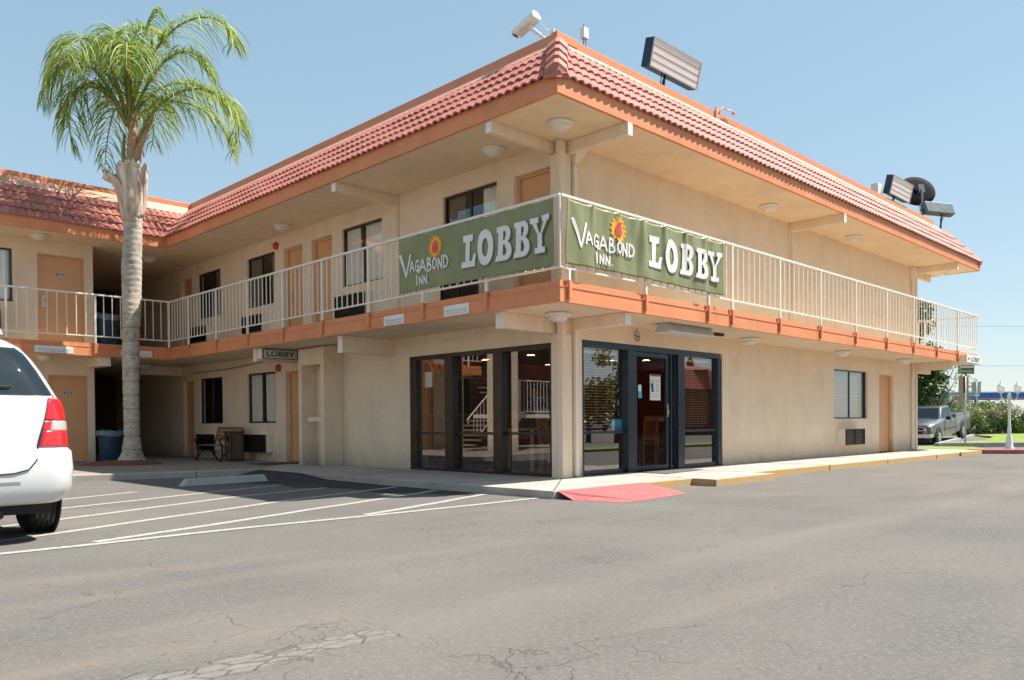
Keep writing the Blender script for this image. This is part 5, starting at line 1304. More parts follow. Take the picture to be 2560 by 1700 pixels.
flood(2.57, -.36, 6.93, 1.42, .46, 'long slatted floodlight tilted over the parapet, the nearer big one')
flood(12.95, -.36, 6.87, 1.38, .46, 'long slatted floodlight tilted over the parapet beside the satellite dish')
flood(16.3, -.12, 6.95, 1.05, .34, 'dark backed floodlight facing away at the far end of the roof', flip=True, tilt=20)
t_ = thing('satellite_dish', 'dark round satellite dish on a bent mast at the far end of the roof', 'satellite dish', (15.4, .3, 6.5))
c = Vector((16.25, .38, 7.62)); n = Vector((-.62, -.72, .25)).normalized(); u = n.cross(Vector((0, 0, 1))).normalized(); v = u.cross(n).normalized()
b = MB(); k = 32; rr = [0, .2, .4, .55]; vs = []
for r_ in rr:
    for i in range(k):
        a = 2 * math.pi * i / k; vs.append(c + u * r_ * 1.05 * math.cos(a) + v * r_ * .86 * math.sin(a) - n * (.05 * (1 - (r_ / .55) ** 2)) * -1)
b.add(vs, [(i * k + j, i * k + (j + 1) % k, (i + 1) * k + (j + 1) % k, (i + 1) * k + j) for i in range(3) for j in range(k)])
d_ = part('reflector', b, 'dish', t_, smooth=True); sd_ = d_.modifiers.new('s', 'SOLIDIFY'); sd_.thickness = .02
b = MB(); b.tube([c + n * .16, c + n * .25 - v * .1, (15.85, .1, 7.1), (15.6, .0, 6.3)], [.04, .035, .03, .03], 8); b.tube([c + n * .12 - u * .1, (15.8, .12, 6.9)], .012, 6); b.tube([(15.8, .1, 7.1), (15.5, .05, 7.0), (15.45, .0, 6.5)], .008, 5); b.obox(c + n * .2 - v * .05, u * .09, v * .13, n * .05); part('mast', b, 'panel_back', t_)
t_ = thing('vent_box', 'small cream box standing on the parapet left of the far floodlight', 'vent', (12, -.1, 6.5))
b = MB(); b.box(11.85, 12.13, -.18, .0, 6.55, 6.86); part('box', b, 'white_plastic', t_, bevel=.01)
t_ = thing('roof_camera', 'small pale camera on a bracket on the parapet right of the near floodlight', 'security camera', (4.3, -.3, 6.5))
b = MB(); b.box(3.95, 4.08, -.30, -.272, 6.38, 6.60); b.tube([(4.05, -.32, 6.56), (4.12, -.34, 6.62), (4.25, -.34, 6.60), (4.42, -.34, 6.64)], .014, 6); part('bracket', b, 'pale_flash', t_)
b = MB(); b.lathe([(.0, -.035), (.03, -.02), (.042, .015), (.0, .035)], (4.45, -.36, 6.59), 14, caps=False); part('camera', b, 'pale_flash', t_, smooth=True)
b = MB(); b.tube([(4.0, -.31, 6.42), (4.05, -.40, 6.34), (4.25, -.52, 6.24)], .006, 5); part('cable', b, 'bronze', t_)

# ================================================================== PALM
PB = Vector((-2.57, 10.60, .04)); PR = Vector((.7097, -.7045, 0)); PF = Vector((.7044, .7098, 0))
palm = thing('palm_tree', 'tall queen palm with ringed grey trunk, peeling boots and drooping green fronds', 'palm tree', PB)
b = MB(); rnd = random.Random(5)
# trunk centre line as (u offset, z, radius)
TL = [(0.03, 0.0, .33), (.03, .08, .27), (.04, .2, .215), (.05, .5, .172), (.05, .81, .16), (.055, 1.8, .170), (.055, 2.86, .178), (.085, 3.6, .194), (.10, 4.34, .205), (.13, 4.8, .193), (.145, 5.16, .182), (.14, 5.5, .20), (.12, 6.2, .17)]
n = 28; rows = 150; vs = []
for j in range(rows + 1):
    z = 6.2 * j / rows
    for (a, c) in zip(TL, TL[1:]):
        if a[1] <= z <= c[1] + 1e-9: k = (z - a[1]) / (c[1] - a[1]); u = a[0] + (c[0] - a[0]) * k; r_ = a[2] + (c[2] - a[2]) * k; break
    sp = .30 if z < 3.2 else .13; ph = (z / sp) % 1; ringr = ((.006 * (1 - ph) - (.016 if ph > .92 else 0)) if z < 3.2 else .016 * (1 - ph) ** 2) * (1 if z > .3 else 0)
    for i in range(n):
        a = 2 * math.pi * i / n; rr = r_ + ringr + rnd.uniform(-.002, .002) + .006 * math.sin(3 * a + z * 2)
        p = PB + PR * (u + rr * math.cos(a)) + PF * rr * math.sin(a); vs.append((p.x, p.y, z + .04 + .008 * math.sin(a + z * 5)))
b.add(vs, [(j * n + i, j * n + (i + 1) % n, (j + 1) * n + (i + 1) % n, (j + 1) * n + i) for j in range(rows) for i in range(n)])
part('trunk', b, 'palm_bark', palm, smooth=True)
# boots: overlapping broken leaf sheaths
def P3(u, d, z): return PB + PR * u + PF * d + Vector((0, 0, z - PB.z))
bi = 0
for (ang, z0, z1, r0, r1, wd, fl, tip) in [(-90, 5.38, 6.55, .25, .30, .27, .02, 0), (-150, 5.5, 6.35, .24, .31, .24, .10, .16), (-30, 5.45, 6.45, .25, .28, .25, .01, .0), (30, 5.5, 6.4, .25, .29, .24, .02, .0), (90, 5.4, 6.5, .25, .3, .26, .03, 0), (150, 5.5, 6.45, .25, .31, .24, .04, .04), (-115, 5.8, 6.62, .23, .27, .16, .02, 0), (-62, 5.85, 6.68, .22, .27, .16, .02, .0), (-10, 5.9, 6.6, .23, .29, .15, .03, .0), (-170, 6.0, 6.52, .26, .36, .10, .12, .1)]:
    b = MB(); nj, ni = 10, 9; vs = []; rn = random.Random(bi * 7 + 1); jag = [rn.uniform(-.09, .05) for _ in range(ni + 1)]
    for j in range(nj + 1):
        v = j / nj
        for i in range(ni + 1):
            s_ = (i / ni - .5) * 2; a = R(ang) + s_ * (wd * (1.15 - .35 * v)) / r0 * .95
            r_ = (r0 + (r1 - r0) * v) * (.80 + .27 * min(1, v * 3.2) ** .5) + fl * v ** 4 + rn.uniform(-.006, .006) + .012 * math.cos(s_ * 5)
            z = z0 + (z1 - z0) * v + (jag[i] if j == nj else (jag[i] * .4 if j == nj - 1 else 0)) + .03 * (1 - s_ * s_) * (1 if v < .1 else 0) * -1
            vs.append(P3(.13 + r_ * math.cos(a) + (-tip * v ** 5 if math.cos(a) < 0 else tip * v ** 5), r_ * math.sin(a), z))
    b.add(vs, [(j * (ni + 1) + i, j * (ni + 1) + i + 1, (j + 1) * (ni + 1) + i + 1, (j + 1) * (ni + 1) + i) for j in range(nj) for i in range(ni)])
    o = part('boot', b, 'boot', palm, smooth=True); sd_ = o.modifiers.new('s', 'SOLIDIFY'); sd_.thickness = .016; bi += 1
b = MB(); b.tube([P3(.10, 0, 6.2), P3(.13, 0, 6.7), P3(.17, 0, 7.2), P3(.20, 0, 7.75)], [.16, .12, .115, .06], 14); b.tube([P3(.27, -.05, 6.6), P3(.30, -.05, 6.9), P3(.42, -.03, 7.25), P3(.62, 0, 7.6)], [.08, .075, .055, .035], 10)
b.tube([P3(.36, -.1, 6.95), P3(.44, -.12, 6.90), P3(.46, -.12, 6.75)], [.05, .035, .01], 8); part('crownshaft', b, 'petiole', palm, smooth=True)
b = MB(); b.tube([P3(.0, -.05, 6.5), P3(-.03, -.05, 6.9), P3(.0, -.04, 7.3)], [.035, .045, .02], 10); part('spathe', b, 'frond_stem', palm, smooth=True)
# fronds: control points (u, depth, z), leaflet length, density
def bez(pts, t):
    q = [Vector(p) for p in pts]
    while len(q) > 1: q = [q[i].lerp(q[i + 1], t) for i in range(len(q) - 1)]
    return q[0]
def uz(x, y): return ((x - 880) / 318.0 + 0.02, 7.43 + (900 - y) / 318.0)
def frond(ctrl, L_=.75, nl=70, seed=0, wind=.12, start=.10):
    L_ *= 1.33; nl = int(nl * 1.12)
    rn = random.Random(seed); st = MB(); lf = MB(); pts = [bez(ctrl, i / 30) for i in range(31)]
    st.tube([P3(*p) for p in pts], [.032 * (1 - .85 * i / 30) + .004 for i in range(31)], 6)
    for k in range(nl):
        t = start + (1 - start) * (k / (nl - 1)); p = bez(ctrl, t); q = bez(ctrl, min(1, t + .01)); d = (q - bez(ctrl, max(0, t - .01))).normalized()
        side0 = d.cross(Vector((0, 0, 1))); side0 = side0.normalized() if side0.length > .1 else Vector((1, 0, 0))
        for sg in (-1, 1):
            ln = L_ * (.55 + .6 * math.sin(math.pi * min(1, .18 + .85 * (t - start) / (1 - start)))) * rn.uniform(.8, 1.12) * (1 - .4 * max(0, t - .85) / .15)
            sp = side0 * sg * rn.uniform(.35, .9) + d * rn.uniform(.35, .75) + Vector((wind, 0, rn.uniform(-.15, .35))); sp.normalize()
            w_ = .0115 * rn.uniform(.8, 1.25); pos = Vector(p); dirv = sp.copy(); ns = 5; cen = [pos.copy()]
            for s_ in range(ns):
                pos = pos + dirv * ln / ns; cen.append(pos.copy()); dirv = (dirv + Vector((wind * .25, 0, -.52 * rn.uniform(.8, 1.2)))).normalized()
            wv = Vector((rn.uniform(-1, 1), rn.uniform(-1, 1), .1)).normalized(); o = len(lf.v)
            for s_, c in enumerate(cen):
                ww = w_ * (1.0 if s_ < 3 else (.8 if s_ == 3 else (.5 if s_ == 4 else .08)))
                lf.v += [tuple(P3(*(c + wv * ww))), tuple(P3(*(c - wv * ww)))]
            for s_ in range(ns): lf.f.append((o + 2 * s_, o + 2 * s_ + 1, o + 2 * s_ + 3, o + 2 * s_ + 2)); lf.m.append(0)
    fr = part('frond', lf, 'palm_leaf', palm); part('frond_rib', st, 'frond_stem', fr, smooth=True)
def F(points, **kw):
    """points in the crown's own plane: (x, y) of the drawing grid and depth"""
    frond([(uz(x, y)[0], dd, uz(x, y)[1]) for x, y, dd in points], **kw)
F([(900, 900, 0), (960, 600, -.1), (1100, 150, -.2), (1480, 0, -.3), (1700, 220, -.4), (1680, 380, -.4)], seed=1, nl=84, L_=.82)
F([(960, 1000, 0), (1040, 790, -.1), (1270, 560, -.4), (1600, 600, -.5), (1800, 830, -.6), (1720, 1080, -.6)], seed=2, nl=88, L_=.80)
F([(890, 880, 0), (860, 560, -.1), (700, 300, -.3), (520, 430, -.5), (420, 620, -.6), (385, 800, -.6)], seed=3, nl=76, L_=.72)
F([(880, 880, 0), (800, 640, -.2), (660, 460, -.1), (500, 560, 0), (400, 780, .1), (500, 1050, .1)], seed=4, nl=80, L_=.70)
F([(885, 880, 0), (830, 700, .3), (740, 520, .8), (600, 560, 1.2), (520, 760, 1.4), (490, 1000, 1.5)], seed=5, nl=76, L_=.75)
F([(900, 880, 0), (900, 500, .2), (860, 180, .5), (740, 120, .8), (640, 260, 1.0), (640, 420, 1.1)], seed=6, nl=72, L_=.7)
F([(910, 880, 0), (940, 480, 0), (1000, 200, .1), (1060, 80, .1), (1100, 60, .1)], seed=7, nl=56, L_=.55)
F([(900, 880, 0), (880, 560, -.4), (860, 330, -1.0), (840, 420, -1.7), (820, 640, -2.1), (800, 800, -2.2)], seed=8, nl=76, L_=.75)
F([(905, 880, 0), (960, 580, -.4), (1040, 380, -1.0), (1120, 430, -1.5), (1160, 600, -1.8), (1170, 760, -1.9)], seed=9, nl=76, L_=.72)
F([(905, 880, 0), (950, 540, .5), (1060, 330, 1.1), (1280, 330, 1.7), (1430, 480, 2.0), (1440, 640, 2.0)], seed=10, nl=76, L_=.75)
F([(900, 880, 0), (890, 600, .6), (850, 380, 1.3), (800, 420, 2.0), (760, 640, 2.3), (740, 760, 2.3)], seed=11, nl=70, L_=.75)
F([(915, 900, 0), (1000, 640, .3), (1150, 520, .8), (1380, 600, 1.1), (1500, 820, 1.2), (1500, 940, 1.2)], seed=12, nl=70, L_=.7)
F([(900, 880, 0), (920, 500, .1), (900, 250, .0), (960, 160, -.2), (1120, 230, -.5), (1230, 380, -.7)], seed=13, nl=70, L_=.62)
F([(890, 880, 0), (850, 640, -.5), (760, 470, -.9), (640, 480, -1.2), (560, 620, -1.3), (545, 760, -1.3)], seed=14, nl=66, L_=.65)

F([(905, 880, 0), (930, 600, -.3), (980, 300, -.8), (1010, 300, -1.2), (1020, 480, -1.5), (1010, 640, -1.6)], seed=15, nl=70, L_=.7)
F([(900, 880, 0), (870, 520, .2), (800, 260, .3), (700, 200, .2), (600, 330, .0), (560, 480, -.1)], seed=16, nl=70, L_=.65)
F([(905, 880, 0), (980, 560, .2), (1130, 300, .2), (1300, 260, .1), (1420, 380, .0), (1470, 520, .0)], seed=17, nl=70, L_=.72)
F([(895, 880, 0), (840, 680, -.3), (740, 600, -.6), (640, 680, -.8), (590, 820, -.9), (600, 950, -.9)], seed=18, nl=64, L_=.62)

# ================================================================== OBJECTS IN THE COURT
def bin_(loc, label, bag=True, s=1.0, rm='blue_bin'):
    t_ = thing('trash_bin', label, 'trash bin', loc); c = loc
    b = MB(); b.lathe([(.21 * s, 0), (.22 * s, .02), (.265 * s, .66 * s)], c, 26); part('body', b, rm, t_, smooth=True, sharp=40)
    b = MB(); b.lathe([(.262 * s, .60 * s), (.285 * s, .61 * s), (.287 * s, .68 * s), (.255 * s, .685 * s), (.25 * s, .62 * s)], c, 26, caps=False); part('rim', b, rm, t_, smooth=True, sharp=40)
    if bag:
        rn = random.Random(3); b = MB(); vs = []; n = 26
        for r_, z in ((.292, .60), (.298, .66), (.285, .72), (.20, .735), (.1, .70)):
            for i in range(n): a = 2 * math.pi * i / n; rr = r_ * s * (1 + rn.uniform(-.05, .05)); vs.append((c[0] + rr * math.cos(a), c[1] + rr * math.sin(a), c[2] + z * s + rn.uniform(-.025, .025)))
        b.add(vs, [(j * n + i, j * n + (i + 1) % n, (j + 1) * n + (i + 1) % n, (j + 1) * n + i) for j in range(4) for i in range(n)]); part('liner', b, 'bag', t_, smooth=True)
    return t_
bin_((-2.42, 12.30, 0.0), 'round blue trash bin with a pale liner standing left of the palm trunk')
bin_((-2.32, 12.85, 2.72), 'blue trash bin in the dark upper passage behind the railing', s=1.15)
# stone panelled litter bin
t_ = thing('litter_bin', 'square pebble panelled litter bin with dark red edges beside the bench', 'litter bin', (-.5, 9.85, 0))
x0, x1, y0, y1 = -.66, -.33, 9.66, 9.98
b = MB(); b.box(x0 + .02, x1 - .02, y0 + .02, y1 - .02, .02, .66); part('panel', b, 'pebble', t_)
b = MB()
for x in (x0, x1 - .035):
    for y in (y0, y1 - .035): b.box(x, x + .035, y, y + .035, 0, .70)
b.box(x0 - .005, x1 + .005, y0 - .005, y1 + .005, .66, .69); b.box(x0 + .035, x1 - .035, y0 + .01, y0 + .03, 0, .05); b.box(x0 + .01, x0 + .03, y0 + .035, y1 - .035, 0, .05); part('frame', b, 'brown_frame', t_, bevel=.003)
b = MB(); b.box(x0 + .012, x0 + .019, y0 + .12, y1 - .12, .46, .60); part('opening', b, 'screen_black', t_)
# bench
t_ = thing('park_bench', 'wooden slat bench with black cast iron arms against the court wall', 'bench', (-.5, 10.9, 0))
by0, by1 = 9.80, 11.15
b = MB()
for i in range(5): b.box(-.80 + i * .085, -.80 + i * .085 + .065, by0, by1, .41, .435)
b.v = [(x, y, z * .86) for x, y, z in b.v]; part('seat', b, 'bench_wood', t_, bevel=.004)
b = MB()
for i in range(4): b.obox((-.345 + i * .022, (by0 + by1) / 2, .52 + i * .095), (.010, 0, .002), (0, (by1 - by0) / 2, 0), (.008, 0, .036))
b.v = [(x, y, z * .86) for x, y, z in b.v]; b.v = [(x, y, z * 1.1) for x, y, z in b.v]; part('backrest', b, 'bench_wood', t_, bevel=.004)
for y in (by0 + .02, by1 - .02):
    b = MB(); b.tube([(-.86, y, .0), (-.80, y, .10), (-.79, y, .28), (-.80, y, .40)], .022, 6); b.tube([(-.30, y, 0), (-.38, y, .12), (-.40, y, .4), (-.33, y, .6), (-.27, y, .86)], .022, 6)
    b.tube([(-.80, y, .08), (-.70, y, .25), (-.58, y, .30), (-.46, y, .25), (-.38, y, .10)], .016, 6); b.tube([(-.80, y, .40), (-.40, y, .40)], .02, 6)
    b.tube([(-.80, y, .40), (-.86, y, .56), (-.82, y, .63), (-.6, y, .63), (-.36, y, .64)], .02, 6); b.tube([(-.90, y, 0), (-.84, y, .015), (-.78, y, .0)], .02, 6)
    b.v = [(x, y_, z * .86) for x, y_, z in b.v]; part('iron_leg', b, 'cast_iron', t_, smooth=True)
b = MB(); b.box(-1.0, -.10, 7.40, 8.25, -.004, .008); solo('doormat', b, 'doormat', 'dark red brown mat on the paving before door 102', 'mat', loc=(-.5, 7.8, 0))
b = MB(); b.prism([(1.75, -.72), (3.05, -.55), (3.05, -.12), (1.75, -.12)], .001, .012); solo('entrance_mat', b, 'grate_mat', 'grey ribbed mat on the sidewalk at the glass lobby door', 'mat', loc=(2.4, -.4, 0))

# ================================================================== MINIVAN
def interp(tab, z):
    if z <= tab[0][0]: return tab[0][1:]
    for a, c in zip(tab, tab[1:]):
        if z <= c[0]: k = (z - a[0]) / (c[0] - a[0]); return tuple(p + (q - p) * k for p, q in zip(a[1:], c[1:]))
    return tab[-1][1:]
# z: half width, rear y, rear corner radius, front y
VT = [(.32, .90, .08, .25, 5.02), (.37, .95, .03, .27, 5.08), (.45, .98, .0, .26, 5.12), (.60, .985, -.01, .24, 5.10), (.735, .975, .015, .22, 5.06), (.765, .962, .09, .20, 5.04), (.80, .958, .10, .20, 5.02), (.95, .955, .105, .22, 4.95), (1.08, .948, .12, .24, 4.55), (1.16, .925, .135, .24, 4.20), (1.19, .905, .15, .24, 4.05), (1.30, .86, .20, .24, 3.75), (1.40, .815, .25, .24, 3.55), (1.50, .765, .31, .24, 3.35), (1.60, .70, .38, .26, 3.15), (1.66, .62, .44, .28, 2.95), (1.71, .50, .55, .30, 2.75), (1.745, .30, .75, .20, 2.5)]
def outline(z, s):
    """point on the body at height z, arc parameter s (0 = rear centre, grows to the right and round the corner)"""
    hw, yr, rc, yf = interp(VT, z); st = hw - rc; arc = rc * math.pi / 2
    if s <= st: return Vector((s, yr + .05 * (s / hw) ** 2, z))
    if s <= st + arc: a = (s - st) / rc; return Vector((st + rc * math.sin(a), yr + .05 * (st / hw) ** 2 + rc * (1 - math.cos(a)), z))
    return Vector((hw, min(yr + .05 * (st / hw) ** 2 + rc + (s - st - arc), yf - rc), z))
def vring(z):
    hw, yr, rc, yf = interp(VT, z); P_ = []
    st = hw - rc; arc = rc * math.pi / 2
    ss = [st * i / 6 for i in range(7)] + [st + arc * i / 8 for i in range(1, 9)]
    right = [outline(z, s) for s in ss]; yc = right[-1].y; 
    side = [Vector((hw, yc + (yf - rc - yc) * i / 8, z)) for i in range(1, 9)]
    fr = [Vector((hw - rc + rc * math.cos(R(90 * i / 6)), yf - rc + rc * math.sin(R(90 * i / 6)), z)) for i in range(1, 7)] + [Vector((0, yf + .0, z))]
    half = right + side + fr; left = [Vector((-p.x, p.y, p.z)) for p in half[1:-1]][::-1]
    return half + left
def vpatch(s0, s1, z0, z1, off=.004, ns=10, nz=8, edge=None):
    mb = MB(); vs = []
    for j in range(nz + 1):
        z = z0 + (z1 - z0) * j / nz; a0, a1 = (s0, s1) if edge is None else edge(z)
        for i in range(ns + 1):
            s = a0 + (a1 - a0) * i / ns; p = outline(z, s); q = outline(z, s + .005); r_ = outline(z + .01, s); n = (q - p).cross(r_ - p); n = n.normalized() if n.length else Vector((0, -1, 0)); vs.append(p + n * off)
    mb.add(vs, [(j * (ns + 1) + i, j * (ns + 1) + i + 1, (j + 1) * (ns + 1) + i + 1, (j + 1) * (ns + 1) + i) for j in range(nz) for i in range(ns)]); return mb
def mirror(mb):
    o = len(mb.v); mb.v += [(-x, y, z) for x, y, z in mb.v[:o]]; mb.f += [tuple(i + o for i in f)[::-1] for f in mb.f[:]]; mb.m += mb.m[:]; return mb
def wheel(root, x, y, r, w_, out, name='wheel', tm='rubber', rmm='steel'):
    b = MB(); prf = [(r * .62, -w_ / 2), (r * .9, -w_ / 2), (r * .985, -w_ * .36), (r, -w_ * .22), (r, w_ * .22), (r * .985, w_ * .36), (r * .9, w_ / 2), (r * .62, w_ / 2)]
    b.lathe(prf, (x, y, r), 40, 'x'); wh = part(name, b, tm, None, smooth=True, sharp=35); wh.parent = root
    b = MB()
    for q in (-.3, -.1, .1, .3): b.lathe([(r * 1.001, q * w_ - .006), (r * 1.001, q * w_ + .006)], (x, y, r), 40, 'x', caps=False)
    g_ = part('tread_groove', b, 'screen_black', None); g_.parent = wh
    b = MB(); sx = 1 if out > 0 else -1
    b.lathe([(r * .62, w_ / 2 * .9), (r * .58, w_ / 2 * .7), (r * .2, w_ / 2 * .62), (r * .12, w_ / 2 * .9), (0, w_ / 2 * .92)], (0, 0, 0), 30, 'x', caps=False)
    for k in range(7):
        a = 2 * math.pi * k / 7; b.obox((w_ / 2 * .74, r * .37 * math.cos(a), r * .37 * math.sin(a)), (.008, 0, 0), (0, r * .2 * math.cos(a), r * .2 * math.sin(a)), (0, -.035 * math.sin(a), .035 * math.cos(a)))
    b.v = [(x + sx * vx, y + vy, r + vz) for vx, vy, vz in b.v]
    rm_ = part('rim', b, rmm, None, smooth=True, sharp=30, recalc=True); rm_.parent = wh
    return wh
def make_van(loc, rot, label):
    root = thing('minivan', label, 'minivan', loc); root.rotation_euler = (0, 0, rot)
    zs = [.32, .345, .37, .41, .45, .52, .60, .68, .735, .75, .765, .80, .87, .95, 1.02, 1.08, 1.13, 1.16, 1.19, 1.25, 1.30, 1.35, 1.40, 1.45, 1.50, 1.55, 1.60, 1.63, 1.66, 1.69, 1.71, 1.73, 1.745]
    def P(name, mb, m_, par=root, **kw):
        o = part(name, mb, m_, None, **kw); o.parent = par; return o
    b = MB(); rs = [vring(z) for z in zs]; n = len(rs[0])
    for r_ in rs: b.v += [tuple(p) for p in r_]
    for j in range(len(zs) - 1):
        for i in range(n): b.f.append((j * n + i, j * n + (i + 1) % n, (j + 1) * n + (i + 1) % n, (j + 1) * n + i)); b.m.append(0)
    b.f.append(tuple((len(zs) - 1) * n + i for i in range(n))); b.m.append(0); b.f.append(tuple(range(n))[::-1]); b.m.append(0)
    P('body', b, 'van_white', smooth=True, sharp=50, recalc=True)
    b = MB(); b.box(-.80, .80, .35, 4.8, .22, .322); b.tube([(-.25, .3, .24), (.35, .22, .24), (.42, .1, .25)], .035, 8); b.box(-.6, .2, .5, .9, .14, .2); P('underbody', b, 'underbody')
    # rear glass, side glass, windshield
    P('rear_window', vpatch(0, 0, 1.19, 1.585, .006, 14, 10, edge=lambda z: (-.001, .84 - (z - 1.19) * .42 - (0.05 if z > 1.56 else 0))), 'car_glass', smooth=True)
    g2 = vpatch(0, 0, 1.19, 1.585, .006, 14, 10, edge=lambda z: (0, .84 - (z - 1.19) * .42 - (0.05 if z > 1.56 else 0))); g2.v = [(-x, y, z) for x, y, z in g2.v]; g2.f = [f[::-1] for f in g2.f]; P('rear_window', g2, 'car_glass', smooth=True)
    # dark backing so the glass reads as tinted
    for sg in (1, -1):
        for (a0, a1) in ((1.25, 2.25), (2.33, 3.2), (3.28, 4.0)):
            g3 = vpatch(0, 0, 1.17, 1.55, .006, 8, 6, edge=lambda z, a0=a0, a1=a1: (a0, min(a1, a1 - (z - 1.17) * (1.4 if a1 > 3.9 else 0))))
            if sg < 0: g3.v = [(-x, y, z) for x, y, z in g3.v]; g3.f = [f[::-1] for f in g3.f]
            P('side_window', g3, 'screen_black', smooth=True)
    b = MB(); b.quad((-.78, 4.0, 1.2), (.78, 4.0, 1.2), (.62, 3.2, 1.6), (-.62, 3.2, 1.6)); b.v = [(x, y + .06, z + .03) for x, y, z in b.v]; P('windshield', b, 'screen_black')
    # hatch seam, plate recess, handle trim
    seam = MB(); pts = [outline(z, s) + Vector((0, -.002, 0)) for z, s in [(1.175, .0), (1.175, .5), (1.17, .74)]]
    def surfp(z, s, o=.003): p = outline(z, s); q = outline(z, s + .005); r_ = outline(z + .01, s); nn = (q - p).cross(r_ - p).normalized(); return p + nn * o
    seam.tube([surfp(z, s, .004) for z, s in [(1.19, .865), (1.08, .80), (.95, .74), (.85, .71), (.765, .69), (.67, .66), (.60, .60), (.575, .50), (.565, .3), (.56, 0)]], .006, 6); mirror(seam); P('hatch_seam', seam, 'underbody')
    seam = MB(); seam.tube([surfp(z, s, .0) for z, s in [(1.19, .86), (1.30, .80), (1.40, .76), (1.50, .70), (1.59, .62)]], .005, 6); mirror(seam); P('window_trim', seam, 'screen_black')
    b = vpatch(0, .56, .515, .545, .012, 8, 2); mirror(b); P('bumper_strip', b, 'van_white', smooth=True)
    b = vpatch(.0, .32, 1.06, 1.12, .02, 6, 2); mirror(b); P('hatch_handle', b, 'van_white', smooth=True)
    b = vpatch(.0, .30, .80, 1.02, .003, 6, 3); mirror(b); P('plate_recess', b, 'galv', smooth=True)
    b = MB(); b.tube([surfp(1.235, .0, .03), surfp(1.24, .3, .03), surfp(1.25, .52, .025)], [.02, .014, .008], 6); P('wiper', b, 'rubber')
    b = MB(); b.add([(-.55, .50, 1.70), (.55, .50, 1.70), (.50, .36, 1.735), (-.50, .36, 1.735), (-.55, .75, 1.76), (.55, .75, 1.76)], [(0, 1, 2, 3), (3, 2, 5, 4), (0, 3, 4), (1, 5, 2)]); P('spoiler', b, 'van_white')
    for sg in (1, -1):
        def tl(name, z0, z1, e0, e1, m_, off):
            t = vpatch(0, 0, z0, z1, off, 12, 8, edge=lambda z: (e0(z), e1(z)))
            if sg < 0: t.v = [(-x, y, z) for x, y, z in t.v]; t.f = [f[::-1] for f in t.f]
            o = P(name, t, m_, smooth=True); o.modifiers.new('s', 'SOLIDIFY').thickness = .012; return o
        e0 = lambda z: .70 + (z - .77) * .22; e1 = lambda z: 1.10 + .04 * math.sin((z - .77) / .4 * math.pi) - max(0, z - 1.10) * 1.6
        l1 = tl('tail_light', .775, .905, e0, e1, 'tail_red', .012); tl('tail_light', .907, 1.005, lambda z: e0(z) + .0, e1, 'tail_clear', .013) if False else None
        tl('tail_light', .985, 1.165, e0, e1, 'tail_red', .012)
        tl('tail_light', .906, .984, lambda z: e0(z) + .055, lambda z: e1(z) + .005, 'tail_clear', .0125); tl('tail_light', .906, .984, e0, lambda z: e0(z) + .052, 'tail_red', .012)
    for x in (.895, -.895):
        wheel(root, x, .98, .335, .225, x); wheel(root, x, 4.10, .335, .225, x)
    for sg in (1, -1):
        for y in (.98, 4.10):
            b = MB(); b.lathe([(.30, 0), (.395, .0), (.395, .012), (.30, .012)], (sg * .99 - .006, y, .36), 30, 'x', caps=False); P('wheel_arch', b, 'underbody')
    return root
van = make_van((-8.02, -1.0, AZ), 0, 'white minivan cut by the left edge, seen from its rear with a red tail light')
van2 = copy_tree(van); van2.location = (57, -45.0, AZ); van2.rotation_euler = (0, 0, R(82)); van2['label'] = 'white minivan across the lot, mirrored in the pane left of the lobby door'
van3 = copy_tree(van2); van3.location = (50, -44, AZ); van3['label'] = 'second white minivan across the lot, mirrored left of the other one'

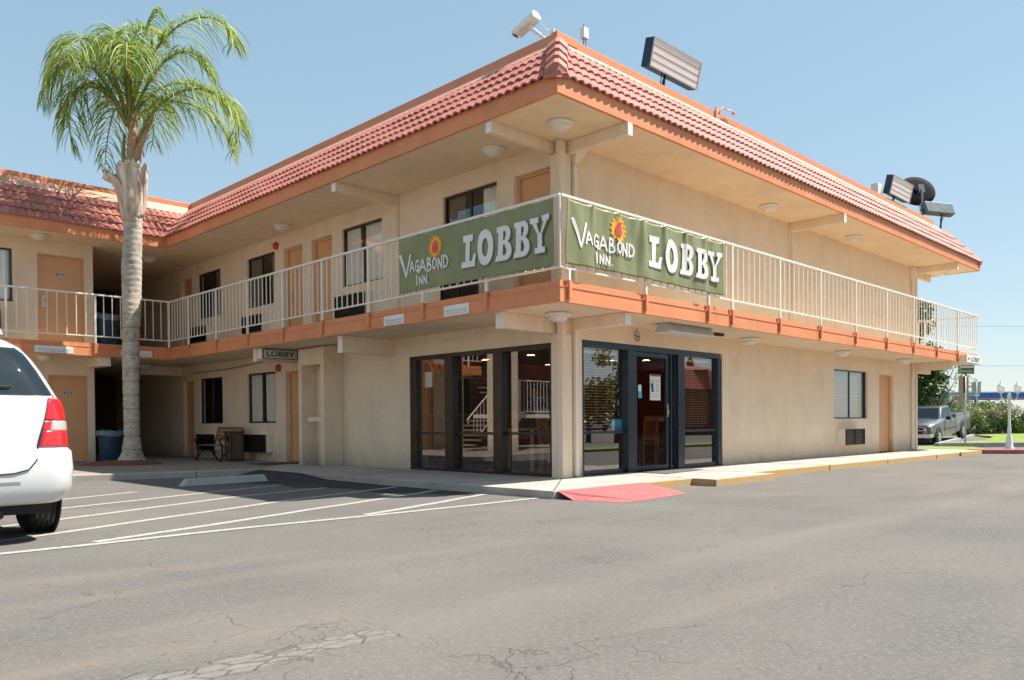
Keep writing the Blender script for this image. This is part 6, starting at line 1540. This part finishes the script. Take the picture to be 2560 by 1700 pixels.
# ================================================================== PICKUP
def make_truck(loc, rz, pitch, label):
    root = thing('pickup_truck', label, 'pickup truck', loc)
    def P(name, mb, m_, par=root, **kw):
        o = part(name, mb, m_, None, **kw); o.parent = par; return o
    # local: forward = -X, left side = -Y, z up from the wheels' contact; front axle at x=0, rear axle x=3.64
    W_ = .98
    def loftx(sec, name, m_, bev=.03):
        b = MB(); n = len(sec[0][1]); 
        for x, pts in sec: b.v += [(x, y, z) for y, z in pts]
        for k in range(len(sec) - 1):
            for i in range(n): b.f.append((k * n + i, k * n + (i + 1) % n, (k + 1) * n + (i + 1) % n, (k + 1) * n + i)); b.m.append(0)
        b.f.append(tuple(range(n))); b.f.append(tuple((len(sec) - 1) * n + i for i in range(n))); b.m += [0, 0]
        return P(name, b, m_, smooth=True, sharp=40, bevel=bev, recalc=True)
    def sec(hw, zb, zs, zt, hwt): return [(-hw, zb), (-hw, zs * .5 + zb * .5), (-hw, zs), (-hwt, zt), (0, zt + .03), (hwt, zt), (hw, zs), (hw, zs * .5 + zb * .5), (hw, zb)]
    loftx([(-.90, sec(.86, .62, .86, .97, .70)), (-.78, sec(.92, .42, .95, 1.04, .78)), (-.4, sec(.97, .40, 1.0, 1.10, .82)), (.4, sec(.985, .38, 1.05, 1.17, .84)), (.78, sec(.985, .36, 1.07, 1.20, .84)), (2.55, sec(.985, .36, 1.10, 1.14, .95))], 'body', 'truck_grey', .02)
    loftx([(2.58, sec(.985, .40, 1.12, 1.20, .97)), (4.95, sec(.975, .44, 1.13, 1.22, .96))], 'bed', 'truck_grey', .02)
    b = MB(); b.box(2.66, 4.88, -.86, .86, 1.16, 1.262); P('bed_opening', b, 'underbody')
    b = MB(); b.box(2.60, 4.95, -.975, -.88, 1.20, 1.30); b.box(2.60, 4.95, .88, .975, 1.20, 1.30); b.box(4.88, 4.96, -.88, .88, .6, 1.30); P('bed_rail', b, 'truck_grey', bevel=.02)
    # cab
    b = MB()
    lo = [(.72, .90), (2.52, .92)]; hi = [(1.42, .70), (2.36, .72)]
    vs = [(lo[0][0], -.84, 1.15), (lo[1][0], -.90, 1.12), (lo[1][0], .90, 1.12), (lo[0][0], .84, 1.15), (1.38, -.68, 1.74), (2.34, -.72, 1.76), (2.34, .72, 1.76), (1.38, .68, 1.74)]
    b.hexa(vs); P('cab', b, 'truck_grey', bevel=.05, smooth=True, sharp=60, recalc=True)
    b = MB(); e = .012
    def lerp3(a, c, k): return tuple(x + (y - x) * k for x, y in zip(a, c))
    A0, B0, A1, B1 = vs[3], vs[0], vs[7], vs[4]
    q = lambda u, v: lerp3(lerp3(B0, A0, u), lerp3(B1, A1, u), v)
    b.quad(*[(x - e, y, z + e) for x, y, z in (q(.06, .10), q(.94, .10), q(.92, .90), q(.08, .90))]); P('windshield', b, 'car_glass')
    b = MB(); b.quad(*[(x - e * .5, y, z + e * .5) for x, y, z in (q(.06, .10), q(.94, .10), q(.92, .90), q(.08, .90))]); P('cabin', b, 'cab_dark')
    for sg, (L0, L1, H0, H1) in ((-1, (vs[0], vs[1], vs[4], vs[5])), (1, (vs[3], vs[2], vs[7], vs[6]))):
        q = lambda u, v: lerp3(lerp3(L0, L1, u), lerp3(H0, H1, u), v)
        for (u0, u1, v0u) in ((.12, .56, .0), (.62, .92, .0)):
            b = MB(); b.quad(*[(x, y + sg * .014, z) for x, y, z in (q(u0, .12), q(u1, .12), q(u1, .88), q(u0 + (.06 if u0 < .2 else 0), .88))]); P('side_window', b, 'car_glass')
            b = MB(); b.quad(*[(x, y + sg * .007, z) for x, y, z in (q(u0, .12), q(u1, .12), q(u1, .88), q(u0 + (.06 if u0 < .2 else 0), .88))]); P('cabin', b, 'cab_dark')
    # front
    b = MB(); b.box(-.96, -.88, -.60, .60, .60, .90); P('grille', b, 'screen_black', bevel=.01)
    b = MB(); b.box(-.985, -.90, -.62, .62, .745, .785); b.box(-.975, -.88, -.62, -.60, .58, .92); b.box(-.975, -.88, .60, .62, .58, .92); b.box(-.975, -.88, -.60, .60, .90, .925); P('grille_bar', b, 'chrome', bevel=.006)
    for sg in (-1, 1):
        b = MB(); b.hexa([(-.95, sg * .64, .74), (-.80, sg * .955, .76), (-.70, sg * .94, .76), (-.80, sg * .64, .74), (-.92, sg * .64, .90), (-.76, sg * .94, .93), (-.66, sg * .93, .93), (-.76, sg * .64, .90)]); P('headlight', b, 'head_clear', recalc=True, bevel=.008)
        b = MB(); b.hexa([(-.955, sg * .64, .62), (-.80, sg * .955, .64), (-.70, sg * .94, .64), (-.80, sg * .64, .62), (-.955, sg * .64, .715), (-.80, sg * .955, .735), (-.70, sg * .94, .735), (-.80, sg * .64, .715)]); P('headlight', b, 'amber', recalc=True, bevel=.008)
        b = MB(); b.box(1.0, 1.22, sg * 1.0, sg * 1.20, 1.12, 1.30); b.box(1.06, 1.14, sg * .93, sg * 1.0, 1.16, 1.20); P('mirror', b, 'screen_black', bevel=.03)
        b = MB(); b.box(1.75, 1.92, sg * .985, sg * 1.0, .98, 1.01); P('door_handle', b, 'screen_black')
        b = MB(); b.box(2.545, 2.555, sg * .975, sg * .99, .45, 1.1); b.box(.80, .81, sg * .975, sg * .99, .5, 1.08); b.box(.81, 2.54, sg * .985, sg * .995, .66, .70); P('panel_line', b, 'underbody')
    b = MB(); b.prism([(-1.06, -.75), (-1.0, -.95), (-.72, -.98), (-.72, .98), (-1.0, .95), (-1.06, .75)], .40, .60); P('bumper', b, 'chrome', bevel=.03)
    b = MB(); b.box(-1.0, -.74, -.9, .9, .22, .40); P('air_dam', b, 'underbody')
    for sg in (-1, 1):
        for x in (0, 3.64):
            b = MB(); b.lathe([(.30, 0), (.44, 0), (.44, .012), (.30, .012)], (x, sg * .985 - (.006), .42), 30, 'y', caps=False); P('wheel_arch', b, 'underbody')
            b = MB(); r_ = .375; w_ = .24; b.lathe([(r_ * .62, -w_ / 2), (r_ * .93, -w_ / 2), (r_, -w_ * .3), (r_, w_ * .3), (r_ * .93, w_ / 2), (r_ * .62, w_ / 2)], (x, sg * .89, r_), 32, 'y'); wh = P('wheel', b, 'rubber', smooth=True, sharp=40)
            b = MB(); y = sg * (.89 + w_ / 2 * .93); b.lathe([(r_ * .62, 0), (r_ * .58, .0), (0, .0)], (x, y, r_), 28, 'y', caps=False)
            for k in range(6): a = 2 * math.pi * k / 6; b.obox((x + r_ * .36 * math.cos(a), y + sg * .015, r_ + r_ * .36 * math.sin(a)), (r_ * .24 * math.cos(a), 0, r_ * .24 * math.sin(a)), (0, .012, 0), (-.05 * math.sin(a), 0, .05 * math.cos(a)))
            P('rim', b, 'galv', wh, recalc=True)
    root.rotation_euler = (0, -pitch, rz); return root
make_truck((32.55, 4.93 + .9, -.35), 0, math.atan2(.27, 3.64), 'grey green pickup truck parked facing the motel beyond the far corner post')

# ================================================================== STAIRCASE seen mirrored in the court windows (stands outside the frame)
t_ = thing('staircase', 'outdoor concrete staircase with cream railing mirrored in the tall lobby windows', 'staircase', (-7.6, 8.7, 0))
b = MB(); b.box(-7.95, -7.1, 9.0, 9.45, 0, 5.1); part('pillar', b, 'stucco', t_)
b = MB(); b.box(-10.7, -8.12, 9.95, 11.2, 1.0, 1.12); part('landing', b, 'cream_paint', t_)
b = MB()
for i in range(7): b.box(-8.11 + i * .19, -7.90 + i * .19, 10.0, 11.2, .95 - i * .15 - .05, .95 - i * .15)
for i in range(8): b.box(-10.6, -9.6, 11.25 + i * .26, 11.48 + i * .26, 1.16 + i * .18, 1.21 + i * .18)
part('tread', b, 'concrete_court', t_)
b = MB()
b.tube([(-10.7, 9.97, 2.2), (-8.95, 9.97, 2.2), (-8.15, 9.97, 2.2), (-6.75, 9.97, .94), (-6.80, 9.97, .84)], .022, 6); b.tube([(-10.7, 9.97, 1.2), (-8.95, 9.97, 1.2)], .016, 6); b.tube([(-8.1, 9.97, 1.25), (-7.3, 9.97, .55), (-6.9, 9.97, .55)], .014, 6)
for i in range(11): b.tube([(-10.6 + i * .155, 9.97, 1.2), (-10.6 + i * .155, 9.97, 2.2)], .010, 5)
b.box(-8.99, -8.91, 9.93, 10.0, .9, 2.2)
for i in range(8): x = -8.0 + i * .14; z = 2.2 - (x + 8.15) * .90; b.tube([(x, 9.97, max(.55, z - .85)), (x, 9.97, z)], .010, 5)
part('handrail', b, 'white_rail', t_)

# ================================================================== FAR SIDE OF THE LOT AND STREET
def leafy(mb, c, r, n, size, rnd, squash=1.0, shell_=.35, clump=0):
    """leaf-sized quads spread through an uneven ball"""
    c = Vector(c)
    for _ in range(n):
        d = Vector((rnd.gauss(0, 1), rnd.gauss(0, 1), rnd.gauss(0, 1))).normalized(); k = rnd.random() ** shell_
        p = c + Vector((d.x * r * k, d.y * r * k, d.z * r * k * squash)); s = size * rnd.uniform(.6, 1.3)
        n_ = (d * .6 + Vector((rnd.uniform(-1, 1), rnd.uniform(-1, 1), rnd.uniform(-.3, 1)))).normalized(); u = n_.orthogonal().normalized(); a = rnd.random() * 6.28; u = (u * math.cos(a) + n_.cross(u) * math.sin(a)); v = n_.cross(u)
        mb.add([p - u * s, p - v * s * .5, p + u * s, p + v * s * .5], [(0, 1, 2, 3)])
def tree(name, label, base, h, trunk_h, blobs, leafm, seed, size=.11, n=260, tr=.16, group=None, branches=6, trunkm='dark_leafstem'):
    rnd = random.Random(seed); bx, by, bz = base; t_ = thing(name, label, 'tree', base, group)
    b = MB(); b.tube([(bx, by, bz - .3), (bx + .05, by, bz + trunk_h * .5), (bx - .03, by + .04, bz + trunk_h), (bx, by, bz + h * .75)], [tr, tr * .75, tr * .6, tr * .15], 9)
    for (dx, dy, dz, r_) in blobs[:branches]:
        z0 = bz + trunk_h * rnd.uniform(.65, 1.05); b.tube([(bx, by, z0), (bx + dx * .4 + rnd.uniform(-.15, .15), by + dy * .4, z0 + (bz + dz - z0) * .45), (bx + dx, by + dy, bz + dz)], [tr * .42, tr * .3, tr * .08], 6)
    part('trunk', b, trunkm, t_, smooth=True)
    b = MB()
    for (dx, dy, dz, r_) in blobs:
        leafy(b, (bx + dx, by + dy, bz + dz), r_, int(n * (r_ ** 1.3)), size, rnd, rnd.uniform(.7, 1.0))
    part('crown', b, leafm, t_); return t_
def scatter(rnd, n, rx, rz, z0, rr):
    return [(rnd.uniform(-1, 1) * rx * (1 - .35 * abs(k / n - .45)), rnd.uniform(-1, 1) * rx, z0 + rz * k / n, rnd.uniform(*rr)) for k in range(n)]
rnd = random.Random(21)
tree('shade_tree', 'dense dark green tree rising behind the far end of the balcony', (38.2, 8.55, -.1), 7.8, 2.2, scatter(rnd, 26, 1.75, 5.3, 2.0, (.55, .95)), 'leaf_dark', 3, size=.13, n=420)
tree('sparse_tree', 'airy thin tree with bare spreading limbs behind the pickup truck', (55.3, 12.4, -.1), 5.4, 1.3, [(-1.5, 1.2, 3.9, .7), (1.4, -1.4, 4.2, .75), (.4, -.3, 5.1, .8), (-.8, .7, 4.7, .7), (1.9, -1.8, 3.1, .6), (-1.9, 1.7, 2.7, .6), (.9, -.9, 3.3, .5), (2.3, -2.2, 3.7, .5), (1.2, -1.2, 5.0, .6)], 'leaf_mid', 4, size=.09, n=120, tr=.2, branches=9)
tree('young_tree', 'bright green bushy tree between the airy tree and the gas station', (66, 14.6, -.1), 3.4, .8, [(-1.3, 1.2, 1.2, 1.0), (1.2, -1.2, 1.5, 1.1), (0, 0, 2.4, .9), (2.6, -2.4, 1.0, .9), (-2.3, 2.2, 1.0, .8), (3.4, -3.3, 2.0, .8), (3.9, -3.9, .8, .8)], 'leaf_mid', 5, size=.14, n=260)
tree('flowering_tree', 'pale blossoming small tree left of the pickup cab', (48, 12.3, -.1), 2.9, .7, [(-.6, .5, 1.4, .6), (.4, -.4, 1.8, .6), (1.1, -1.1, 1.2, .5), (-.2, 0, 2.3, .5)], 'leaf_pale', 6, size=.09, n=170)
tree('roofside_tree', 'whitish flowering treetop showing above the parapet near the vent box', (30, 14, -.2), 15.0, 9, [(0, 0, 14.3, .9), (-.8, .7, 13.9, .8), (.9, -.8, 14.0, .8)], 'leaf_pale', 8, size=.08, n=150, tr=.2, branches=3)
tree('overhanging_tree', 'sparse leafy twigs reaching in from the right edge above the lamp post', (33.8, -2.3, -.2), 5.0, 1.8, [(-.6, .75, 3.75, .32), (-.95, 1.1, 3.45, .25), (-.2, .45, 3.9, .4), (.6, -.4, 4.2, .9), (1.3, -1.2, 3.6, .9), (.2, -.9, 4.6, .8)], 'leaf_dark', 9, size=.07, n=90, tr=.12)
# trees beyond the gas station
for i, (px_, py2, hh, lab) in enumerate([(150, 45, 5.5, 'distant yellow green tree under the left end of the blue canopy'), (158, 38, 5.0, 'distant green tree right of the canopy columns'), (165, 24, 5.5, 'distant bright green tree at the right edge under the canopy'), (120, 34.5, 3.6, 'low distant green tree left of the pump columns')]):
    rr = random.Random(40 + i); tree('distant_tree', lab, (px_, py2, -.2), hh, hh * .3, [(rr.uniform(-1, 1) * 3.2, rr.uniform(-1, 1) * 3.2, hh * (.35 + .5 * rr.random()), rr.uniform(1.2, 1.8)) for _ in range(9)], 'leaf_mid', 50 + i, size=.30, n=90, tr=.3, group='distant trees past the gas station')
# hedge: six bushes in a row
C0, C1 = Vector((46.1, 7.3, 0)), Vector((51.5, 1.6, 0))
hl = ['first', 'second', 'third', 'fourth', 'fifth', 'sixth', 'seventh']
for i in range(7):
    c = C0.lerp(C1, (i + .35) / 6); rr = random.Random(70 + i); t_ = thing('bush', '%s leafy oleander bush of the hedge, counted from the pickup towards the right edge' % hl[i], 'bush', (c.x, c.y, -.15), 'hedge bushes before the gas station')
    b = MB(); 
    for k in range(7): b.tube([(c.x, c.y, -.2), (c.x + rr.uniform(-.5, .5), c.y + rr.uniform(-.5, .5), 1.0 + rr.random() * .5)], [.03, .008], 5)
    part('stem', b, 'dark_leafstem', t_)
    b = MB(); b2 = MB()
    for k in range(14):
        q = (c.x + rr.uniform(-.75, .75), c.y + rr.uniform(-.75, .75), .05 + rr.random() * 1.15); leafy(b, q, rr.uniform(.35, .6), 150, .075, rr)
    for k in range(5):
        q = (c.x + rr.uniform(-.6, .6), c.y + rr.uniform(-.6, .6), 1.15 + rr.random() * .35); leafy(b2, q, rr.uniform(.25, .4), 90, .06, rr)
    part('foliage', b, 'leaf_mid' if i % 2 == 0 else 'leaf_dark', t_); part('dry_foliage', b2, 'leaf_dry', t_)
b = MB(); kerb(b, (47.6, 8.6), (53.0, 2.6), .25, -.3, .22, .22); kerb(b, (46.3, 7.6), (49.9, 3.4), .3, -.3, -.02, -.02)
solo('planter_wall', b, 'block_wall', 'low tan planter wall stepping along the foot of the hedge', 'wall', loc=(48, 6, 0))
# lamp post
LPp = Vector((27.35, .65, -.35)); t_ = thing('street_lamp', 'white ornate street lamp with two glass lanterns on curled arms', 'street lamp', LPp)
b = MB(); b.lathe([(.17, 0), (.17, .05), (.14, .10), (.12, .30), (.085, .58), (.065, .70), (.08, .74), (.06, .80), (.07, .84), (.052, .90), (.046, 1.6), (.042, 2.02), (.07, 2.06), (.075, 2.14), (.05, 2.20), (.02, 2.24), (.03, 2.27), (.01, 2.33)], LPp, 20); part('post', b, 'lamp_white', t_, smooth=True, sharp=50)
dR = Vector((.7097, -.7045, 0))
for sg in (-1, 1):
    b = MB(); pth = []
    for k in range(13): a = R(180 + 180 * k / 12) if sg > 0 else R(-180 * k / 12); pth.append(LPp + dR * (sg * .19 + .16 * math.cos(a)) + Vector((0, 0, 2.08 + .22 * math.sin(a) * .9)))
    pth = [LPp + dR * sg * .05 + Vector((0, 0, 2.06)), LPp + dR * sg * .10 + Vector((0, 0, 1.98)), LPp + dR * sg * .20 + Vector((0, 0, 1.95)), LPp + dR * sg * .29 + Vector((0, 0, 2.02)), LPp + dR * sg * .33 + Vector((0, 0, 2.14)), LPp + dR * sg * .335 + Vector((0, 0, 2.22))]
    b.tube(pth, .018, 8); part('arm', b, 'lamp_white', t_, smooth=True)
    c = LPp + dR * sg * .335 + Vector((0, 0, 2.20)); b = MB(); b.lathe([(.03, 0), (.05, .02), (.085, .06), (.09, .08)], c, 16); b.lathe([(.135, .30), (.12, .34), (.07, .39), (.045, .42), (.05, .44), (.015, .47), (.006, .56)], c, 16)
    for k in range(6): a = 2 * math.pi * k / 6; b.tube([c + Vector((.085 * math.cos(a), .085 * math.sin(a), .07)), c + Vector((.125 * math.cos(a), .125 * math.sin(a), .18)), c + Vector((.125 * math.cos(a), .125 * math.sin(a), .31))], .008, 5)
    ln = part('lantern', b, 'lamp_white', t_, smooth=True, sharp=50)
    b = MB(); b.lathe([(.08, .07), (.118, .18), (.118, .31)], c, 16, caps=False); part('lamp_glass', b, 'glass', ln, smooth=True)
# signs seen from behind
def signpost(p, h, sw, sh_, label, mt='galv', edge=False, r=.03, low=0):
    p = Vector(p); t_ = thing('road_sign', label, 'road sign', p); b = MB(); b.tube([p - Vector((0, 0, .2)), p + Vector((0, 0, h))], r, 8); part('post', b, 'galv', t_, smooth=True)
    b = MB(); d = dR if not edge else Vector((.62, .78, 0)); n = Vector((d.y, -d.x, 0)); c = p + Vector((0, 0, h - sh_ / 2 - low)) + n * -.04; b.obox(c, d * sw / 2, n * .004, (0, 0, sh_ / 2)); part('panel', b, mt, t_, bevel=.003, recalc=True); return t_
signpost((23.9, 1.25, -.16), 2.62, .13, .62, 'thin tall sign post with a narrow brown panel seen nearly edge on', 'brown_frame', True, .032)
signpost((49.8, 7.95, -.17), 3.5, .60, .75, 'grey back of a square road sign on a thin post above the hedge')
t_ = signpost((41.5, 9.6, -.1), 4.1, .03, 3.0, 'slim dark mast with a small white notice behind the pickup bed', 'navy', False, .035)
b = MB(); c = Vector((41.5, 9.6, 1.15)); b.obox(c - Vector((.7, .71, 0)) * .06, dR * .26, (.004, .004, 0), (0, 0, .34)); part('notice', b, 'sign_white', t_, recalc=True)
# pylon sign of the restaurant: BELL / Breakfast
t_ = thing('pylon_sign', 'roadside pylon sign reading BELL over Breakfast on a tan column', 'pylon sign', (112, 26.5, 0))
PN = Vector((-.7044, -.7098, 0)); q0 = Vector((112.3, 26.3, 0))
def pbx(mb, u0, u1, z0, z1, d0, d1): mb.obox(q0 + dR * (u0 + u1) / 2 + PN * (d0 + d1) / 2 + Vector((0, 0, (z0 + z1) / 2)), dR * (u1 - u0) / 2, PN * (d1 - d0) / 2, (0, 0, (z1 - z0) / 2))
b = MB(); pbx(b, -.9, .15, -.2, 6.75, -.3, .3); pbx(b, -.15, .1, 6.75, 7.2, -.1, .1); part('column', b, 'tan_pylon', t_)
b = MB(); pbx(b, -1.05, 1.0, 7.1, 9.6, -.15, .15); part('cabinet', b, 'navy', t_)
b = MB(); pbx(b, -.95, .92, 7.95, 9.5, .151, .17); part('upper_face', b, 'sign_white', t_); b = MB(); pbx(b, -.95, .92, 7.86, 7.94, .151, .17); part('divider', b, 'grey_wall', t_)
b = MB(); put_text(b, 'BELL', q0 + dR * -.85 + PN * .18 + Vector((0, 0, 8.15)), dR, (0, 0, 1), 1.65, .45, .02); part('lettering', b, 'screen_black', t_)
b = MB(); put_text(b, 'Breakfast', q0 + dR * -.98 + PN * .18 + Vector((0, 0, 7.25)), dR, (0, 0, 1), 1.9, .5, .02); part('lettering', b, 'gold_ink', t_)
# gas station canopy and kiosk
A = Vector((139.1, 37.6, 0)); B_ = Vector((152.5, 24.3, 0)); dd = (B_ - A).normalized(); nn = Vector((-dd.y, dd.x, 0)); nn = nn if nn.x > 0 else -nn
t_ = thing('gas_station', 'blue fascia gas station canopy on grey columns with a white station building', 'gas station', A)
def cb(mb, u0, u1, z0, z1, d0, d1): mb.obox(A + dd * (u0 + u1) / 2 + nn * (d0 + d1) / 2 + Vector((0, 0, (z0 + z1) / 2)), dd * (u1 - u0) / 2, nn * (d1 - d0) / 2, (0, 0, (z1 - z0) / 2))
b = MB(); cb(b, 0, 22, 4.62, 5.42, 0, 8); part('canopy', b, 'canopy_blue', t_, recalc=True)
b = MB(); cb(b, .4, 22, 5.42, 5.6, .0, 8.1); part('canopy_top', b, 'white_wall', t_); b = MB(); cb(b, 1, 22, 4.35, 4.62, .6, 7.5); part('canopy_soffit', b, 'grey_wall', t_)
b = MB(); put_text(b, 'CHEVRON', A + dd * 1.1 - nn * .03 + Vector((0, 0, 4.78)), dd, (0, 0, 1), 5.2, .5, .03); part('lettering', b, 'white_wall', t_)
for u in (5.1, 8.0, 17.2): b = MB(); cb(b, u - .2, u + .2, -.3, 4.4, 3.8, 4.2); part('column', b, 'grey_wall', t_)
b = MB(); cb(b, 6.6, 24, -.3, 4.05, 20, 30); part('station_wall', b, 'grey_wall', t_, recalc=True); b = MB(); cb(b, 6.4, 15.6, 4.05, 4.95, 19.6, 30.5); part('station_roof', b, 'white_wall', t_, recalc=True)
b = MB(); cb(b, 14.0, 24, 2.9, 3.95, 19.85, 19.99); part('station_sign', b, 'sign_white', t_, recalc=True)
b = MB(); put_text(b, '24 hrs', A + dd * 13.5 + nn * 19.8 + Vector((0, 0, 3.25)), dd, (0, 0, 1), 2.3, .62, .03); part('lettering', b, 'purple_ink', t_)
for u, lab in ((6.3, 'grey fuel pump under the blue canopy beside its column'), (10, 'grey fuel pump half hidden by the hedge')):
    p = thing('fuel_pump', lab, 'fuel pump', A); b = MB(); cb(b, u - .5, u + .5, -.3, 2.3, 3.6, 4.4); part('housing', b, 'white_wall', p, recalc=True); b = MB(); cb(b, u - .4, u + .4, 1.3, 2.0, 3.55, 3.6); part('display', b, 'navy', p, recalc=True)
t_ = thing('utility_box', 'tan utility box with a black front beside the pickup tailgate', 'utility box', (46.0, 8.2, 0))
b = MB(); b.box(45.8, 46.2, 7.9, 8.25, -.2, 1.0); part('housing', b, 'block_wall', t_, bevel=.02); b = MB(); b.box(45.75, 45.8, 7.85, 8.1, .5, .95); part('front', b, 'navy', t_)
# power lines and a pole
for i, (z0, z1, lab) in enumerate(((15.9, 16.7, 'upper thin power line crossing the sky at the right edge'), (9.9, 10.0, 'lower thin power line above the gas station'))):
    b = MB(); P0, P1 = Vector((118, 45, z0)), Vector((165, 5, z1)); b.tube([P0.lerp(P1, k / 12) - Vector((0, 0, .5 * (1 - (k / 6 - 1) ** 2))) for k in range(13)], .018, 4); solo('power_line', b, 'rubber', lab, 'power line', loc=P0)
b = MB(); b.tube([(75.2, 8.35, -.2), (75.2, 8.35, 7.2)], .12, 8); solo('utility_pole', b, 'panel_back', 'bluish grey pole cut by the right edge', 'pole', loc=(75.2, 8.35, 0))
# across the street (behind the camera's right shoulder): mirrored in the lobby glass
def box_car(): pass
tree('street_tree', 'tall thin street tree mirrored in the pane left of the lobby door', (26.0, -19, -.1), 4.9, 1.4, scatter(random.Random(5), 16, 1.0, 3.2, 1.5, (.45, .75)), 'leaf_mid', 31, size=.12, n=240)
tree('street_tree', 'lower round street tree mirrored in the pane left of the lobby door', (24.2, -19.5, -.1), 3.3, 1.0, scatter(random.Random(6), 14, 1.1, 1.8, 1.1, (.5, .8)), 'leaf_dark', 32, size=.12, n=240)
t_ = thing('restaurant', 'red roofed low building mirrored in the pane right of the lobby door', 'building', (38, -24, 0))
b = MB(); b.box(40, 62, -28, -24, -.2, 3.2); part('wall', b, 'brown_wall', t_); b = MB(); b.add([(39.6, -23.5, 3.2), (63, -23.5, 3.2), (63, -28.5, 3.2), (39.6, -28.5, 3.2), (40.2, -24.6, 4.7), (62, -24.6, 4.7), (62, -28, 4.7), (40.2, -28, 4.7)], [(0, 1, 5, 4), (1, 2, 6, 5), (2, 3, 7, 6), (3, 0, 4, 7), (4, 5, 6, 7)]); part('roof', b, 'red_roof', t_, recalc=True)
b = MB(); b.lathe([(1.9, 4.7), (.35, 5.1), (.3, 5.45), (.02, 5.8)], (43.4, -25.5, 0), 4); part('cupola', b, 'red_roof', t_)
b = MB(); b.prism([(9.5, -9.4), (70, -11.5), (70, -9.5), (9.5, -8.1)], -.3, -.02); struct('verge', b, 'grass', kind='stuff')
